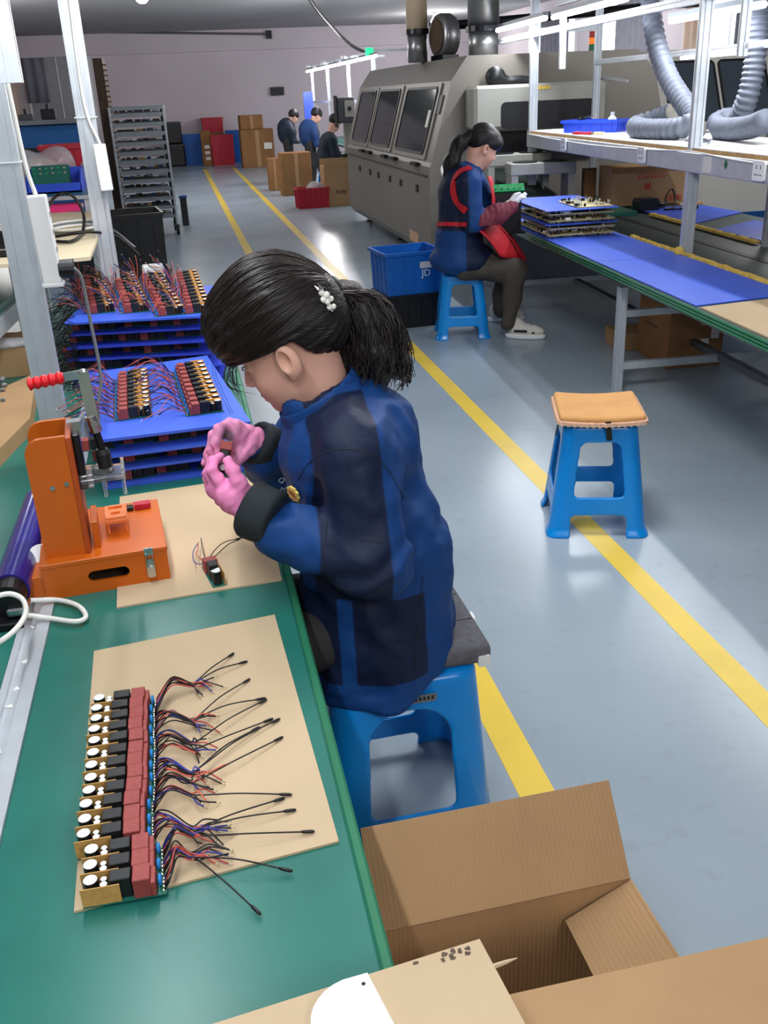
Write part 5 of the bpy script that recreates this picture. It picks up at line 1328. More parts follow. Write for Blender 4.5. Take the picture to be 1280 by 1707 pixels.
# ================================================================== STOOLS
def stool_parts(Ht, wb, wt, rc, arch):
    th = 0.013
    def fn(X, Y, Z):
        w = wb + (wt-wb)*np.clip(Z/Ht, 0, 1) + 0.012*np.clip(1-Z/0.035, 0, 1)
        r = np.float32(rc)
        qx = np.abs(X)-w+r; qy = np.abs(Y)-w+r
        d2 = np.sqrt(np.maximum(qx,0)**2+np.maximum(qy,0)**2)+np.minimum(np.maximum(qx,qy),0)-r
        # fluted legs: shallow hollow down the middle of each corner
        outer = smax(smax(d2, Z-Ht, 0.025), -Z, 0.002)
        inner = np.maximum(d2+th, Z-(Ht-th))
        s = smax(outer, -inner, 0.004)
        for A, B in ((X, Y), (Y, X)):
            u = np.abs(A)
            # main opening
            if arch:
                z0, z1 = 0.125, Ht-0.085; wu = 0.112 + (-0.02)*(Z/Ht); R = 0.080
            else:
                z0, z1 = 0.175, Ht-0.075; wu = (wb*0.60) + (wt-wb)*0.95*(Z/Ht); R = 0.028
            zc = (z0+z1)/2; hz = (z1-z0)/2
            Ra = np.where(Z > zc, R, 0.02)
            ax = u-wu+Ra; az = np.abs(Z-zc)-hz+Ra
            cut = np.sqrt(np.maximum(ax,0)**2+np.maximum(az,0)**2)+np.minimum(np.maximum(ax,az),0)-Ra
            s = smax(s, -cut, 0.008)
            # gap between the feet
            zf = 0.055 if arch else 0.095
            Rf = 0.02
            ax = u-(0.112 if arch else wb*0.56)+Rf; az = np.abs(Z)-zf+Rf
            cut = np.sqrt(np.maximum(ax,0)**2+np.maximum(az,0)**2)+np.minimum(np.maximum(ax,az),0)-Rf
            s = smax(s, -cut, 0.006)
            # raised lip around the opening
            if arch:
                pass
        return s
    m = wb+0.03
    v, f = surface_nets(fn, (-m,-m,-0.012), (m,m,Ht+0.014), 0.0062)
    v = relax(v, f, 1, 0.35)
    n = vnormals(v, f)
    c = v[f].mean(1)
    seat = c[:,2] > Ht-0.045
    ax_, ay_ = np.abs(c[:,0]), np.abs(c[:,1])
    mid = np.minimum(ax_, ay_) < (0.105 if arch else wb*0.53)
    strt = (~seat) & mid & (c[:,2] < (0.14 if arch else 0.19))
    out = []
    def part(name, mask):
        if mask.sum() < 4: return
        vv, ff, nn, _ = submesh(v, f, n, mask); out.append((name, np_mesh(name, vv, ff, 'stool_blue', nn)))
    apron = (~seat) & (~strt) & mid
    part('seat', seat | apron)
    for sx in (-1,1):
        for sy in (-1,1): part('leg', (~seat)&(~strt)&(~apron)&(np.sign(c[:,0])==sx)&(np.sign(c[:,1])==sy))
    q = np.where(ax_ > ay_, np.where(c[:,0] > 0, 0, 1), np.where(c[:,1] > 0, 2, 3))
    for k in range(4): part('stretcher', strt & (q == k))
    return out
STA = stool_parts(0.48, 0.205, 0.150, 0.05, False)
STB = stool_parts(0.50, 0.215, 0.178, 0.06, True)
def stool(label, loc, rz, parts):
    t = thing('plastic_stool', label, 'stool', loc, rz, 'blue plastic stools')
    for n_, me in parts: link(n_, me, t)
    return t
tsA, tsB = PZ(912,905,0), PZ(1084,905,0)
tc_ = PZ(1003,850,0); ra = math.atan2((tsB-tsA).y, (tsB-tsA).x)
ts = stool('empty blue plastic stool with tan cushion standing on the yellow line', Vector((1.605, 3.545, 0)), ra, STA)
stool('blue plastic stool under the worker in red apron', Vector((2.03, 7.08, 0)), -0.22, STA)
ws1 = stool('blue plastic stool with arched sides under the nearest worker', Vector((0.378, 1.985, 0)), 0.02, STB)
# label and ribs on the near stool
q = MB(); q.prism(rrect(-0.03,-0.010,0.03,0.010,0.005,3), 0, 0.002, lambda u,v,w: Vector((0.035+u,-0.1885-w,0.452+v))); q.build('logo_plate', 'wire_grey', ws1)
for k in range(5): MB().box((0.015+0.01*k,-0.1908,0.452),(0.006,0.0006,0.010)).build('embossed_mark','ink',ws1)
for k in range(4):
    MB().box((0.2085,0.0,0.070+0.012*k),(0.006,0.19,0.004)).build('grip_rib','stool_blue',ws1)
    MB().box((0.0,-0.2085,0.070+0.012*k),(0.19,0.006,0.004)).build('grip_rib','stool_blue',ws1)

def cushion(name, label, cat, loc, rz, hw, hd, hh, m, sag=0.0, extra=None, seam=None):
    t = thing(name, label, cat, loc, rz)
    def fn(X,Y,Z):
        s = 1+0.03*np.sin(X*9)*np.cos(Y*7)
        return rbox((X,Y,Z-hh*0.0), (0,0,hh), (hw,hd,hh*s), min(hh*0.95, 0.022)) + sag*((X/hw)**2*(Y/hd)**2)
    v, f = surface_nets(fn, (-hw-0.02,-hd-0.02,-0.012), (hw+0.02,hd+0.02,2*hh+0.02), 0.006)
    link('pad', np_mesh('pad', v, f, m), t)
    return t
gc_ = cushion('seat_cushion', 'grey fabric seat cushion on the stool of nearest worker', 'cushion', (0.412, 2.01, 0.499), 0.02, 0.178, 0.19, 0.027, 'cushion_grey')
for (y) in (-0.06, 0.07): MB().box((0,y,0.0545),(0.33,0.003,0.002)).build('seam','wire_black',gc_)
q = MB(); q.prism(rrect(-0.03,-0.015,0.03,0.02,0.008,3), 0, 0.03, lambda u,v,w: Vector((0.155+u*0.5,-0.195+w-0.0,0.012+v*0.8))); q.build('foam_filling','foam_white',gc_)
q = MB(); q.prism(rrect(-0.02,-0.015,0.02,0.02,0.008,3), 0, 0.014, lambda u,v,w: Vector((0.170+w,-0.02+u,0.020+v))); q.build('foam_filling','foam_white',gc_)
# tan leather cushion with fleece edge and straps
ta = thing('seat_cushion', 'tan leather cushion with fleece fringe on the empty stool', 'cushion', ts.location+Vector((0,0,0.479)), ra)
def tanfn(X,Y,Z):
    e = rbox((X,Y,Z-0.012*((X/0.17)**2)*0.9+0.004*np.cos(Y*12)), (0,0,0.024), (0.172,0.172,0.017), 0.016)
    return e
v, f = surface_nets(tanfn, (-0.2,-0.2,-0.01),(0.2,0.2,0.08),0.006); link('leather_top', np_mesh('leather_top', v, f, 'cushion_tan'), ta)
pts = []; n_ = 60; rr = random.Random(2)
ring = rrect(-0.178,-0.178,0.178,0.178,0.02,3); per = []
dense = []
for i in range(len(ring)):
    a = Vector((*ring[i],0)); b = Vector((*ring[(i+1)%len(ring)],0)); k = max(1,int((b-a).length/0.008))
    for j in range(k): dense.append(a.lerp(b,j/k))
mb = MB(); N = len(dense); vs = []; fs = []
for i, p in enumerate(dense):
    o_ = p.normalized(); z1 = 0.020+0.010*((p.x/0.17)**2); s = 0.010 if i % 3 else 0.016
    vs += [p*0.93+Vector((0,0,z1)), p+o_*0.004+Vector((0,0,z1-0.003)), p+o_*(s*0.5)+Vector((0,0,z1-0.010-s*0.6)), p*0.95+Vector((0,0,z1-0.014))]
for i in range(N):
    a = 4*i; b = 4*((i+1)%N)
    fs += [(a,b,b+1,a+1),(a+1,b+1,b+2,a+2),(a+2,b+2,b+3,a+3),(a+3,b+3,b,a)]
mb.add(vs, fs); mb.build('fleece_fringe','fleece',ta)
MB().bar((0.02,-0.176,0.024),(0.030,-0.176,-0.055),0.022,0.004,up=(0,1,0)).build('strap','black_rubber',ta)
MB().bar((-0.168,-0.12,0.02),(-0.182,-0.12,-0.05),0.020,0.004,up=(1,0,0)).build('strap','black_rubber',ta)

# ================================================================== CARTONS IN THE FOREGROUND
def corrug_mat():
    m = MATS['carton'].copy(); m.name = 'carton_corrugated'; nt = m.node_tree; b = nt.nodes['Principled BSDF']
    tc = nt.nodes.new('ShaderNodeTexCoord'); w = nt.nodes.new('ShaderNodeTexWave'); w.inputs['Scale'].default_value = 38; w.inputs['Distortion'].default_value = 0.6
    w.bands_direction = 'X'
    nt.links.new(tc.outputs['Object'], w.inputs['Vector'])
    bp = nt.nodes.new('ShaderNodeBump'); bp.inputs['Strength'].default_value = 0.22; bp.inputs['Distance'].default_value = 0.003
    nt.links.new(w.outputs['Fac'], bp.inputs['Height']); nt.links.new(bp.outputs[0], b.inputs['Normal']); MATS['carton_corrugated'] = m
corrug_mat()
ca = thing('open_carton', 'open brown carton with raised flap on floor beside the bench', 'carton', (0.411, 1.03, 0), 0.02)
AW, AD, AH, at = 0.46, 0.275, 0.45, 0.005
MB().box((0,0,at/2),(AW,AD,at)).build('base','carton_corrugated',ca)
MB().box((0,AD/2,AH/2),(AW,at,AH)).build('wall','carton_corrugated',ca); MB().box((0,-AD/2,AH/2),(AW,at,AH)).build('wall','carton_corrugated',ca)
MB().box((-AW/2,0,AH/2),(at,AD,AH)).build('wall','carton_corrugated',ca); MB().box((AW/2,0,AH/2),(at,AD,AH)).build('wall','carton_corrugated',ca)
def flap(name, a, b, c, d):   # four corners, thickened
    q = MB(); n_ = (Vector(b)-Vector(a)).cross(Vector(d)-Vector(a)).normalized()*at
    P_ = [Vector(p) for p in (a,b,c,d)]
    q.add(P_+[p+n_ for p in P_], [(0,3,2,1),(4,5,6,7),(0,1,5,4),(1,2,6,5),(2,3,7,6),(3,0,4,7)]); q.build(name,'carton_corrugated',ca)
flap('flap', (-AW/2,AD/2,AH), (AW/2,AD/2,AH), (AW/2,AD/2+0.105,AH+0.135), (-AW/2-0.003,AD/2+0.105,AH+0.135))
flap('flap', (AW/2,AD/2-0.004,AH), (AW/2,-AD/2+0.004,AH), (AW/2-0.125,-AD/2+0.01,AH-0.055), (AW/2-0.125,AD/2-0.012,AH-0.055))
flap('flap', (-AW/2,-AD/2+0.004,AH), (-AW/2,AD/2-0.004,AH), (-AW/2+0.02,AD/2-0.004,AH-0.13), (-AW/2+0.02,-AD/2+0.004,AH-0.13))
# tall closed carton just in front, only its top in view
cb2 = thing('carton', 'tall closed brown carton nearest the camera at lower right', 'carton', (0.58, 0.655, 0), 0.005)
MB().box((0,0,0.31),(0.58,0.42,0.62),bev=0.004).build('body','carton',cb2)
MB().box((0,0.107,0.6225),(0.575,0.203,0.004)).build('flap','carton',cb2); MB().box((0,-0.107,0.6225),(0.575,0.203,0.004)).build('flap','carton',cb2)
# folded carton on the bench corner with a white foam piece
k1, k2, k3 = PZ(800,1565,0.80), PZ(370,1702,0.80), PZ(862,1712,0.80)
dx_ = (k1-k2).normalized(); ang = math.atan2(dx_.y, dx_.x)
cc2 = thing('carton', 'folded brown carton lying on the near corner of green bench', 'carton', (k1.x, k1.y, ZT+0.001), ang)
MB().box((-0.24,-0.15,0.024),(0.48,0.30,0.048),bev=0.003).build('body','carton',cc2)
MB().box((-0.24,-0.15,0.0495),(0.478,0.298,0.002)).build('flap','cardboard',cc2)
rr = random.Random(8)
for k in range(9):
    q = MB(); pts_ = [(0.004*math.cos(a)*rr.uniform(.5,1.3), 0.0035*math.sin(a)*rr.uniform(.5,1.3)) for a in [2*PI*i/7 for i in range(7)]]
    ox, oy = -0.012-0.085*rr.random(), -0.006-0.012*rr.random(); q.prism(pts_, 0, 0.0005, lambda u,v,w: Vector((ox+u,oy+v,0.0507+w))); q.build('scuff','machine_wood',cc2)
wf = thing('foam_piece', 'white rounded foam piece lying on the folded carton', 'foam', PZ(590,1680,0.803), ang+0.1)
pl = [(-0.055,-0.09),(0.030,-0.09),(0.030,0.030),(0.0,0.034)] + [(0.0-0.055*math.sin(PI/2*i/7), 0.034-0.05*(1-math.cos(PI/2*i/7))) for i in range(1,8)]
q = MB(); q.prism(pl, 0, 0.008, lambda u,v,w: Vector((u,v,w))); q.build('sheet','foam_white',wf)
q = MB(); q.cyl((0.020,0.018,0.0078),(0.020,0.018,0.0083),0.0025,8); q.build('hole','ink',wf)
a = PZ(815,1614,0.792); b = PZ(862,1597,0.80); Rk = Matrix.Rotation(-ang,3,'Z'); a = Rk @ (a-Vector(cc2.location)); b = Rk @ (b-Vector(cc2.location))
MB().tube([a,a.lerp(b,0.6),b],0.003,5,True,[0.0035,0.0025,0.0006]).build('torn_strip','cardboard',cc2)

# ================================================================== PEOPLE
def jacket_mat(name, light, dark):
    m = bpy.data.materials.new(name); m.use_nodes = True; nt = m.node_tree; b = nt.nodes['Principled BSDF']
    at_ = nt.nodes.new('ShaderNodeAttribute'); at_.attribute_name = 'panel'
    r = nt.nodes.new('ShaderNodeValToRGB'); r.color_ramp.elements[0].position = 0.47; r.color_ramp.elements[1].position = 0.53
    r.color_ramp.elements[0].color = (*lin(light), 1); r.color_ramp.elements[1].color = (*lin(dark), 1)
    nt.links.new(at_.outputs['Fac'], r.inputs[0])
    tc = nt.nodes.new('ShaderNodeTexCoord'); n = nt.nodes.new('ShaderNodeTexNoise'); n.inputs['Scale'].default_value = 9; n.inputs['Detail'].default_value = 5
    nt.links.new(tc.outputs['Object'], n.inputs['Vector'])
    mr = nt.nodes.new('ShaderNodeMapRange'); mr.inputs['To Min'].default_value = 0.88; mr.inputs['To Max'].default_value = 1.1; nt.links.new(n.outputs['Fac'], mr.inputs['Value'])
    mx = nt.nodes.new('ShaderNodeVectorMath'); mx.operation = 'SCALE'; nt.links.new(r.outputs[0], mx.inputs[0]); nt.links.new(mr.outputs[0], mx.inputs['Scale'])
    nt.links.new(mx.outputs[0], b.inputs['Base Color'])
    b.inputs['Roughness'].default_value = 0.62; b.inputs['Specular IOR Level'].default_value = 0.3; b.inputs['Sheen Weight'].default_value = 0.0
    n2 = nt.nodes.new('ShaderNodeTexNoise'); n2.inputs['Scale'].default_value = 14; n2.inputs['Detail'].default_value = 4; nt.links.new(tc.outputs['Object'], n2.inputs['Vector'])
    bp = nt.nodes.new('ShaderNodeBump'); bp.inputs['Strength'].default_value = 0.32; bp.inputs['Distance'].default_value = 0.02
    nt.links.new(n2.outputs['Fac'], bp.inputs['Height']); nt.links.new(bp.outputs[0], b.inputs['Normal'])
    MATS[name] = m
jacket_mat('jacket', (14, 64, 128), (16, 29, 60))
jacket_mat('jacket_far', (26, 58, 108), (18, 34, 66))
jacket_mat('jacket_dark', (22, 36, 52), (16, 24, 36))

def frame_of(az, pitch, roll=0.0):
    # az: heading of the face in the floor plane, pitch: downwards; rows: forward, left, up
    f = Vector((math.cos(pitch)*math.cos(az), math.cos(pitch)*math.sin(az), -math.sin(pitch)))
    l = Vector((0,0,1)).cross(f).normalized(); u = f.cross(l)
    R = Matrix.Rotation(roll, 3, f); l = R @ l; u = R @ u
    return np.array([list(f), list(l), list(u)])
def head_fn(P, C, A, s, neck_to, ears=True):
    X, Y, Z = P; x = X-C[0]; y = Y-C[1]; z = Z-C[2]
    F = (A[0][0]*x+A[0][1]*y+A[0][2]*z)/s; L = (A[1][0]*x+A[1][1]*y+A[1][2]*z)/s; U = (A[2][0]*x+A[2][1]*y+A[2][2]*z)/s
    Q = (F, L, U)
    d = ellip(Q, (-0.012,0,0.028), (0.092,0.073,0.088))
    d = smin(d, ellip(Q, (0.030,0,-0.030), (0.062,0.060,0.082)), 0.03)
    d = smin(d, ellip(Q, (0.040,0,-0.082), (0.044,0.044,0.034)), 0.025)
    d = smin(d, ellip(Q, (0.068,0,-0.100), (0.018,0.018,0.014)), 0.02)
    for sg in (-1, 1):
        d = smin(d, ellip(Q, (0.050,sg*0.034,-0.046), (0.032,0.026,0.030)), 0.02)
        d = smax(d, -ellip(Q, (0.094,sg*0.031,-0.004), (0.014,0.018,0.010)), 0.012)
        d = smin(d, ellip(Q, (0.073,sg*0.030,-0.006), (0.013,0.016,0.010)), 0.006)
        d = smin(d, capsule(Q, (0.086,sg*0.012,0.016), (0.076,sg*0.045,0.014), 0.006, 0.005), 0.012)
    d = smin(d, capsule(Q, (0.086,0,0.004), (0.104,0,-0.034), 0.007, 0.010), 0.010)
    for sg in (-1,1): d = smin(d, ellip(Q, (0.096,sg*0.010,-0.038), (0.009,0.008,0.007)), 0.006)
    d = smin(d, ellip(Q, (0.088,0,-0.066), (0.010,0.022,0.006)), 0.005)
    d = smin(d, ellip(Q, (0.086,0,-0.077), (0.010,0.018,0.007)), 0.005)
    if ears:
        for sg in (-1, 1):
            # ear: tilted shell with a hollow
            e = ellip(Q, (-0.012,sg*0.082,-0.022), (0.021,0.011,0.033))
            hol = ellip(Q, (-0.005,sg*0.091,-0.018), (0.0125,0.014,0.020))
            lobe = ellip(Q, (-0.004,sg*0.077,-0.050), (0.010,0.007,0.011))
            e = smax(e, -hol, 0.003); e = smin(e, lobe, 0.006)
            d = smin(d, e, 0.006)
    nk = np.array(neck_to)-np.array(C)
    nl = (A @ nk)/s
    d = smin(d, capsule(Q, (-0.030,0,-0.060), tuple(nl), 0.050, 0.056), 0.03)
    return d*s
def body_mesh(fn, lo, hi, h, m, it=1, disp=None, attr=None):
    v, f = surface_nets(fn, lo, hi, h)
    v = relax(v, f, it, 0.4)
    if disp is not None:
        n = vnormals(v, f); v = v + n*disp(v, n)[:,None]
    a = {k: fn_(v) for k, fn_ in (attr or {}).items()}
    return v, f, np_mesh('m', v, f, m, attr=a)
def noise_arr(v, sc, off=0.0):
    return np.array([mnoise.noise(Vector((p[0]*sc[0]+off, p[1]*sc[1], p[2]*sc[2]))) for p in v])
from mathutils.bvhtree import BVHTree
def bvh_of(v, f): return BVHTree.FromPolygons([tuple(p) for p in v], [tuple(int(i) for i in q) for q in f])
def hit(bv, px, py):
    d = Vector(_ray(px, py)).normalized(); r = bv.ray_cast(Vector((0,0,H)), d); return r[0], r[1]
def smooth01(x): x = np.clip(x, 0, 1); return x*x*(3-2*x)

# ------------------------------------------------------------------ nearest worker
W1 = thing('person', 'seated worker in navy jacket and pink gloves bending over a board', 'person', (0.40, 1.97, 0.0))
OW = Vector(W1.location)
def wlink(name, me, parent=W1):
    me.name = name
    o = link(name, me, parent); 
    if parent is W1: o.location = -OW
    return o
LS, LE, LWr = (0.305,1.845,1.045), (0.300,1.770,0.840), (0.115,1.865,0.905)
RS, RE, RWr = (0.270,2.190,1.045), (0.205,2.270,0.86), (0.120,2.120,0.985)
def jacket_fn(X, Y, Z):
    P = (X, Y, Z)
    d = ellip(P, (0.350,1.985,0.78), (0.160,0.180,0.22))
    d = smin(d, ellip(P, (0.305,2.015,0.985), (0.150,0.180,0.165)), 0.06)
    d = smin(d, ellip(P, (0.360,2.02,1.03), (0.095,0.165,0.12)), 0.05)
    d = smin(d, capsule(P, (0.295,1.86,1.065), (0.275,2.18,1.065), 0.078), 0.05)
    # skirt of the jacket, draped over the seat
    w = np.clip((0.80-Z)/0.34, 0, 1)
    q = np.sqrt(((X-0.345)/(0.170+0.026*w))**2+((Y-1.966)/(0.174+0.026*w))**2)
    zb = 0.438+2.9*np.clip(X-0.31,0,0.26)**2; sk = smax((q-1)*0.165, np.maximum(zb-Z, Z-0.82), 0.02)
    d = smin(d, sk, 0.03)
    # neck base
    d = smin(d, capsule(P, (0.29,2.03,1.08), (0.255,2.035,1.125), 0.098, 0.086), 0.03)
    la = smin(capsule(P, LS, LE, 0.083, 0.074), capsule(P, LE, LWr, 0.076, 0.058), 0.03)
    ra_ = smin(capsule(P, RS, RE, 0.083, 0.074), capsule(P, RE, RWr, 0.074, 0.055), 0.03)
    d = smin(d, la, 0.022); d = smin(d, ra_, 0.022)
    d = smax(d, zb-Z, 0.012)
    # open collar: hollow for the neck
    d = smax(d, -capsule(P, (0.268,2.035,1.11), (0.22,2.04,1.22), 0.064, 0.088), 0.01)
    return d
def jacket_disp(v, n):
    # folds: across the sleeves near elbow, vertical on the back
    a = noise_arr(v, (9,9,13)); b = noise_arr(v, (22,22,30), 7.1); c = noise_arr(v, (6,14,5), 3.3)
    r1 = (1-np.abs(noise_arr(v, (13,9,7), 9.2))*2.6); fold = 0.011*a + 0.004*b + 0.005*(1-np.abs(c)*2.2) + 0.006*np.clip(r1,-0.5,1)
    dE = np.linalg.norm(v-np.array(LE), axis=1)
    k = np.exp(-(dE/0.12)**2)
    ax = v @ np.array([0.35,0.15,-0.9])
    fold = fold + k*0.006*np.sin(ax*95+2.5*a)
    hem = np.clip(1-np.abs(v[:,2]-0.47)/0.02, 0, 1)
    return fold*(1-0.6*hem)
def jacket_panel(v):
    x, y, z = v[:,0], v[:,1], v[:,2]
    up = z > 0.74
    # shoulder and sleeve band
    b1 = 0.5 + np.minimum(x-(0.205-0.10*np.clip((1.0-z),0,0.3)), 0.335-x)*12
    fore = 0.5 + (x-0.205)*14     # forearm in front stays light
    p_up = np.minimum(b1, fore+0.2)
    p_up = np.where(z > 0.70, p_up, 0)
    # lower side panel with a light stripe and light border
    lo = 0.5+np.minimum(np.minimum(0.425-x, z-0.515-0.12*np.clip(x-0.3,0,1)), 0.735-z)*14
    stripe = 0.5+(0.016-np.abs(x-0.245))*40
    lo = np.minimum(lo, 1-stripe)
    return np.clip(np.where(z > 0.735, p_up, lo), 0, 1)
vj, fj, mj = body_mesh(jacket_fn, (0.0,1.62,0.42), (0.62,2.42,1.32), 0.0075, 'jacket', 2, jacket_disp, {'panel': jacket_panel})
jo = wlink('jacket', mj); BJ = bvh_of(vj, fj)
# stand-up collar
AH_ = frame_of(math.radians(162), math.radians(27), math.radians(-1))
HC = Vector((0.188, 2.060, 1.2566)); HS = 1.16
cp0 = Vector((0.278,2.032,1.085)); cp1 = Vector((0.236,2.038,1.160)); cax = (cp1-cp0).normalized()
def collar_fn(X, Y, Z):
    P = (X,Y,Z)
    o_ = capsule(P, cp0-cax*0.06, cp1+cax*0.06, 0.112, 0.092)
    i_ = capsule(P, cp0-cax*0.08, cp1+cax*0.10, 0.102, 0.084)
    d = np.maximum(o_, -i_)
    t = (X-cp0.x)*cax.x+(Y-cp0.y)*cax.y+(Z-cp0.z)*cax.z
    # open in front
    d = smax(d, t-0.075, 0.006); d = smax(d, -0.02-t, 0.006)
    return smax(d, -ellip(P, (0.11,2.08,1.14), (0.06,0.022,0.10)), 0.01)
v, f, me = body_mesh(collar_fn, (0.08,1.88,0.98), (0.42,2.2,1.30), 0.005, 'jacket', 1, lambda v,n: 0.004*noise_arr(v,(20,20,20)), {'panel': lambda v: np.zeros(len(v))})
wlink('collar', me)
# cuffs: dark lining turned back
def cuff(a, b, r1, r2, name='cuff'):
    a = Vector(a); b = Vector(b); ax = (b-a).normalized(); pts = [a-ax*0.01, a, a.lerp(b,0.5), b, b, a.lerp(b,0.6)]
    v, f, me = body_mesh(lambda X,Y,Z: np.maximum(smax(capsule((X,Y,Z),a-ax*0.05,b+ax*0.05,r1,r2), np.maximum(((X-b.x)*ax.x+(Y-b.y)*ax.y+(Z-b.z)*ax.z), -((X-a.x)*ax.x+(Y-a.y)*ax.y+(Z-a.z)*ax.z)), 0.012),
        -capsule((X,Y,Z),a.lerp(b,0.6),b+ax*0.08,r2*0.66,r2*0.8)), [min(a[i],b[i])-0.1 for i in range(3)], [max(a[i],b[i])+0.1 for i in range(3)], 0.005, 'cuff', 1, lambda v,n: 0.006*noise_arr(v,(16,16,16)))
    return wlink(name, me)
cuff(PY(462,868,1.845), PY(414,848,1.885), 0.060, 0.064)
cuff(PY(452,748,2.12), PY(424,735,2.10), 0.055, 0.052)
# head
def hd(X,Y,Z): return head_fn((X,Y,Z), HC, AH_, HS, (0.282,2.035,1.06))
v, f, me = body_mesh(hd, (0.02,1.90,1.00), (0.40,2.22,1.44), 0.0036, 'skin', 1)
wlink('body', me)
def HL(F, L, U): return HC + Vector(AH_[0])*F*HS + Vector(AH_[1])*L*HS + Vector(AH_[2])*U*HS
# eyes, lashes, brows, lips
for sg in (-1, 1):
    q = MB(); c = HL(0.079, sg*0.031, -0.004); q.lathe([(0.001,-0.011),(0.007,-0.008),(0.0105,0),(0.007,0.008),(0.001,0.011)], 12, None, c); wlink('eye', q.fixn().mesh('eye','eye_white',True))
    q = MB(); q.tube([HL(0.0885+0.003*math.cos(t*PI-PI/2)-0.002, sg*(0.018+0.028*t), -0.002+0.004*math.sin(t*PI)) for t in [i/8 for i in range(9)]], 0.0016, 5); wlink('eyelash', q.fixn().mesh('eyelash','hair'))
    q = MB(); q.tube([HL(0.088-0.010*t, sg*(0.016+0.034*t), 0.018+0.006*math.sin(t*PI)) for t in [i/8 for i in range(9)]], 0.0025, 6); wlink('eyebrow', q.fixn().mesh('eyebrow','hair'))
# hair cap
PT = (-0.118, 0.0, 0.052)           # root of the pony tail in head coordinates
def hair_fn(X, Y, Z):
    x = X-HC.x; y = Y-HC.y; z = Z-HC.z; A = AH_
    F = (A[0][0]*x+A[0][1]*y+A[0][2]*z)/HS; L = (A[1][0]*x+A[1][1]*y+A[1][2]*z)/HS; U = (A[2][0]*x+A[2][1]*y+A[2][2]*z)/HS
    d = ellip((F,L,U), (-0.008,0,0.052), (0.122,0.094,0.118))
    d = smin(d, ellip((F,L,U), (0.066,0.0,0.066), (0.060,0.086,0.074)), 0.03)
    d = smin(d, ellip((F,L,U), (-0.085,0,0.02), (0.055,0.065,0.075)), 0.03)
    cut = np.where(F > -0.035, 0.006+0.10*np.maximum(F-0.02,0)-0.18*np.maximum(F-0.085,0), 0.006-(-0.035-F)*2.2)
    d = smax(d, cut-U, 0.008)
    return d*HS
def hair_disp(v, n):
    r = v-np.array(HC); loc = (r @ AH_.T)/HS
    q = loc-np.array(PT); ang = np.arctan2(q[:,1], q[:,2]+0.02); s = np.linalg.norm(q, axis=1)
    w = np.array([mnoise.noise(Vector((math.cos(a)*9, math.sin(a)*9, t*5))) + 0.6*mnoise.noise(Vector((math.cos(a)*26, math.sin(a)*26, t*6))) for a, t in zip(ang, s)])
    return 0.0045*w*np.clip(s/0.06, 0.2, 1)
vh, fh, me = body_mesh(hair_fn, (-0.05,1.86,1.08), (0.42,2.28,1.52), 0.0045, 'hair', 1, hair_disp)
hr = wlink('hair', me); BH = bvh_of(vh, fh)
# strands lying over the cap, running to the pony tail
rr = random.Random(31); st = MB()
def on_hair(F, L, U, off):
    p = HL(F, L, U); c = HL(-0.005, 0, 0.035)
    d = (p-c).normalized(); r = BH.ray_cast(c+d*0.4, -d)
    return (r[0] + d*off) if r[0] is not None else p
for i in range(330):
    th = rr.uniform(-1.75, 1.75); k = rr.random()
    # start somewhere on the front rim, end at the tail
    s0_ = Vector((0.105*math.cos(th*0.55)*(0.55+0.45*k), 0.088*math.sin(th), 0.02+0.075*math.cos(th)*(0.35+0.65*k)))
    s1_ = Vector(PT)+Vector((0,0.02*math.sin(th),0.02*math.cos(th)))
    pts = []; n_ = 11; lift = rr.uniform(0.0003,0.0026); bow = rr.uniform(-0.012,0.012)
    for j in range(n_):
        t = j/(n_-1); p = s0_.lerp(s1_, t)
        bulge = math.sin(t*PI)*0.05
        p = p + Vector((0, math.sin(th)*bulge, math.cos(th)*bulge)) + Vector((0,bow*math.sin(t*PI),0))
        pts.append(on_hair(p.x, p.y, p.z, lift))
    st.tube(pts, 0.001, 3, False, [0.0004+0.0011*math.sin(PI*min(1,0.08+t_/(n_-1)*0.9)) for t_ in range(n_)])
so_ = wlink('hair_strands', st.mesh('hair_strands','hair_strand',True), W1); so_['kind'] = 'stuff'
# loose fringe strands falling beside the face
fr = MB()
for k in range(9):
    a = HL(0.085+rr.uniform(-0.02,0.02), rr.uniform(0.0,0.075), 0.035+rr.uniform(-0.02,0.01)); 
    b = HL(0.112+rr.uniform(-0.01,0.01), rr.uniform(0.02,0.075), 0.0+rr.uniform(-0.01,0.01)); c = HL(0.108+rr.uniform(-0.02,0.015), rr.uniform(0.03,0.07), -0.03-rr.uniform(0,0.035))
    fr.tube(cubic([a,b,c],5), 0.0008, 3, False, [0.0012]*8+[0.0007,0.0004,0.0002])
for k in range(2):
    a = HL(0.10,0.05,0.01); fr.tube(cubic([PY(352+k*2,585,1.99), PY(356+k*4,625,1.985), PY(372+k*5,665,1.985), PY(384+k*4,690,1.985)],5),0.0005,3)
for k in range(0):   # wisps behind the ear
    fr.tube(cubic([HL(-0.035,0.078,-0.01), HL(-0.045+rr.uniform(-.01,.01),0.082,-0.04), HL(-0.035+rr.uniform(-.02,.02),0.08,-0.085)],4),0.0007,3)
o = wlink('fringe', fr.mesh('fringe','hair_strand',True)); o['kind'] = 'stuff'
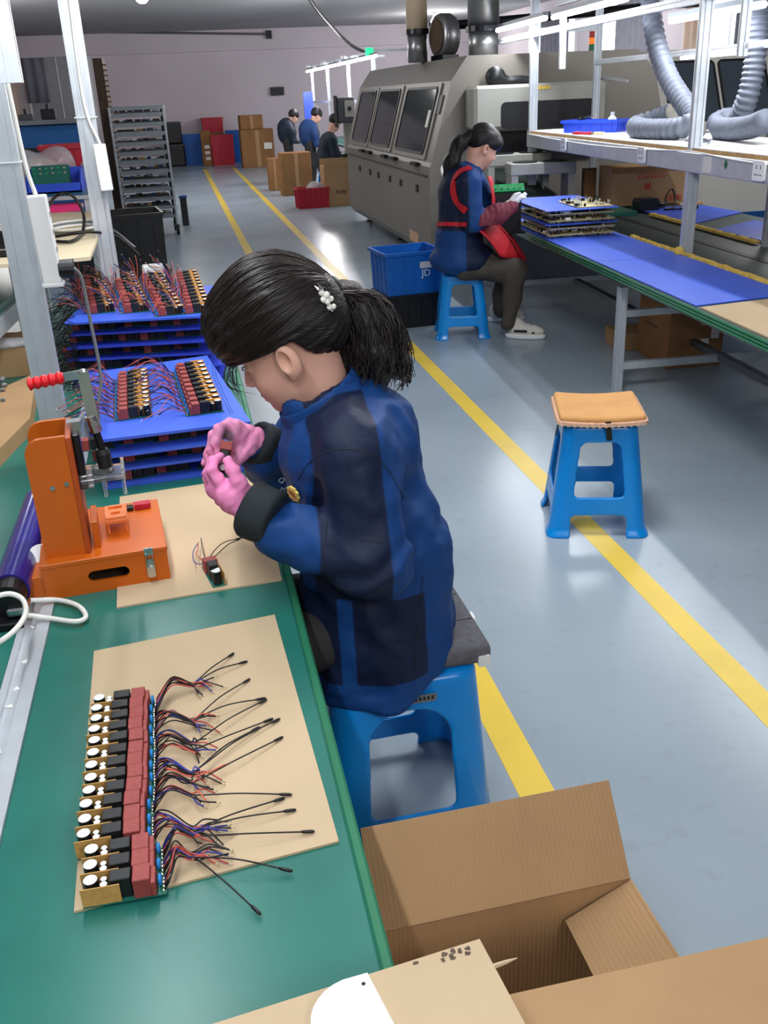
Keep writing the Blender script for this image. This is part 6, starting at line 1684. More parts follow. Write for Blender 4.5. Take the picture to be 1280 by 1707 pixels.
# pony tail: core and curled locks
tail = [HL(-0.10,0,0.055), PY(578,492,2.09), PY(606,535,2.08), PY(622,590,2.06), PY(624,645,2.04)]
def tail_fn(X,Y,Z):
    d = chain((X,Y,Z), [tuple(p) for p in tail], [0.018,0.030,0.050,0.052,0.028], 0.03)
    return d
v, f, me = body_mesh(tail_fn, (0.2,1.92,1.04), (0.56,2.2,1.48), 0.006, 'hair_tail', 1, lambda v,n: 0.009*noise_arr(v,(30,30,9)))
pt_ = wlink('pony_tail', me)
td_ = (tail[1]-tail[0]).normalized(); tn_ = Vector((0,0,1)).rotation_difference(td_).to_matrix()
q = MB(); q.lathe([(0.022,-0.010),(0.036,-0.008),(0.039,0.0),(0.036,0.008),(0.022,0.010)], 20, tn_, tail[0].lerp(tail[1],0.42)); wlink('hair_tie', q.fixn().mesh('hair_tie','black_rubber',True))
lk = MB(); T = cubic(tail, 6)
for i in range(420):
    a = rr.uniform(0,2*PI); R_ = math.sqrt(rr.random())
    pts = []; rad = []; n_ = 14; end = rr.uniform(0.72,1.0); ph = rr.uniform(0,6.28); cur = rr.uniform(0.3,1.0)
    for j in range(n_):
        t = j/(n_-1)*end; k = t*(len(T)-1); i0 = min(int(k), len(T)-2); c = T[i0].lerp(T[i0+1], k-i0)
        prof_ = 0.030+0.044*math.sin(min(1,t*1.25)*PI*0.62)
        wv = cur*0.020*t
        off = Vector((math.cos(a), math.sin(a)*0.8, 0))*prof_*(0.75+0.4*R_)
        sw = Vector((math.sin(t*16+ph)*wv, math.cos(t*16+ph)*wv, math.sin(t*11+ph)*wv))
        pts.append(c+off+sw); rad.append(0.0027*(1-0.75*(j/(n_-1))))
    lk.tube(pts, 0.002, 3, False, rad)
for i in range(16):   # curled ends at the lower right
    p = PY(rr.uniform(640,672), rr.uniform(595,630), 2.03); e = PY(rr.uniform(665,686), rr.uniform(600,625), 2.03); g = PY(rr.uniform(668,684), rr.uniform(625,652), 2.02)
    lk.tube(cubic([p, (p+e)/2+Vector((0,0,-0.022)), e, g],6), 0.0018, 4)
o = wlink('pony_tail_locks', lk.mesh('pony_tail_locks','hair_strand',True)); o['kind'] = 'stuff'
# hair clip of small pearls and leaves, on the near side of the tail root
ph_, _n = hit(BH, 538, 492)
cy_ = (ph_.y if ph_ is not None else 2.0)-0.006
cl = thing('hair_clip', 'silver hair clip with white pearls at the pony tail root', 'hair clip', PY(545,495,cy_))
O_ = Vector(cl.location)
for (px, py, r) in ((536,488,0.007),(544,492,0.008),(540,499,0.008),(546,503,0.007),(552,498,0.006),(549,512,0.007),(556,511,0.006)):
    q = MB(); c = PY(px,py,cy_+rr.uniform(-0.004,0.004))-O_; q.lathe([(0.001,-r),(r*.7,-r*.7),(r,0),(r*.7,r*.7),(0.001,r)],10,None,c); q.build('pearl','pearl',cl,True)
for (px, py, qx, qy) in ((535,487,525,477),(537,486,529,472),(540,487,533,475),(552,515,556,522)):
    MB().tube([PY(px,py,cy_)-O_, PY((px+qx)/2,(py+qy)/2,cy_-0.005)-O_, PY(qx,qy,cy_)-O_],0.002,5,True,[0.0015,0.0035,0.0008]).build('leaf','steel',cl)

# ---- gloved hands
def fingers(P, items, d, k=0.010):
    for pts, rs in items:
        d = smin(d, chain(P, [tuple(p) for p in pts], rs, 0.006), k)
    return d
def PP_(px, py, y): return PY(px, py, y)
# left hand (nearer): back of the hand towards the camera, thumb on top, fingers round the board
lw = PP_(424,856,1.880); lp = PP_(393,828,1.905); lkn = PP_(364,815,1.935)
Lf = [([PP_(366,800,1.905), PP_(353,783,1.915), PP_(357,768,1.940), PP_(368,762,1.958)], [0.0135,0.0125,0.0115,0.010]),
      ([PP_(358,806,1.925), PP_(348,788,1.940), PP_(353,770,1.965), PP_(364,765,1.985)], [0.0135,0.0125,0.0115,0.010]),
      ([PP_(356,814,1.945), PP_(346,797,1.962), PP_(352,780,1.985), PP_(364,774,2.000)], [0.013,0.012,0.011,0.0095]),
      ([PP_(358,822,1.962), PP_(349,808,1.980), PP_(354,793,1.998), PP_(364,786,2.010)], [0.012,0.011,0.010,0.009])]
Lt = ([PP_(408,826,1.890), PP_(398,803,1.885), PP_(388,784,1.895), PP_(379,769,1.912)], [0.019,0.0165,0.0145,0.0115])
def lhand(X,Y,Z):
    P = (X,Y,Z)
    d = capsule(P, tuple(lw), tuple(lp), 0.031, 0.036)
    d = smin(d, capsule(P, tuple(lp), tuple(lkn), 0.034, 0.026), 0.02)
    d = smin(d, capsule(P, tuple(PP_(380,822,1.90)), tuple(PP_(372,822,1.955)), 0.026, 0.022), 0.015)
    return fingers(P, Lf+[Lt], d)
def glove_disp(v, n):
    a = noise_arr(v, (40,40,40)); ax = v @ np.array([0.75,-0.2,-0.6])
    return 0.0016*a + 0.0012*np.sin(ax*260+3*a)
mat('glove_near', (238, 142, 192), 0.75, var=0.10, vscale=22, bump=0.10, bscale=260, spec=0.2)
v, f, me = body_mesh(lhand, (-0.08,1.80,0.82), (0.14,2.06,1.10), 0.0036, 'glove_near', 1, glove_disp)
wlink('glove', me)
# right hand (farther): fingers curled down over the board, soiled grey
rw_ = PP_(428,735,2.105); rp = PP_(402,732,2.085); rk = PP_(382,716,2.07)
Rf = [([PP_(388,712,2.06), PP_(366,716,2.035), PP_(360,738,2.02), PP_(366,757,2.015)], [0.0145,0.0140,0.0125,0.0105]),
      ([PP_(380,718,2.085), PP_(357,727,2.065), PP_(352,748,2.05), PP_(358,765,2.04)], [0.0145,0.0138,0.012,0.010]),
      ([PP_(378,726,2.105), PP_(355,738,2.09), PP_(347,757,2.075), PP_(351,772,2.06)], [0.014,0.013,0.0115,0.0095]),
      ([PP_(380,735,2.12), PP_(360,750,2.11), PP_(347,763,2.10), PP_(341,773,2.09)], [0.0125,0.0115,0.010,0.0085])]
Rt = ([PP_(414,745,2.06), PP_(402,757,2.045), PP_(392,768,2.035), PP_(385,773,2.030)], [0.020,0.0175,0.0145,0.011])
def rhand(X,Y,Z):
    P = (X,Y,Z)
    d = capsule(P, tuple(rw_), tuple(rp), 0.031, 0.035)
    d = smin(d, capsule(P, tuple(rp), tuple(rk), 0.033, 0.026), 0.02)
    d = smin(d, capsule(P, tuple(PP_(390,722,2.06)), tuple(PP_(386,730,2.115)), 0.026, 0.022), 0.015)
    return fingers(P, Rf+[Rt], d)
def glove2_mat():
    m = MATS['glove_pink'].copy(); m.name = 'glove_soiled'; nt = m.node_tree; b = nt.nodes['Principled BSDF']
    at_ = nt.nodes.new('ShaderNodeAttribute'); at_.attribute_name = 'soil'; mx = nt.nodes.new('ShaderNodeMixRGB'); nt.links.new(at_.outputs['Fac'], mx.inputs[0])
    src = b.inputs['Base Color'].links[0].from_socket; nt.links.new(src, mx.inputs[1]); mx.inputs[2].default_value = (*lin((104,94,100)),1); nt.links.new(mx.outputs[0], b.inputs['Base Color']); MATS['glove_soiled'] = m
glove2_mat()
soil_c = np.array(PP_(376,728,2.03))
def soil(v): return np.clip(0.95*np.exp(-(np.linalg.norm(v-soil_c,axis=1)/0.022)**2) + 0.25*(noise_arr(v,(45,45,45))>0.15), 0, 0.9)
v, f, me = body_mesh(rhand, (-0.09,1.96,0.90), (0.17,2.20,1.16), 0.0036, 'glove_soiled', 1, glove_disp, {'soil': soil})
wlink('glove', me)
# board held between the hands
hm = module('relay board held between the two pink gloves', 'relay boards held in the hands', PP_(371,800,1.955), 0.0)
zx = (PP_(378,745,2.02)-PP_(370,797,1.965)).normalized(); zn = (Vector((0,0,H))-PP_(372,770,1.98)).normalized(); zn = (zn-zx*zn.dot(zx)).normalized(); zy = zn.cross(zx)
hm.matrix_world = Matrix.Translation(PP_(369,795,1.962)) @ Matrix((zx, zy, zn)).transposed().to_4x4() @ Matrix.Scale(0.80,4)
# brooch, lettering and seams laid on the jacket
p, n = hit(BJ, 492, 821)
if p is not None:
    z = n.normalized(); x = Vector((0.95,0.1,0)).cross(z).cross(z)*-1; x = (Vector((1,0,0))-z*z.x).normalized(); y = z.cross(x)
    bo = thing('brooch', 'small scalloped yellow brooch pinned to the jacket chest', 'brooch', p+z*0.003)
    bo.rotation_euler = Matrix((x,y,z)).transposed().to_euler()
    q = MB(); q.prism([((0.018+0.0016*math.cos(9*a))*math.cos(a), (0.020+0.0016*math.cos(9*a))*math.sin(a)) for a in [2*PI*i/54 for i in range(54)]], 0, 0.005, lambda u,v,w: Vector((u,v,w))); q.build('disc','brooch_yellow',bo)
    q = MB(); q.lathe([(0.010,0.005),(0.0135,0.005),(0.0135,0.0062),(0.010,0.0062),(0.010,0.005)],24); q.build('ring','brooch_orange',bo)
for s_, px, py, sz in (('Q', 469, 800, 0.021), ('ND', 476, 813, 0.021)):
    p, n = hit(BJ, px, py)
    if p is not None:
        z = n.normalized(); x = (Vector((1,0.1,-0.25))-z*z.dot(Vector((1,0.1,-0.25)))).normalized(); y = z.cross(x)
        text_obj('lettering', s_, sz, 'letter_white', jo, p+z*0.002, Matrix((x,y,z)).transposed())
def seam(pxs, m='cuff', r=0.0011):
    pts = []
    for (px, py) in cubic([(a,b,0) for a,b in pxs], 5) and [(p.x,p.y) for p in cubic([(a,b,0) for a,b in pxs], 5)]:
        p, n = hit(BJ, px, py)
        if p is not None and (not pts or (p-pts[-1]).length < 0.06): pts.append(p+n*0.0002)
    if len(pts) > 2:
        o = link('seam', MB().tube(pts, r, 5).mesh('seam', m, True), jo)
seam([(497,800),(515,772),(550,752),(590,750),(625,762),(655,795),(672,830)])
seam([(545,870),(543,900)]); seam([(600,900),(640,905)])
seam([(690,1115),(700,1000),(705,960)]); seam([(535,940),(560,975),(590,985)])
# trousers and shoes under the bench
def legs_fn(X,Y,Z):
    P = (X,Y,Z)
    d = chain(P, [(0.36,1.90,0.598),(-0.02,1.88,0.592),(0.02,1.88,0.10)], [0.078,0.068,0.048], 0.03)
    d = smin(d, chain(P, [(0.36,2.06,0.598),(-0.02,2.10,0.592),(0.02,2.10,0.10)], [0.078,0.068,0.048], 0.03), 0.03)
    return d
v, f, me = body_mesh(legs_fn, (-0.14,1.74,0.02), (0.50,2.24,0.74), 0.012, 'trousers', 1, lambda v,n: 0.006*noise_arr(v,(14,14,14)))
wlink('trousers', me)
for yy in (1.88, 2.10):
    v, f, me = body_mesh(lambda X,Y,Z: np.maximum(smin(ellip((X,Y,Z),(-0.06,yy,0.03),(0.12,0.045,0.045)), ellip((X,Y,Z),(0.02,yy,0.055),(0.05,0.042,0.06)),0.02), -Z+0.001), (-0.2,yy-0.07,-0.02),(0.1,yy+0.07,0.14),0.008,'black_plastic')
    wlink('shoe', me)

# ------------------------------------------------------------------ second worker, in the red apron
W2 = thing('person', 'seated worker in navy jacket and red apron facing the right bench', 'person', (2.03, 7.08, 0))
O2 = Vector(W2.location)
def w2(name, me, parent=W2):
    me.name = name; o = link(name, me, parent); o.location = -O2; return o
YB = 6.98
def q2(px, py, dy=0.0): return PY(px, py, YB+dy)
def T2(*a): return tuple(q2(*a))
hs2 = 1.15
sh2 = q2(778,300); hip2 = q2(768,428)
def jk2(X,Y,Z):
    P = (X,Y,Z)
    c1 = q2(766,330); c2 = q2(766,395); c3 = q2(772,432)
    d = ellip(P, tuple(c1), (0.155,0.20,0.24))
    d = smin(d, ellip(P, tuple(c2), (0.175,0.21,0.24)), 0.06)
    sk = ellip(P, tuple(c3), (0.25,0.235,0.13)); d = smin(d, sk, 0.06)
    d = smax(d, q2(780,452).z-Z, 0.02)
    d = smin(d, capsule(P, T2(780,297,-0.13), T2(774,297,0.18), 0.085), 0.05)
    d = smin(d, capsule(P, T2(787,285), T2(792,275), 0.075,0.065), 0.03)
    d = smin(d, chain(P, [T2(781,302,-0.19), T2(788,370,-0.24), T2(808,362,-0.22)], [0.090,0.076,0.066], 0.03), 0.02)
    d = smin(d, chain(P, [T2(790,302,0.20), T2(815,360,0.25), T2(850,350,0.12)], [0.090,0.075,0.055], 0.03), 0.02)
    return d
def fold2(v, n): return 0.012*noise_arr(v,(7,7,9))+0.005*noise_arr(v,(18,18,22),4.0)
def pan2(v): return np.clip(0.5+(np.sin(v[:,0]*9+1.0)*0.5+0.02)*np.where(v[:,2]<q2(766,380).z,1.2,-0.9), 0, 1)
lo2 = (1.66,6.60,0.44); hi2 = (2.70,7.45,1.50)
v, f, me = body_mesh(jk2, lo2, hi2, 0.014, 'jacket', 1, fold2, {'panel': pan2}); w2('jacket', me); B2 = bvh_of(v, f)
A2 = frame_of(math.radians(8), math.radians(28)); C2 = q2(805,244)
v, f, me = body_mesh(lambda X,Y,Z: head_fn((X,Y,Z), C2, A2, hs2, q2(787,290)), (C2.x-0.2,C2.y-0.15,C2.z-0.28), (C2.x+0.2,C2.y+0.15,C2.z+0.18), 0.0065, 'skin', 1); w2('body', me)
def H2(F,L,U): return C2+Vector(A2[0])*F*hs2+Vector(A2[1])*L*hs2+Vector(A2[2])*U*hs2
def hair2(X,Y,Z):
    x = X-C2.x; y = Y-C2.y; z = Z-C2.z; A = A2
    F = (A[0][0]*x+A[0][1]*y+A[0][2]*z)/hs2; L = (A[1][0]*x+A[1][1]*y+A[1][2]*z)/hs2; U = (A[2][0]*x+A[2][1]*y+A[2][2]*z)/hs2
    d = ellip((F,L,U), (-0.012,0,0.036), (0.112,0.088,0.100))
    d = smin(d, ellip((F,L,U), (0.055,0,0.045), (0.055,0.076,0.055)), 0.03)
    cut = np.where(F > -0.03, 0.0+0.15*np.maximum(F-0.03,0), 0.0-(-0.03-F)*1.6)
    return smax(d, cut-U, 0.01)*hs2
v, f, me = body_mesh(hair2, (C2.x-0.22,C2.y-0.18,C2.z-0.2), (C2.x+0.22,C2.y+0.18,C2.z+0.2), 0.008, 'hair', 1, lambda v,n: 0.005*noise_arr(v,(8,40,30))); w2('hair', me)
tl2 = [H2(-0.10,0,0.03), q2(765,240), q2(752,272), q2(744,292)]
v, f, me = body_mesh(lambda X,Y,Z: chain((X,Y,Z), [tuple(p) for p in tl2], [0.04,0.05,0.055,0.025], 0.03), (1.65,6.8,1.05), (2.35,7.2,1.62), 0.010, 'hair', 1, lambda v,n: 0.010*noise_arr(v,(30,30,10))); w2('pony_tail', me)
for sg in (-1,1):
    q = MB(); q.tube([H2(0.088,sg*(0.018+0.028*t),-0.002+0.003*math.sin(t*PI)) for t in [i/6 for i in range(7)]],0.002,5); w2('eyelash', q.fixn().mesh('eyelash','hair'))
# apron: straps over the shoulder, belt and front skirt, laid on the jacket
def ribbon(pxs, w, name, off=0.012):
    pts = []; nr_ = []
    for c in cubic([(a,b,0) for a,b in pxs], 6):
        p, n = hit(B2, c.x, c.y)
        if p is not None: pts.append(p+n*off*0.4); nr_.append(n)
    if len(pts) < 3: return
    vs = []; fs = []
    for i, p in enumerate(pts):
        t = (pts[min(i+1,len(pts)-1)]-pts[max(0,i-1)]).normalized(); s = t.cross(nr_[i]).normalized()*w/2
        vs += [p-s, p+s, p+s+nr_[i]*0.010, p-s+nr_[i]*0.010]
    for i in range(len(pts)-1):
        a = 4*i; b = a+4; fs += [(a,b,b+1,a+1),(a+1,b+1,b+2,a+2),(a+2,b+2,b+3,a+3),(a+3,b+3,b,a)]
    fs += [(0,1,2,3),(len(vs)-4,len(vs)-1,len(vs)-2,len(vs)-3)]
    mb = MB(); mb.add(vs, fs); mb.fixn(); w2(name, mb.mesh(name,'apron_red'))
ribbon([(784,281),(768,287),(758,300),(757,322),(765,340),(778,352)], 0.045, 'apron_strap')
ribbon([(731,374),(745,374),(760,374),(778,374)], 0.030, 'apron_belt')
ap = MB()
front = [q2(777,372,-0.235), q2(800,372,-0.22), q2(826,385,-0.12), q2(834,428,-0.10), q2(868,438,-0.06), q2(834,426,-0.235)]
# apron skirt: sheet from belt over the lap
a0, a1, a2, a3 = q2(774,370,-0.25), q2(820,368,-0.06), q2(872,436,-0.04), q2(832,427,-0.265)
b0, b1, b2, b3 = q2(820,368,-0.06), q2(824,366,0.2), q2(878,434,0.2), q2(872,436,-0.04)
def sheet_grid(c, n=8, wav=0.012):
    vs = []; fs = []
    for i in range(n+1):
        for j in range(n+1):
            u, v_ = i/n, j/n; p = c[0].lerp(c[1],u).lerp(c[3].lerp(c[2],u), v_); vs.append(p+Vector((0.3,-0.7,0.5))*(wav*math.sin(u*9+v_*3)+0.03*math.sin(v_*PI)))
    for i in range(n):
        for j in range(n): a = i*(n+1)+j; fs.append((a,a+1,a+n+2,a+n+1))
    return vs, fs
v_, f_ = sheet_grid((a0,a1,a2,a3)); ap.add(v_, f_); v_, f_ = sheet_grid((b0,b1,b2,b3)); ap.add(v_, f_)
ap.fixn(); ao = w2('apron_skirt', ap.mesh('apron_skirt','apron_red',True)); md = ao.modifiers.new('s','SOLIDIFY'); md.thickness = 0.008
bib = MB(); v_, f_ = sheet_grid((q2(812,295,-0.16), q2(818,295,0.16), q2(826,368,0.2), q2(818,370,-0.2)),6,0.006); bib.add(v_, f_); bib.fixn(); bo_ = w2('apron_bib', bib.mesh('apron_bib','apron_red',True)); md = bo_.modifiers.new('s','SOLIDIFY'); md.thickness = 0.008
# sleeve covers, gloves
v, f, me = body_mesh(lambda X,Y,Z: chain((X,Y,Z), [T2(798,372,-0.235), T2(828,358,-0.22), T2(853,346,-0.19)], [0.082,0.074,0.050], 0.03), (2.0,6.60,0.85), (2.70,6.98,1.22), 0.009, 'sleeve_check', 1, lambda v,n: 0.006*noise_arr(v,(20,20,20))+0.003*np.sin(v[:,0]*150)); w2('sleeve_cover', me)
gl = [([q2(858,336,-0.17), q2(868,329,-0.16), q2(876,330,-0.155)],[0.016,0.013,0.010]), ([q2(858,333,-0.15), q2(868,326,-0.14), q2(877,324,-0.14)],[0.016,0.013,0.010]), ([q2(858,333,-0.13), q2(869,327,-0.12), q2(875,322,-0.11)],[0.015,0.012,0.010]), ([q2(857,335,-0.11), q2(866,331,-0.10), q2(872,330,-0.09)],[0.013,0.011,0.009]), ([q2(852,334,-0.19), q2(858,325,-0.18), q2(866,322,-0.17)],[0.017,0.013,0.011])]
v, f, me = body_mesh(lambda X,Y,Z: fingers((X,Y,Z), gl, capsule((X,Y,Z), T2(848,342,-0.18), T2(860,334,-0.15), 0.034, 0.030), 0.012), (2.28,6.70,0.98), (2.62,7.00,1.24), 0.006, 'glove_white', 1); w2('glove', me)
# legs
def lg2(X,Y,Z):
    P = (X,Y,Z)
    d = chain(P, [T2(775,440,-0.10), T2(858,452,-0.14), T2(853,500,-0.17), T2(846,540,-0.20)], [0.115,0.088,0.068,0.050], 0.04)
    return smin(d, chain(P, [T2(775,440,0.10), T2(848,452,0.14), T2(838,490,0.16), T2(834,518,0.16)], [0.115,0.090,0.075,0.058], 0.04), 0.03)
v, f, me = body_mesh(lg2, (1.75,6.55,0.04), (2.75,7.40,0.72), 0.013, 'trousers_brown', 1, lambda v,n: 0.009*noise_arr(v,(12,12,10))); w2('trousers', me)
def shoe2(cx, cy, rz, mname='shoe_white'):
    sx = math.cos(rz); sy = math.sin(rz)
    def loc(X,Y,Z): x = X-cx; y = Y-cy; return (x*sx+y*sy, -x*sy+y*sx, Z)
    def up(X,Y,Z):
        P = loc(X,Y,Z); d = smin(ellip(P,(0.05,0,0.055),(0.13,0.052,0.052)), ellip(P,(-0.035,0,0.085),(0.062,0.05,0.07)), 0.03); return np.maximum(d, 0.032-Z)
    v, f, me = body_mesh(up, (cx-0.24,cy-0.24,0.0),(cx+0.24,cy+0.24,0.2),0.008,'shoe_white',1); s = w2('shoe', me)
    def so(X,Y,Z):
        P = loc(X,Y,Z); return smax(ellip(P,(0.035,0,0.02),(0.155,0.060,0.075)), np.maximum(Z-0.036, 0.001-Z)+0.004*np.sin(P[0]*110)*0, 0.008)
    v, f, me = body_mesh(so, (cx-0.24,cy-0.24,-0.02),(cx+0.24,cy+0.24,0.09),0.008,'foam_white',0); me.name = 'sole'; o = link('sole', me, s)
    for k in range(5):
        q = MB(); a = Vector((0.02+0.018*k, -0.02, 0.118-0.009*k)); b = Vector((0.02+0.018*k, 0.02, 0.118-0.009*k)); R = Matrix.Rotation(rz,3,'Z'); q.tube([R@a+Vector((cx,cy,0)), R@((a+b)/2+Vector((0,0,0.012)))+Vector((cx,cy,0)), R@b+Vector((cx,cy,0))],0.004,5); link('lace', q.fixn().mesh('lace','wire_white'), s)
    for sgn in (-1,1):
        q = MB(); q.box((0.01,sgn*0.05,0.062),(0.10,0.006,0.020)); q.box((0.09,sgn*0.045,0.052),(0.05,0.006,0.014)); R = Matrix.Rotation(rz,3,'Z'); q.v = [R@p+Vector((cx,cy,0)) for p in q.v]; link('stripe', q.fixn().mesh('stripe','ink'), s)
    return s
p = PZ(872,566,0.0); shoe2(p.x, p.y+0.06, -0.55); p = PZ(838,537,0.0); shoe2(p.x, p.y+0.05, -0.2)

# ================================================================== CRATES BESIDE THE SECOND WORKER
kc = Vector((1.72, 7.62, 0)); kr = 0.10
zb = 0.27
open_bin('crate', 'black plastic crate on the floor under the blue crate', 'crate', kc, kr, 0.43, 0.40, zb, 'crate_black', ribs=4)
bc = open_bin('crate', 'blue plastic crate marked JD on top of the black crate', 'crate', kc+Vector((0,0,zb+0.001)), kr, 0.45, 0.42, 0.33, 'crate_blue', ribs=5)
MB().box((0.09,-0.2275,0.225),(0.10,0.003,0.05)).build('label_sticker','sticker_grey',bc)
text_obj('lettering', 'JD', 0.075, 'letter_white', bc, (0.09,-0.2265,0.160), axes((1,0,0),(0,0,1),(0,-1,0)))
MB().box((-0.205,-0.2085,0.13),(0.02,0.003,0.06)).build('label_sticker','wire_grey',[o for o in bpy.data.objects if o.name.startswith('crate') and 'under the blue' in o.get('label','')][0])
pt = thing('green_tray', 'bright green circuit panel in a black tray by the gloved hand', 'circuit board', q2(846,315,0.05), RA)
MB().box((0,0,0),(0.24,0.05,0.055),M=Matrix.Rotation(-0.5,3,'X')).build('board','pcb_tray_green',pt)
MB().box((0,0.02,-0.05),(0.24,0.10,0.05)).build('tray','crate_black',pt)
for k in range(14): MB().box((-0.10+0.0155*k,-0.032,0.004+0.008*(k%3)),(0.010,0.006,0.008)).build('component','solder' if k%3 else 'pcb_green',pt)
sp = thing('tray_stand', 'dark stand under the green circuit tray on the bench', 'stand', (q2(846,315,0.05).x, q2(846,315,0.05).y, ZR+0.003))
hgt = q2(846,315,0.05).z-0.077-ZR-0.003
MB().box((0,0.02,hgt/2),(0.20,0.10,hgt),bev=0.004).build('block','crate_black',sp); MB().box((0,0.02,0.006),(0.26,0.14,0.012)).build('foot','dark_steel',sp)
rsheet('crumpled blue sheet pile under the gloved hand at bench edge', [(0.01,2.62),(0.55,2.62),(0.55,3.3),(0.01,3.2)], z=ZR-0.004, t=0.03, group='blue sheets on the right bench')

# ================================================================== LEFT BACKGROUND
# wheeled wire rack full of trays
RKY = 14.5
r0 = PY(180,178,RKY); r1 = PY(268,178,RKY)
rk = thing('tray_rack', 'tall wheeled metal rack holding many trays beside the aisle', 'rack', (-0.47, RKY+0.25, 0), 0.06)
RWd, RDp, RHt = 0.72, 0.55, 1.72
for sx in (-1,1):
    for sy in (-1,1):
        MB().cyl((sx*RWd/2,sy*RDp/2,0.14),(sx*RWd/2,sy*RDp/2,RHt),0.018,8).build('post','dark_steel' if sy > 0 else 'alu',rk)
        q = MB(); M = Matrix.Rotation(PI/2,3,'Y'); q.lathe([(0.03,-0.02),(0.065,-0.02),(0.065,0.02),(0.03,0.02)],14,M,(sx*RWd/2,sy*RDp/2,0.065)); cw = q.build('caster','black_rubber',rk); MB().box((sx*RWd/2,sy*RDp/2,0.115),(0.05,0.06,0.05)).build('caster_fork','dark_steel',rk)
        # holes of the rack post
        for k in range(12):
            if sy < 0: MB().box((sx*RWd/2,-RDp/2-0.018,0.25+0.125*k),(0.012,0.004,0.03)).build('clip','white_plastic',rk)
MB().bar((-RWd/2,-RDp/2,RHt-0.02),(RWd/2,-RDp/2,RHt-0.02),0.02,0.05).build('top_rail','alu_dark',rk); MB().bar((-RWd/2,RDp/2,RHt-0.02),(RWd/2,RDp/2,RHt-0.02),0.02,0.05).build('top_rail','alu_dark',rk)
rr = random.Random(4)
for k in range(12):
    z = 0.24+0.123*k
    MB().box((0,0,z),(RWd-0.04,RDp-0.02,0.012)).build('wire_shelf','dark_steel',rk)
    MB().bar((-RWd/2+0.02,-RDp/2+0.0,z+0.02),(RWd/2-0.02,-RDp/2,z+0.02),0.012,0.05).build('shelf_edge','alu_dark',rk)
    t = thing('rack_tray', 'shallow grey tray of parts in the rack, ' + ('lowest' if k == 0 else 'highest' if k == 11 else ORD[k]+' from the bottom'), 'tray', rk.matrix_basis @ Vector((0,0,z+0.0065)), 0.06, 'trays in the metal rack')
    MB().box((0,0,0.028),(RWd-0.10,RDp-0.10,0.056),bev=0.004).build('tray','screen_grey' if k%3 else 'alu_dark',t)
    for j in range(7):
        x = -0.26+0.085*j; c = rr.choice(['crate_black','panel_blue','alu','white_plastic','crate_black','dark_steel','phenolic'])
        MB().box((x+rr.uniform(-.02,.02),rr.uniform(-0.19,0.1),0.066),(rr.uniform(0.04,0.09),0.08,rr.uniform(0.015,0.03))).build('part',c,t)
# tall comb-like panel standing behind the rack
cm = thing('slotted_panel', 'tall dark slotted panel with comb edge standing behind the rack', 'panel', (-0.92, 15.6, 0), 0.0)
MB().box((0,0,1.18),(0.13,0.8,2.36)).build('board','machine_wood',cm)
for k in range(30): MB().box((0.085,-0.38,0.30+0.068*k),(0.06,0.04,0.022)).build('tooth','carton_dark',cm)
# black crates stacked behind the far upright
for k, (x, y, z0, w, d, h) in enumerate(((-0.60,8.6,0,0.78,0.50,0.46),(-0.60,8.6,0.462,0.78,0.50,0.46))):
    open_bin('crate', 'black stacking crate behind the bench, ' + ('lower one' if k == 0 else 'upper one with open top'), 'crate', (x,y,z0), 0.12, w, d, h, 'crate_black', ribs=6, group='black crates behind the bench')
wp = thing('white_block', 'white foam block lying behind the wire bundles', 'foam', PZ(232,452,1.02)+Vector((0,0,0)), 0.1)
wp.location = (-0.17, 4.72, ZT); MB().box((0,0,0.15),(0.10,0.06,0.30),bev=0.006).build('block','foam_white',wp); MB().box((0,0,0.003),(0.12,0.08,0.006)).build('foot','foam_white',wp)
# blue cabinet row on the left
cb = thing('blue_cabinet', 'long blue cabinet with cluttered grey top on the left', 'cabinet', (-2.35, 12.6, 0), 0.0)
MB().box((0,0.3,0.79),(2.6,0.6,1.56),bev=0.01).build('body','panel_blue',cb); MB().box((0,0.28,1.60),(2.66,0.70,0.05)).build('top','alu_dark',cb)
for k in range(3): MB().box((-0.85+0.85*k,-0.006,0.79),(0.80,0.012,1.44),bev=0.004).build('door','panel_blue',cb)
MB().box((0.55,-0.02,1.05),(0.42,0.03,0.55)).build('screen','crate_black',cb)
rr = random.Random(9)
for k in range(9):
    t = thing('tool_block', 'small dark fixture on the blue cabinet, ' + ORD[k].replace('nearest','first') + ' from the left', 'fixture', (-3.5+0.26*k, 12.75, 1.626), 0, 'fixtures on the blue cabinet')
    h_ = rr.uniform(0.06,0.16); MB().box((0,0,h_/2),(0.16,0.14,h_),bev=0.006).build('block','screen_grey' if k%2 else 'dark_steel',t); MB().cyl((0,0,h_),(0,0,h_+0.06),0.02,8).build('knob','black_plastic' if k%3 else 'white_plastic',t)

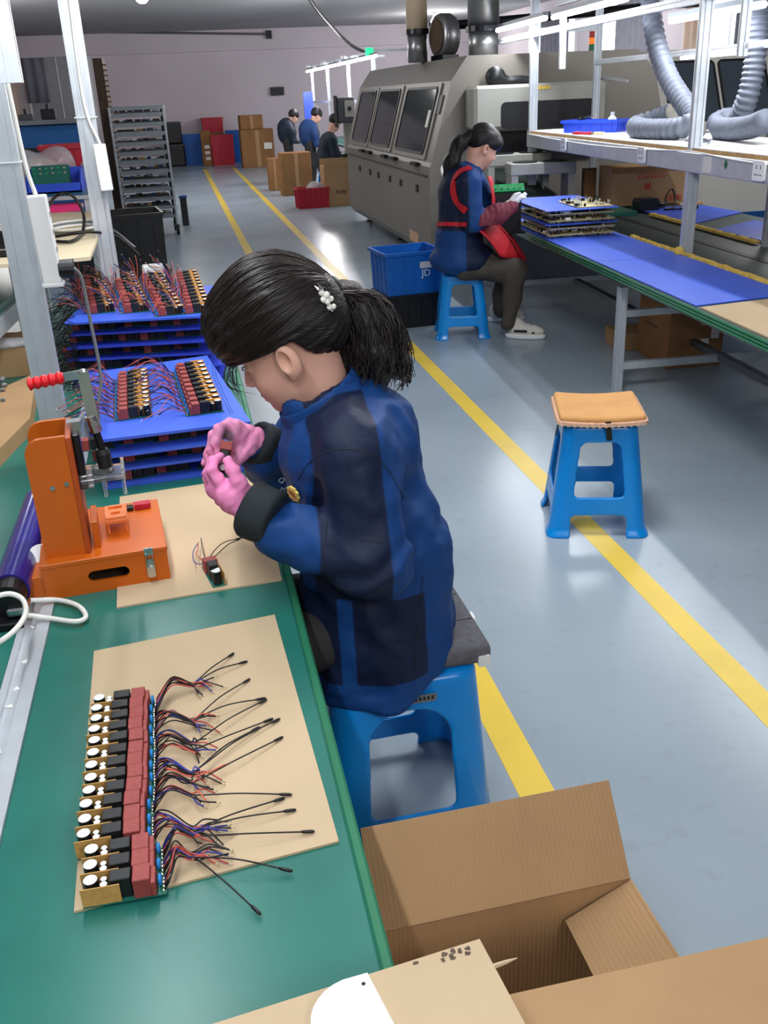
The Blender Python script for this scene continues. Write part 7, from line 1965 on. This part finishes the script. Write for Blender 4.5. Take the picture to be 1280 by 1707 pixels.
# things along the back wall
BY = 31.2
def barrel(px, label, m, w=0.85, h=0.85, y=BY):
    p = PZ(px, 268, 0); x = PY(px, 250, y).x
    return open_bin('storage_crate', label, 'crate', (x, y, 0), 0.0, w, 0.7, h, m, ribs=4, group='crates along the back wall')
barrel(323, 'blue plastic crate by the back wall beside black bins', 'crate_blue', 0.58, 0.85)
barrel(397, 'blue plastic crate by the back wall right of red crates', 'crate_blue', 0.62, 0.90)
barrel(371, 'red plastic crate on floor by the back wall', 'crate_red', 0.62, 0.82, 30.3)
x_ = PY(351,230,31.55).x
open_bin('storage_crate', 'red plastic crate raised behind the brown carton stack', 'crate', (x_+0.10,31.66,0.86), 0.0, 0.6, 0.5, 0.42, 'crate_red', ribs=3, group='crates along the back wall')
t = thing('carton', 'brown carton under the raised red crate at the back', 'carton', (x_+0.10,31.66,0)); MB().box((0,0,0.43),(0.6,0.5,0.858),bev=0.01).build('body','carton_dark',t); MB().box((0,-0.252,0.6),(0.08,0.004,0.4)).build('tape','carton',t)
x_ = PY(343,250,31).x
t = thing('carton', 'narrow brown carton with white labels between back crates', 'carton', (x_,30.2,0)); MB().box((0,0,0.48),(0.28,0.3,0.96),bev=0.01).build('body','carton_dark',t)
for k in range(3): MB().box((0.02,-0.152,0.2+0.16*k),(0.14,0.004,0.09)).build('label_sticker','paper',t)
for k, (px, z0, h_) in enumerate(((292,0,0.62),(290,0.625,0.60))):
    x = PY(px,250,30.8).x
    t = thing('black_box', 'black bin beside the rack at the back, ' + ('lower' if k == 0 else 'upper'), 'bin', (x,30.8,z0)); MB().box((0,0,h_/2),(0.56,0.6,h_),bev=0.04).build('body','crate_black',t); MB().box((0,-0.01,h_-0.03),(0.59,0.62,0.05),bev=0.01).build('lid','screen_grey',t)
t = thing('blue_bin', 'small dark bin on the floor at the foot of the rack', 'bin', (0.03,15.6,0)); MB().box((0,0,0.2),(0.10,0.2,0.40),bev=0.01).build('body','crate_black',t); MB().box((0,0,0.42),(0.12,0.22,0.04)).build('lid','panel_blue',t)
def carton(px, py, y, w, d, h, label, rz=0.0, flaps=False, m='carton_dark', open_=False):
    p = PZ(px, py, 0); t = thing('carton', label, 'carton', (p.x, p.y+d/2, 0), rz, 'cartons beside the far workers')
    MB().box((0,0,h/2),(w,d,h),bev=0.008).build('body',m,t)
    if not flaps: MB().box((0,-d/2-0.002,h*0.5),(w*0.12,0.003,h*0.96)).build('tape','carton',t)
    if flaps:
        MB().box((0,-d/2-0.0,h+0.06),(w*0.98,0.012,0.12)).build('flap',m,t); MB().box((0,d/2,h+0.05),(w*0.98,0.012,0.10)).build('flap',m,t)
    return t
t = carton(433,279,0,0.90,0.7,0.98,'large brown carton with white label near the back wall'); MB().box((0.28,-0.354,0.55),(0.22,0.004,0.16)).build('label_sticker','paper',t)
p = t.location
t2 = thing('carton', 'smaller brown carton on top of large carton near the back wall', 'carton', (p.x-0.12,p.y,0.985), 0.05, 'cartons beside the far workers'); MB().box((0,0,0.18),(0.62,0.5,0.36),bev=0.01).build('body','carton_dark',t2); MB().box((0,-0.252,0.18),(0.08,0.003,0.34)).build('tape','carton',t2)
carton(497,326,0,0.58,0.4,0.78,'upright brown carton behind the red basket',0.05)
t = carton(564,344,0,0.44,0.42,0.66,'open brown carton with printed word beside red basket',0.03,True,'carton'); text_obj('lettering','fsdiy',0.10,'ink',t,(0.06,-0.2135,0.24),axes((1,0,0),(0,0,1),(0,-1,0)))
carton(461,318,0,0.25,0.4,0.62,'narrow brown carton at the feet of the farthest worker')
p = PZ(523,347,0)
rbk = open_bin('basket', 'red plastic basket on the floor beside the open carton', 'basket', (p.x,p.y+0.15,0), 0.05, 0.52, 0.34, 0.33, 'crate_red', ribs=6)
lump('plastic_bag', 'clear plastic bag lying in the red floor basket', 'bag', (p.x+0.08,p.y+0.15,0.14), [((0,0,0.14),(0.18,0.12,0.14))], 'plastic_bag', h=0.02, seed=3)

# far workers
def far_person(label, px_top, py_top, y, seated, jm, mirror, head_px, shoulders, foot_py):
    O = Vector((PY(px_top, py_top, y).x, y, 0))
    t = thing('person', label, 'person', O, 0, 'workers at the far bench')
    zt = PY(px_top, py_top, y).z
    s = 1.12
    C = Vector((0.02, 0, zt-0.14))
    A = frame_of(math.radians(20), math.radians(32))
    seat = 0.52 if seated else 0.93
    v, f, me = body_mesh(lambda X,Y,Z: head_fn((X,Y,Z), C, A, s, (C.x-0.09,0,C.z-0.22), True), (C.x-0.25,-0.15,C.z-0.32),(C.x+0.2,0.15,C.z+0.16),0.012,'skin',1); me.name='body'; link('body', me, t)
    def hf(X,Y,Z):
        x = X-C.x; y_ = Y; z = Z-C.z; F = (A[0][0]*x+A[0][1]*y_+A[0][2]*z)/s; L = (A[1][0]*x+A[1][1]*y_+A[1][2]*z)/s; U = (A[2][0]*x+A[2][1]*y_+A[2][2]*z)/s
        d = ellip((F,L,U),(-0.015,0,0.036),(0.112,0.09,0.102)); cut = np.where(F > 0.0, 0.004, 0.004-(0.0-F)*1.6)
        return smax(d, cut-U, 0.012)*s
    v, f, me = body_mesh(hf, (C.x-0.25,-0.18,C.z-0.25),(C.x+0.2,0.18,C.z+0.2),0.012,'hair',1); me.name='hair'; link('hair', me, t)
    nb = Vector((C.x-0.10,0,C.z-0.20))
    hipx = -0.16
    def jf(X,Y,Z):
        P = (X,Y,Z)
        d = chain(P, [(nb.x-0.04,0,nb.z-0.12),(hipx,0,seat+0.22)], [0.17,0.19], 0.05)
        d = smin(d, ellip(P,(hipx,0,seat+0.10),(0.20,0.22,0.26)),0.06)
        d = smin(d, capsule(P,(nb.x-0.02,-0.15,nb.z-0.06),(nb.x-0.02,0.15,nb.z-0.06),0.09),0.05)
        for sg in (-1,1): d = smin(d, chain(P,[(nb.x,sg*0.2,nb.z-0.08),(nb.x+0.05,sg*0.24,nb.z-0.36),(nb.x+0.30,sg*0.15,nb.z-0.36)],[0.085,0.075,0.055],0.03),0.03)
        return smax(d, seat-0.12-Z, 0.03)
    v, f, me = body_mesh(jf, (-0.55,-0.45,seat-0.2),(0.45,0.45,C.z+0.02),0.022,jm,1,lambda v,n: 0.014*noise_arr(v,(7,7,8)),{'panel': lambda v: np.clip(0.5+np.sin(v[:,0]*8)*0.5,0,1)}); me.name='jacket'; link('jacket', me, t)
    def lf(X,Y,Z):
        P = (X,Y,Z); d = None
        for sg in (-1,1):
            c = chain(P, [(hipx,sg*0.1,seat+0.08),(0.22,sg*0.13,seat+0.06),(0.20,sg*0.13,0.10)] if seated else [(hipx,sg*0.1,seat),(hipx+0.03,sg*0.11,0.48),(hipx,sg*0.11,0.09)],[0.11,0.085,0.06],0.04)
            d = c if d is None else smin(d, c, 0.02)
        return d
    v, f, me = body_mesh(lf, (-0.45,-0.35,-0.02),(0.40,0.35,seat+0.25),0.022,'trousers',1); me.name='trousers'; link('trousers', me, t)
    for sg in (-1,1):
        fx = (0.20 if seated else hipx)+0.05
        v, f, me = body_mesh(lambda X,Y,Z: np.maximum(ellip((X,Y,Z),(fx,sg*0.12,0.03),(0.15,0.055,0.07)),-Z+0.001),(fx-0.2,sg*0.12-0.1,-0.04),(fx+0.2,sg*0.12+0.1,0.14),0.018,'black_plastic',0); me.name='shoe'; link('shoe', me, t)
    for sg in (-1,1):
        fi = [([(nb.x+0.36,sg*0.14+0.02*k-0.03,nb.z-0.36),(nb.x+0.40,sg*0.13+0.02*k-0.03,nb.z-0.365),(nb.x+0.43,sg*0.12+0.02*k-0.03,nb.z-0.38)],[0.013,0.012,0.010]) for k in range(4)]+[([(nb.x+0.33,sg*0.14-sg*0.04,nb.z-0.35),(nb.x+0.37,sg*0.13-sg*0.055,nb.z-0.35)],[0.015,0.011])]
        v, f, me = body_mesh(lambda X,Y,Z: fingers((X,Y,Z),fi,capsule((X,Y,Z),(nb.x+0.29,sg*0.15,nb.z-0.36),(nb.x+0.35,sg*0.14,nb.z-0.36),0.034,0.03)),(nb.x+0.2,sg*0.14-0.14,nb.z-0.46),(nb.x+0.5,sg*0.14+0.14,nb.z-0.26),0.010,'skin',0); me.name='hand'; link('hand', me, t)
    return t
far_person('worker in dark navy jacket standing farthest down the line', 487, 183, 22.5, False, 'jacket_dark', False, None, None, None)
far_person('worker in blue jacket with dark hair, middle of three far workers', 525, 180, 20.5, False, 'jacket_far', False, None, None, None)
far_person('worker in dark hooded jacket seated nearest the machine end', 556, 190, 18.2, True, 'jacket_dark', False, None, None, None)
fsx = PY(556,190,18.2).x
t = stool('blue plastic stool under the far seated worker', (fsx-0.16,18.2,0), 0.1, STA)
# far bench with microscope, lamps
fb = thing('far_bench', 'distant assembly bench with white frame in front of far workers', 'bench', (3.55, 21.0, 0))
MB().box((0.25,0,0.79),(0.9,8.0,0.04)).build('bench_top','green_mat',fb)
for yy in (-3.8,-1.3,1.3,3.8):
    for xx in (-0.15,0.65): MB().box((xx,yy,0.385),(0.05,0.05,0.77)).build('leg','alu',fb)
    MB().box((-0.12,yy,1.60),(0.06,0.06,1.58)).build('upright','alu',fb)
MB().bar((-0.12,-3.9,2.38),(-0.12,3.9,2.38),0.05,0.05).build('beam','alu',fb); MB().bar((-0.12,-3.9,1.62),(-0.12,3.9,1.62),0.03,0.05).build('beam','alu',fb)
for yy in (-3.8,-1.3,1.3,3.8): MB().bar((0.60,yy,2.40),(-0.25,yy,2.40),0.04,0.04).build('arm','alu',fb)
MB().box((0.45,0.5,1.2),(0.5,6.6,0.03)).build('shelf_board','shelf_white',fb)
for k in range(5):
    y0 = 16.6+1.75*k
    tl = thing('bench_lamp', 'glowing tube lamp over the far bench, ' + ('nearest', 'second from the near end', 'middle one', 'fourth from the near end', 'farthest')[k], 'lamp', (3.34, y0+0.65, 2.30), 0, 'tube lamps over the far bench')
    tube_lamp((0,-0.7,0),(0,0.7,0), tl, light=(k in (0,2,4)), watts=LAMP_FAR, r=0.03)
    MB().bar((0,0,0.05),(0.0,0,0.08),0.05,0.05,up=(0,1,0)).build('bracket','alu',tl)
    if k in (1,3):
        ld = bpy.data.lights.new('tube_glow','POINT'); ld.energy = 90; ld.shadow_soft_size = 0.12; ld.color = (1.0,0.95,0.97); link('tube_glow', ld, tl, (0,0,-0.16))
g = PY(637,95,17.0)
gl_ = thing('status_lamp', 'small glowing green status lamp at the end of far lamps', 'lamp', (3.34, 17.05, 2.33)); MB().box((0,0,0.05),(0.12,0.08,0.12),bev=0.01).build('lens','green_light',gl_); MB().box((0,0,-0.02),(0.06,0.05,0.04)).build('base','alu',gl_)
ms = thing('drill_press', 'dark drill press with grey faceplate beside the far worker', 'drill press', (PY(574,180,17.4).x, 17.4, 0))
MB().box((0.02,0,0.405),(0.22,0.24,0.81)).build('pedestal','crate_black',ms)
MB().box((0,0,0.70),(0.30,0.30,0.40),bev=0.02).build('head','screen_grey',ms); MB().box((-0.155,-0.02,0.68),(0.02,0.26,0.50)).build('side_cover','crate_black',ms)
MB().box((0.06,-0.155,0.72),(0.16,0.012,0.26)).build('faceplate','machine_light',ms); MB().cyl((0.06,-0.16,0.72),(0.06,-0.17,0.72),0.035,12).build('dial','ink',ms)
MB().box((0.05,0.05,0.30),(0.14,0.14,0.60)).build('column','machine_light',ms); MB().box((0,0,0.02),(0.32,0.32,0.04)).build('base','dark_steel',ms)
for o_ in ms.children:
    if o_.name.split('.')[0] not in ('pedestal','base'): o_.location.z = 0.81
MB().cyl((0.0,-0.06,0.50),(0.0,-0.06,0.36),0.05,12).build('nozzle','black_plastic',ms)
wb_ = thing('whiteboard', 'blue poster stand behind the middle far worker', 'sign', (PY(514,170,24).x, 24.0, 0))
MB().box((0,0,1.4),(0.22,0.04,0.9)).build('panel','bin_blue',wb_); MB().box((0,0.03,0.5),(0.05,0.05,1.0)).build('post','alu',wb_); MB().box((0,0.03,0.02),(0.3,0.3,0.04)).build('foot','alu',wb_)
bpy.context.view_layer.update()
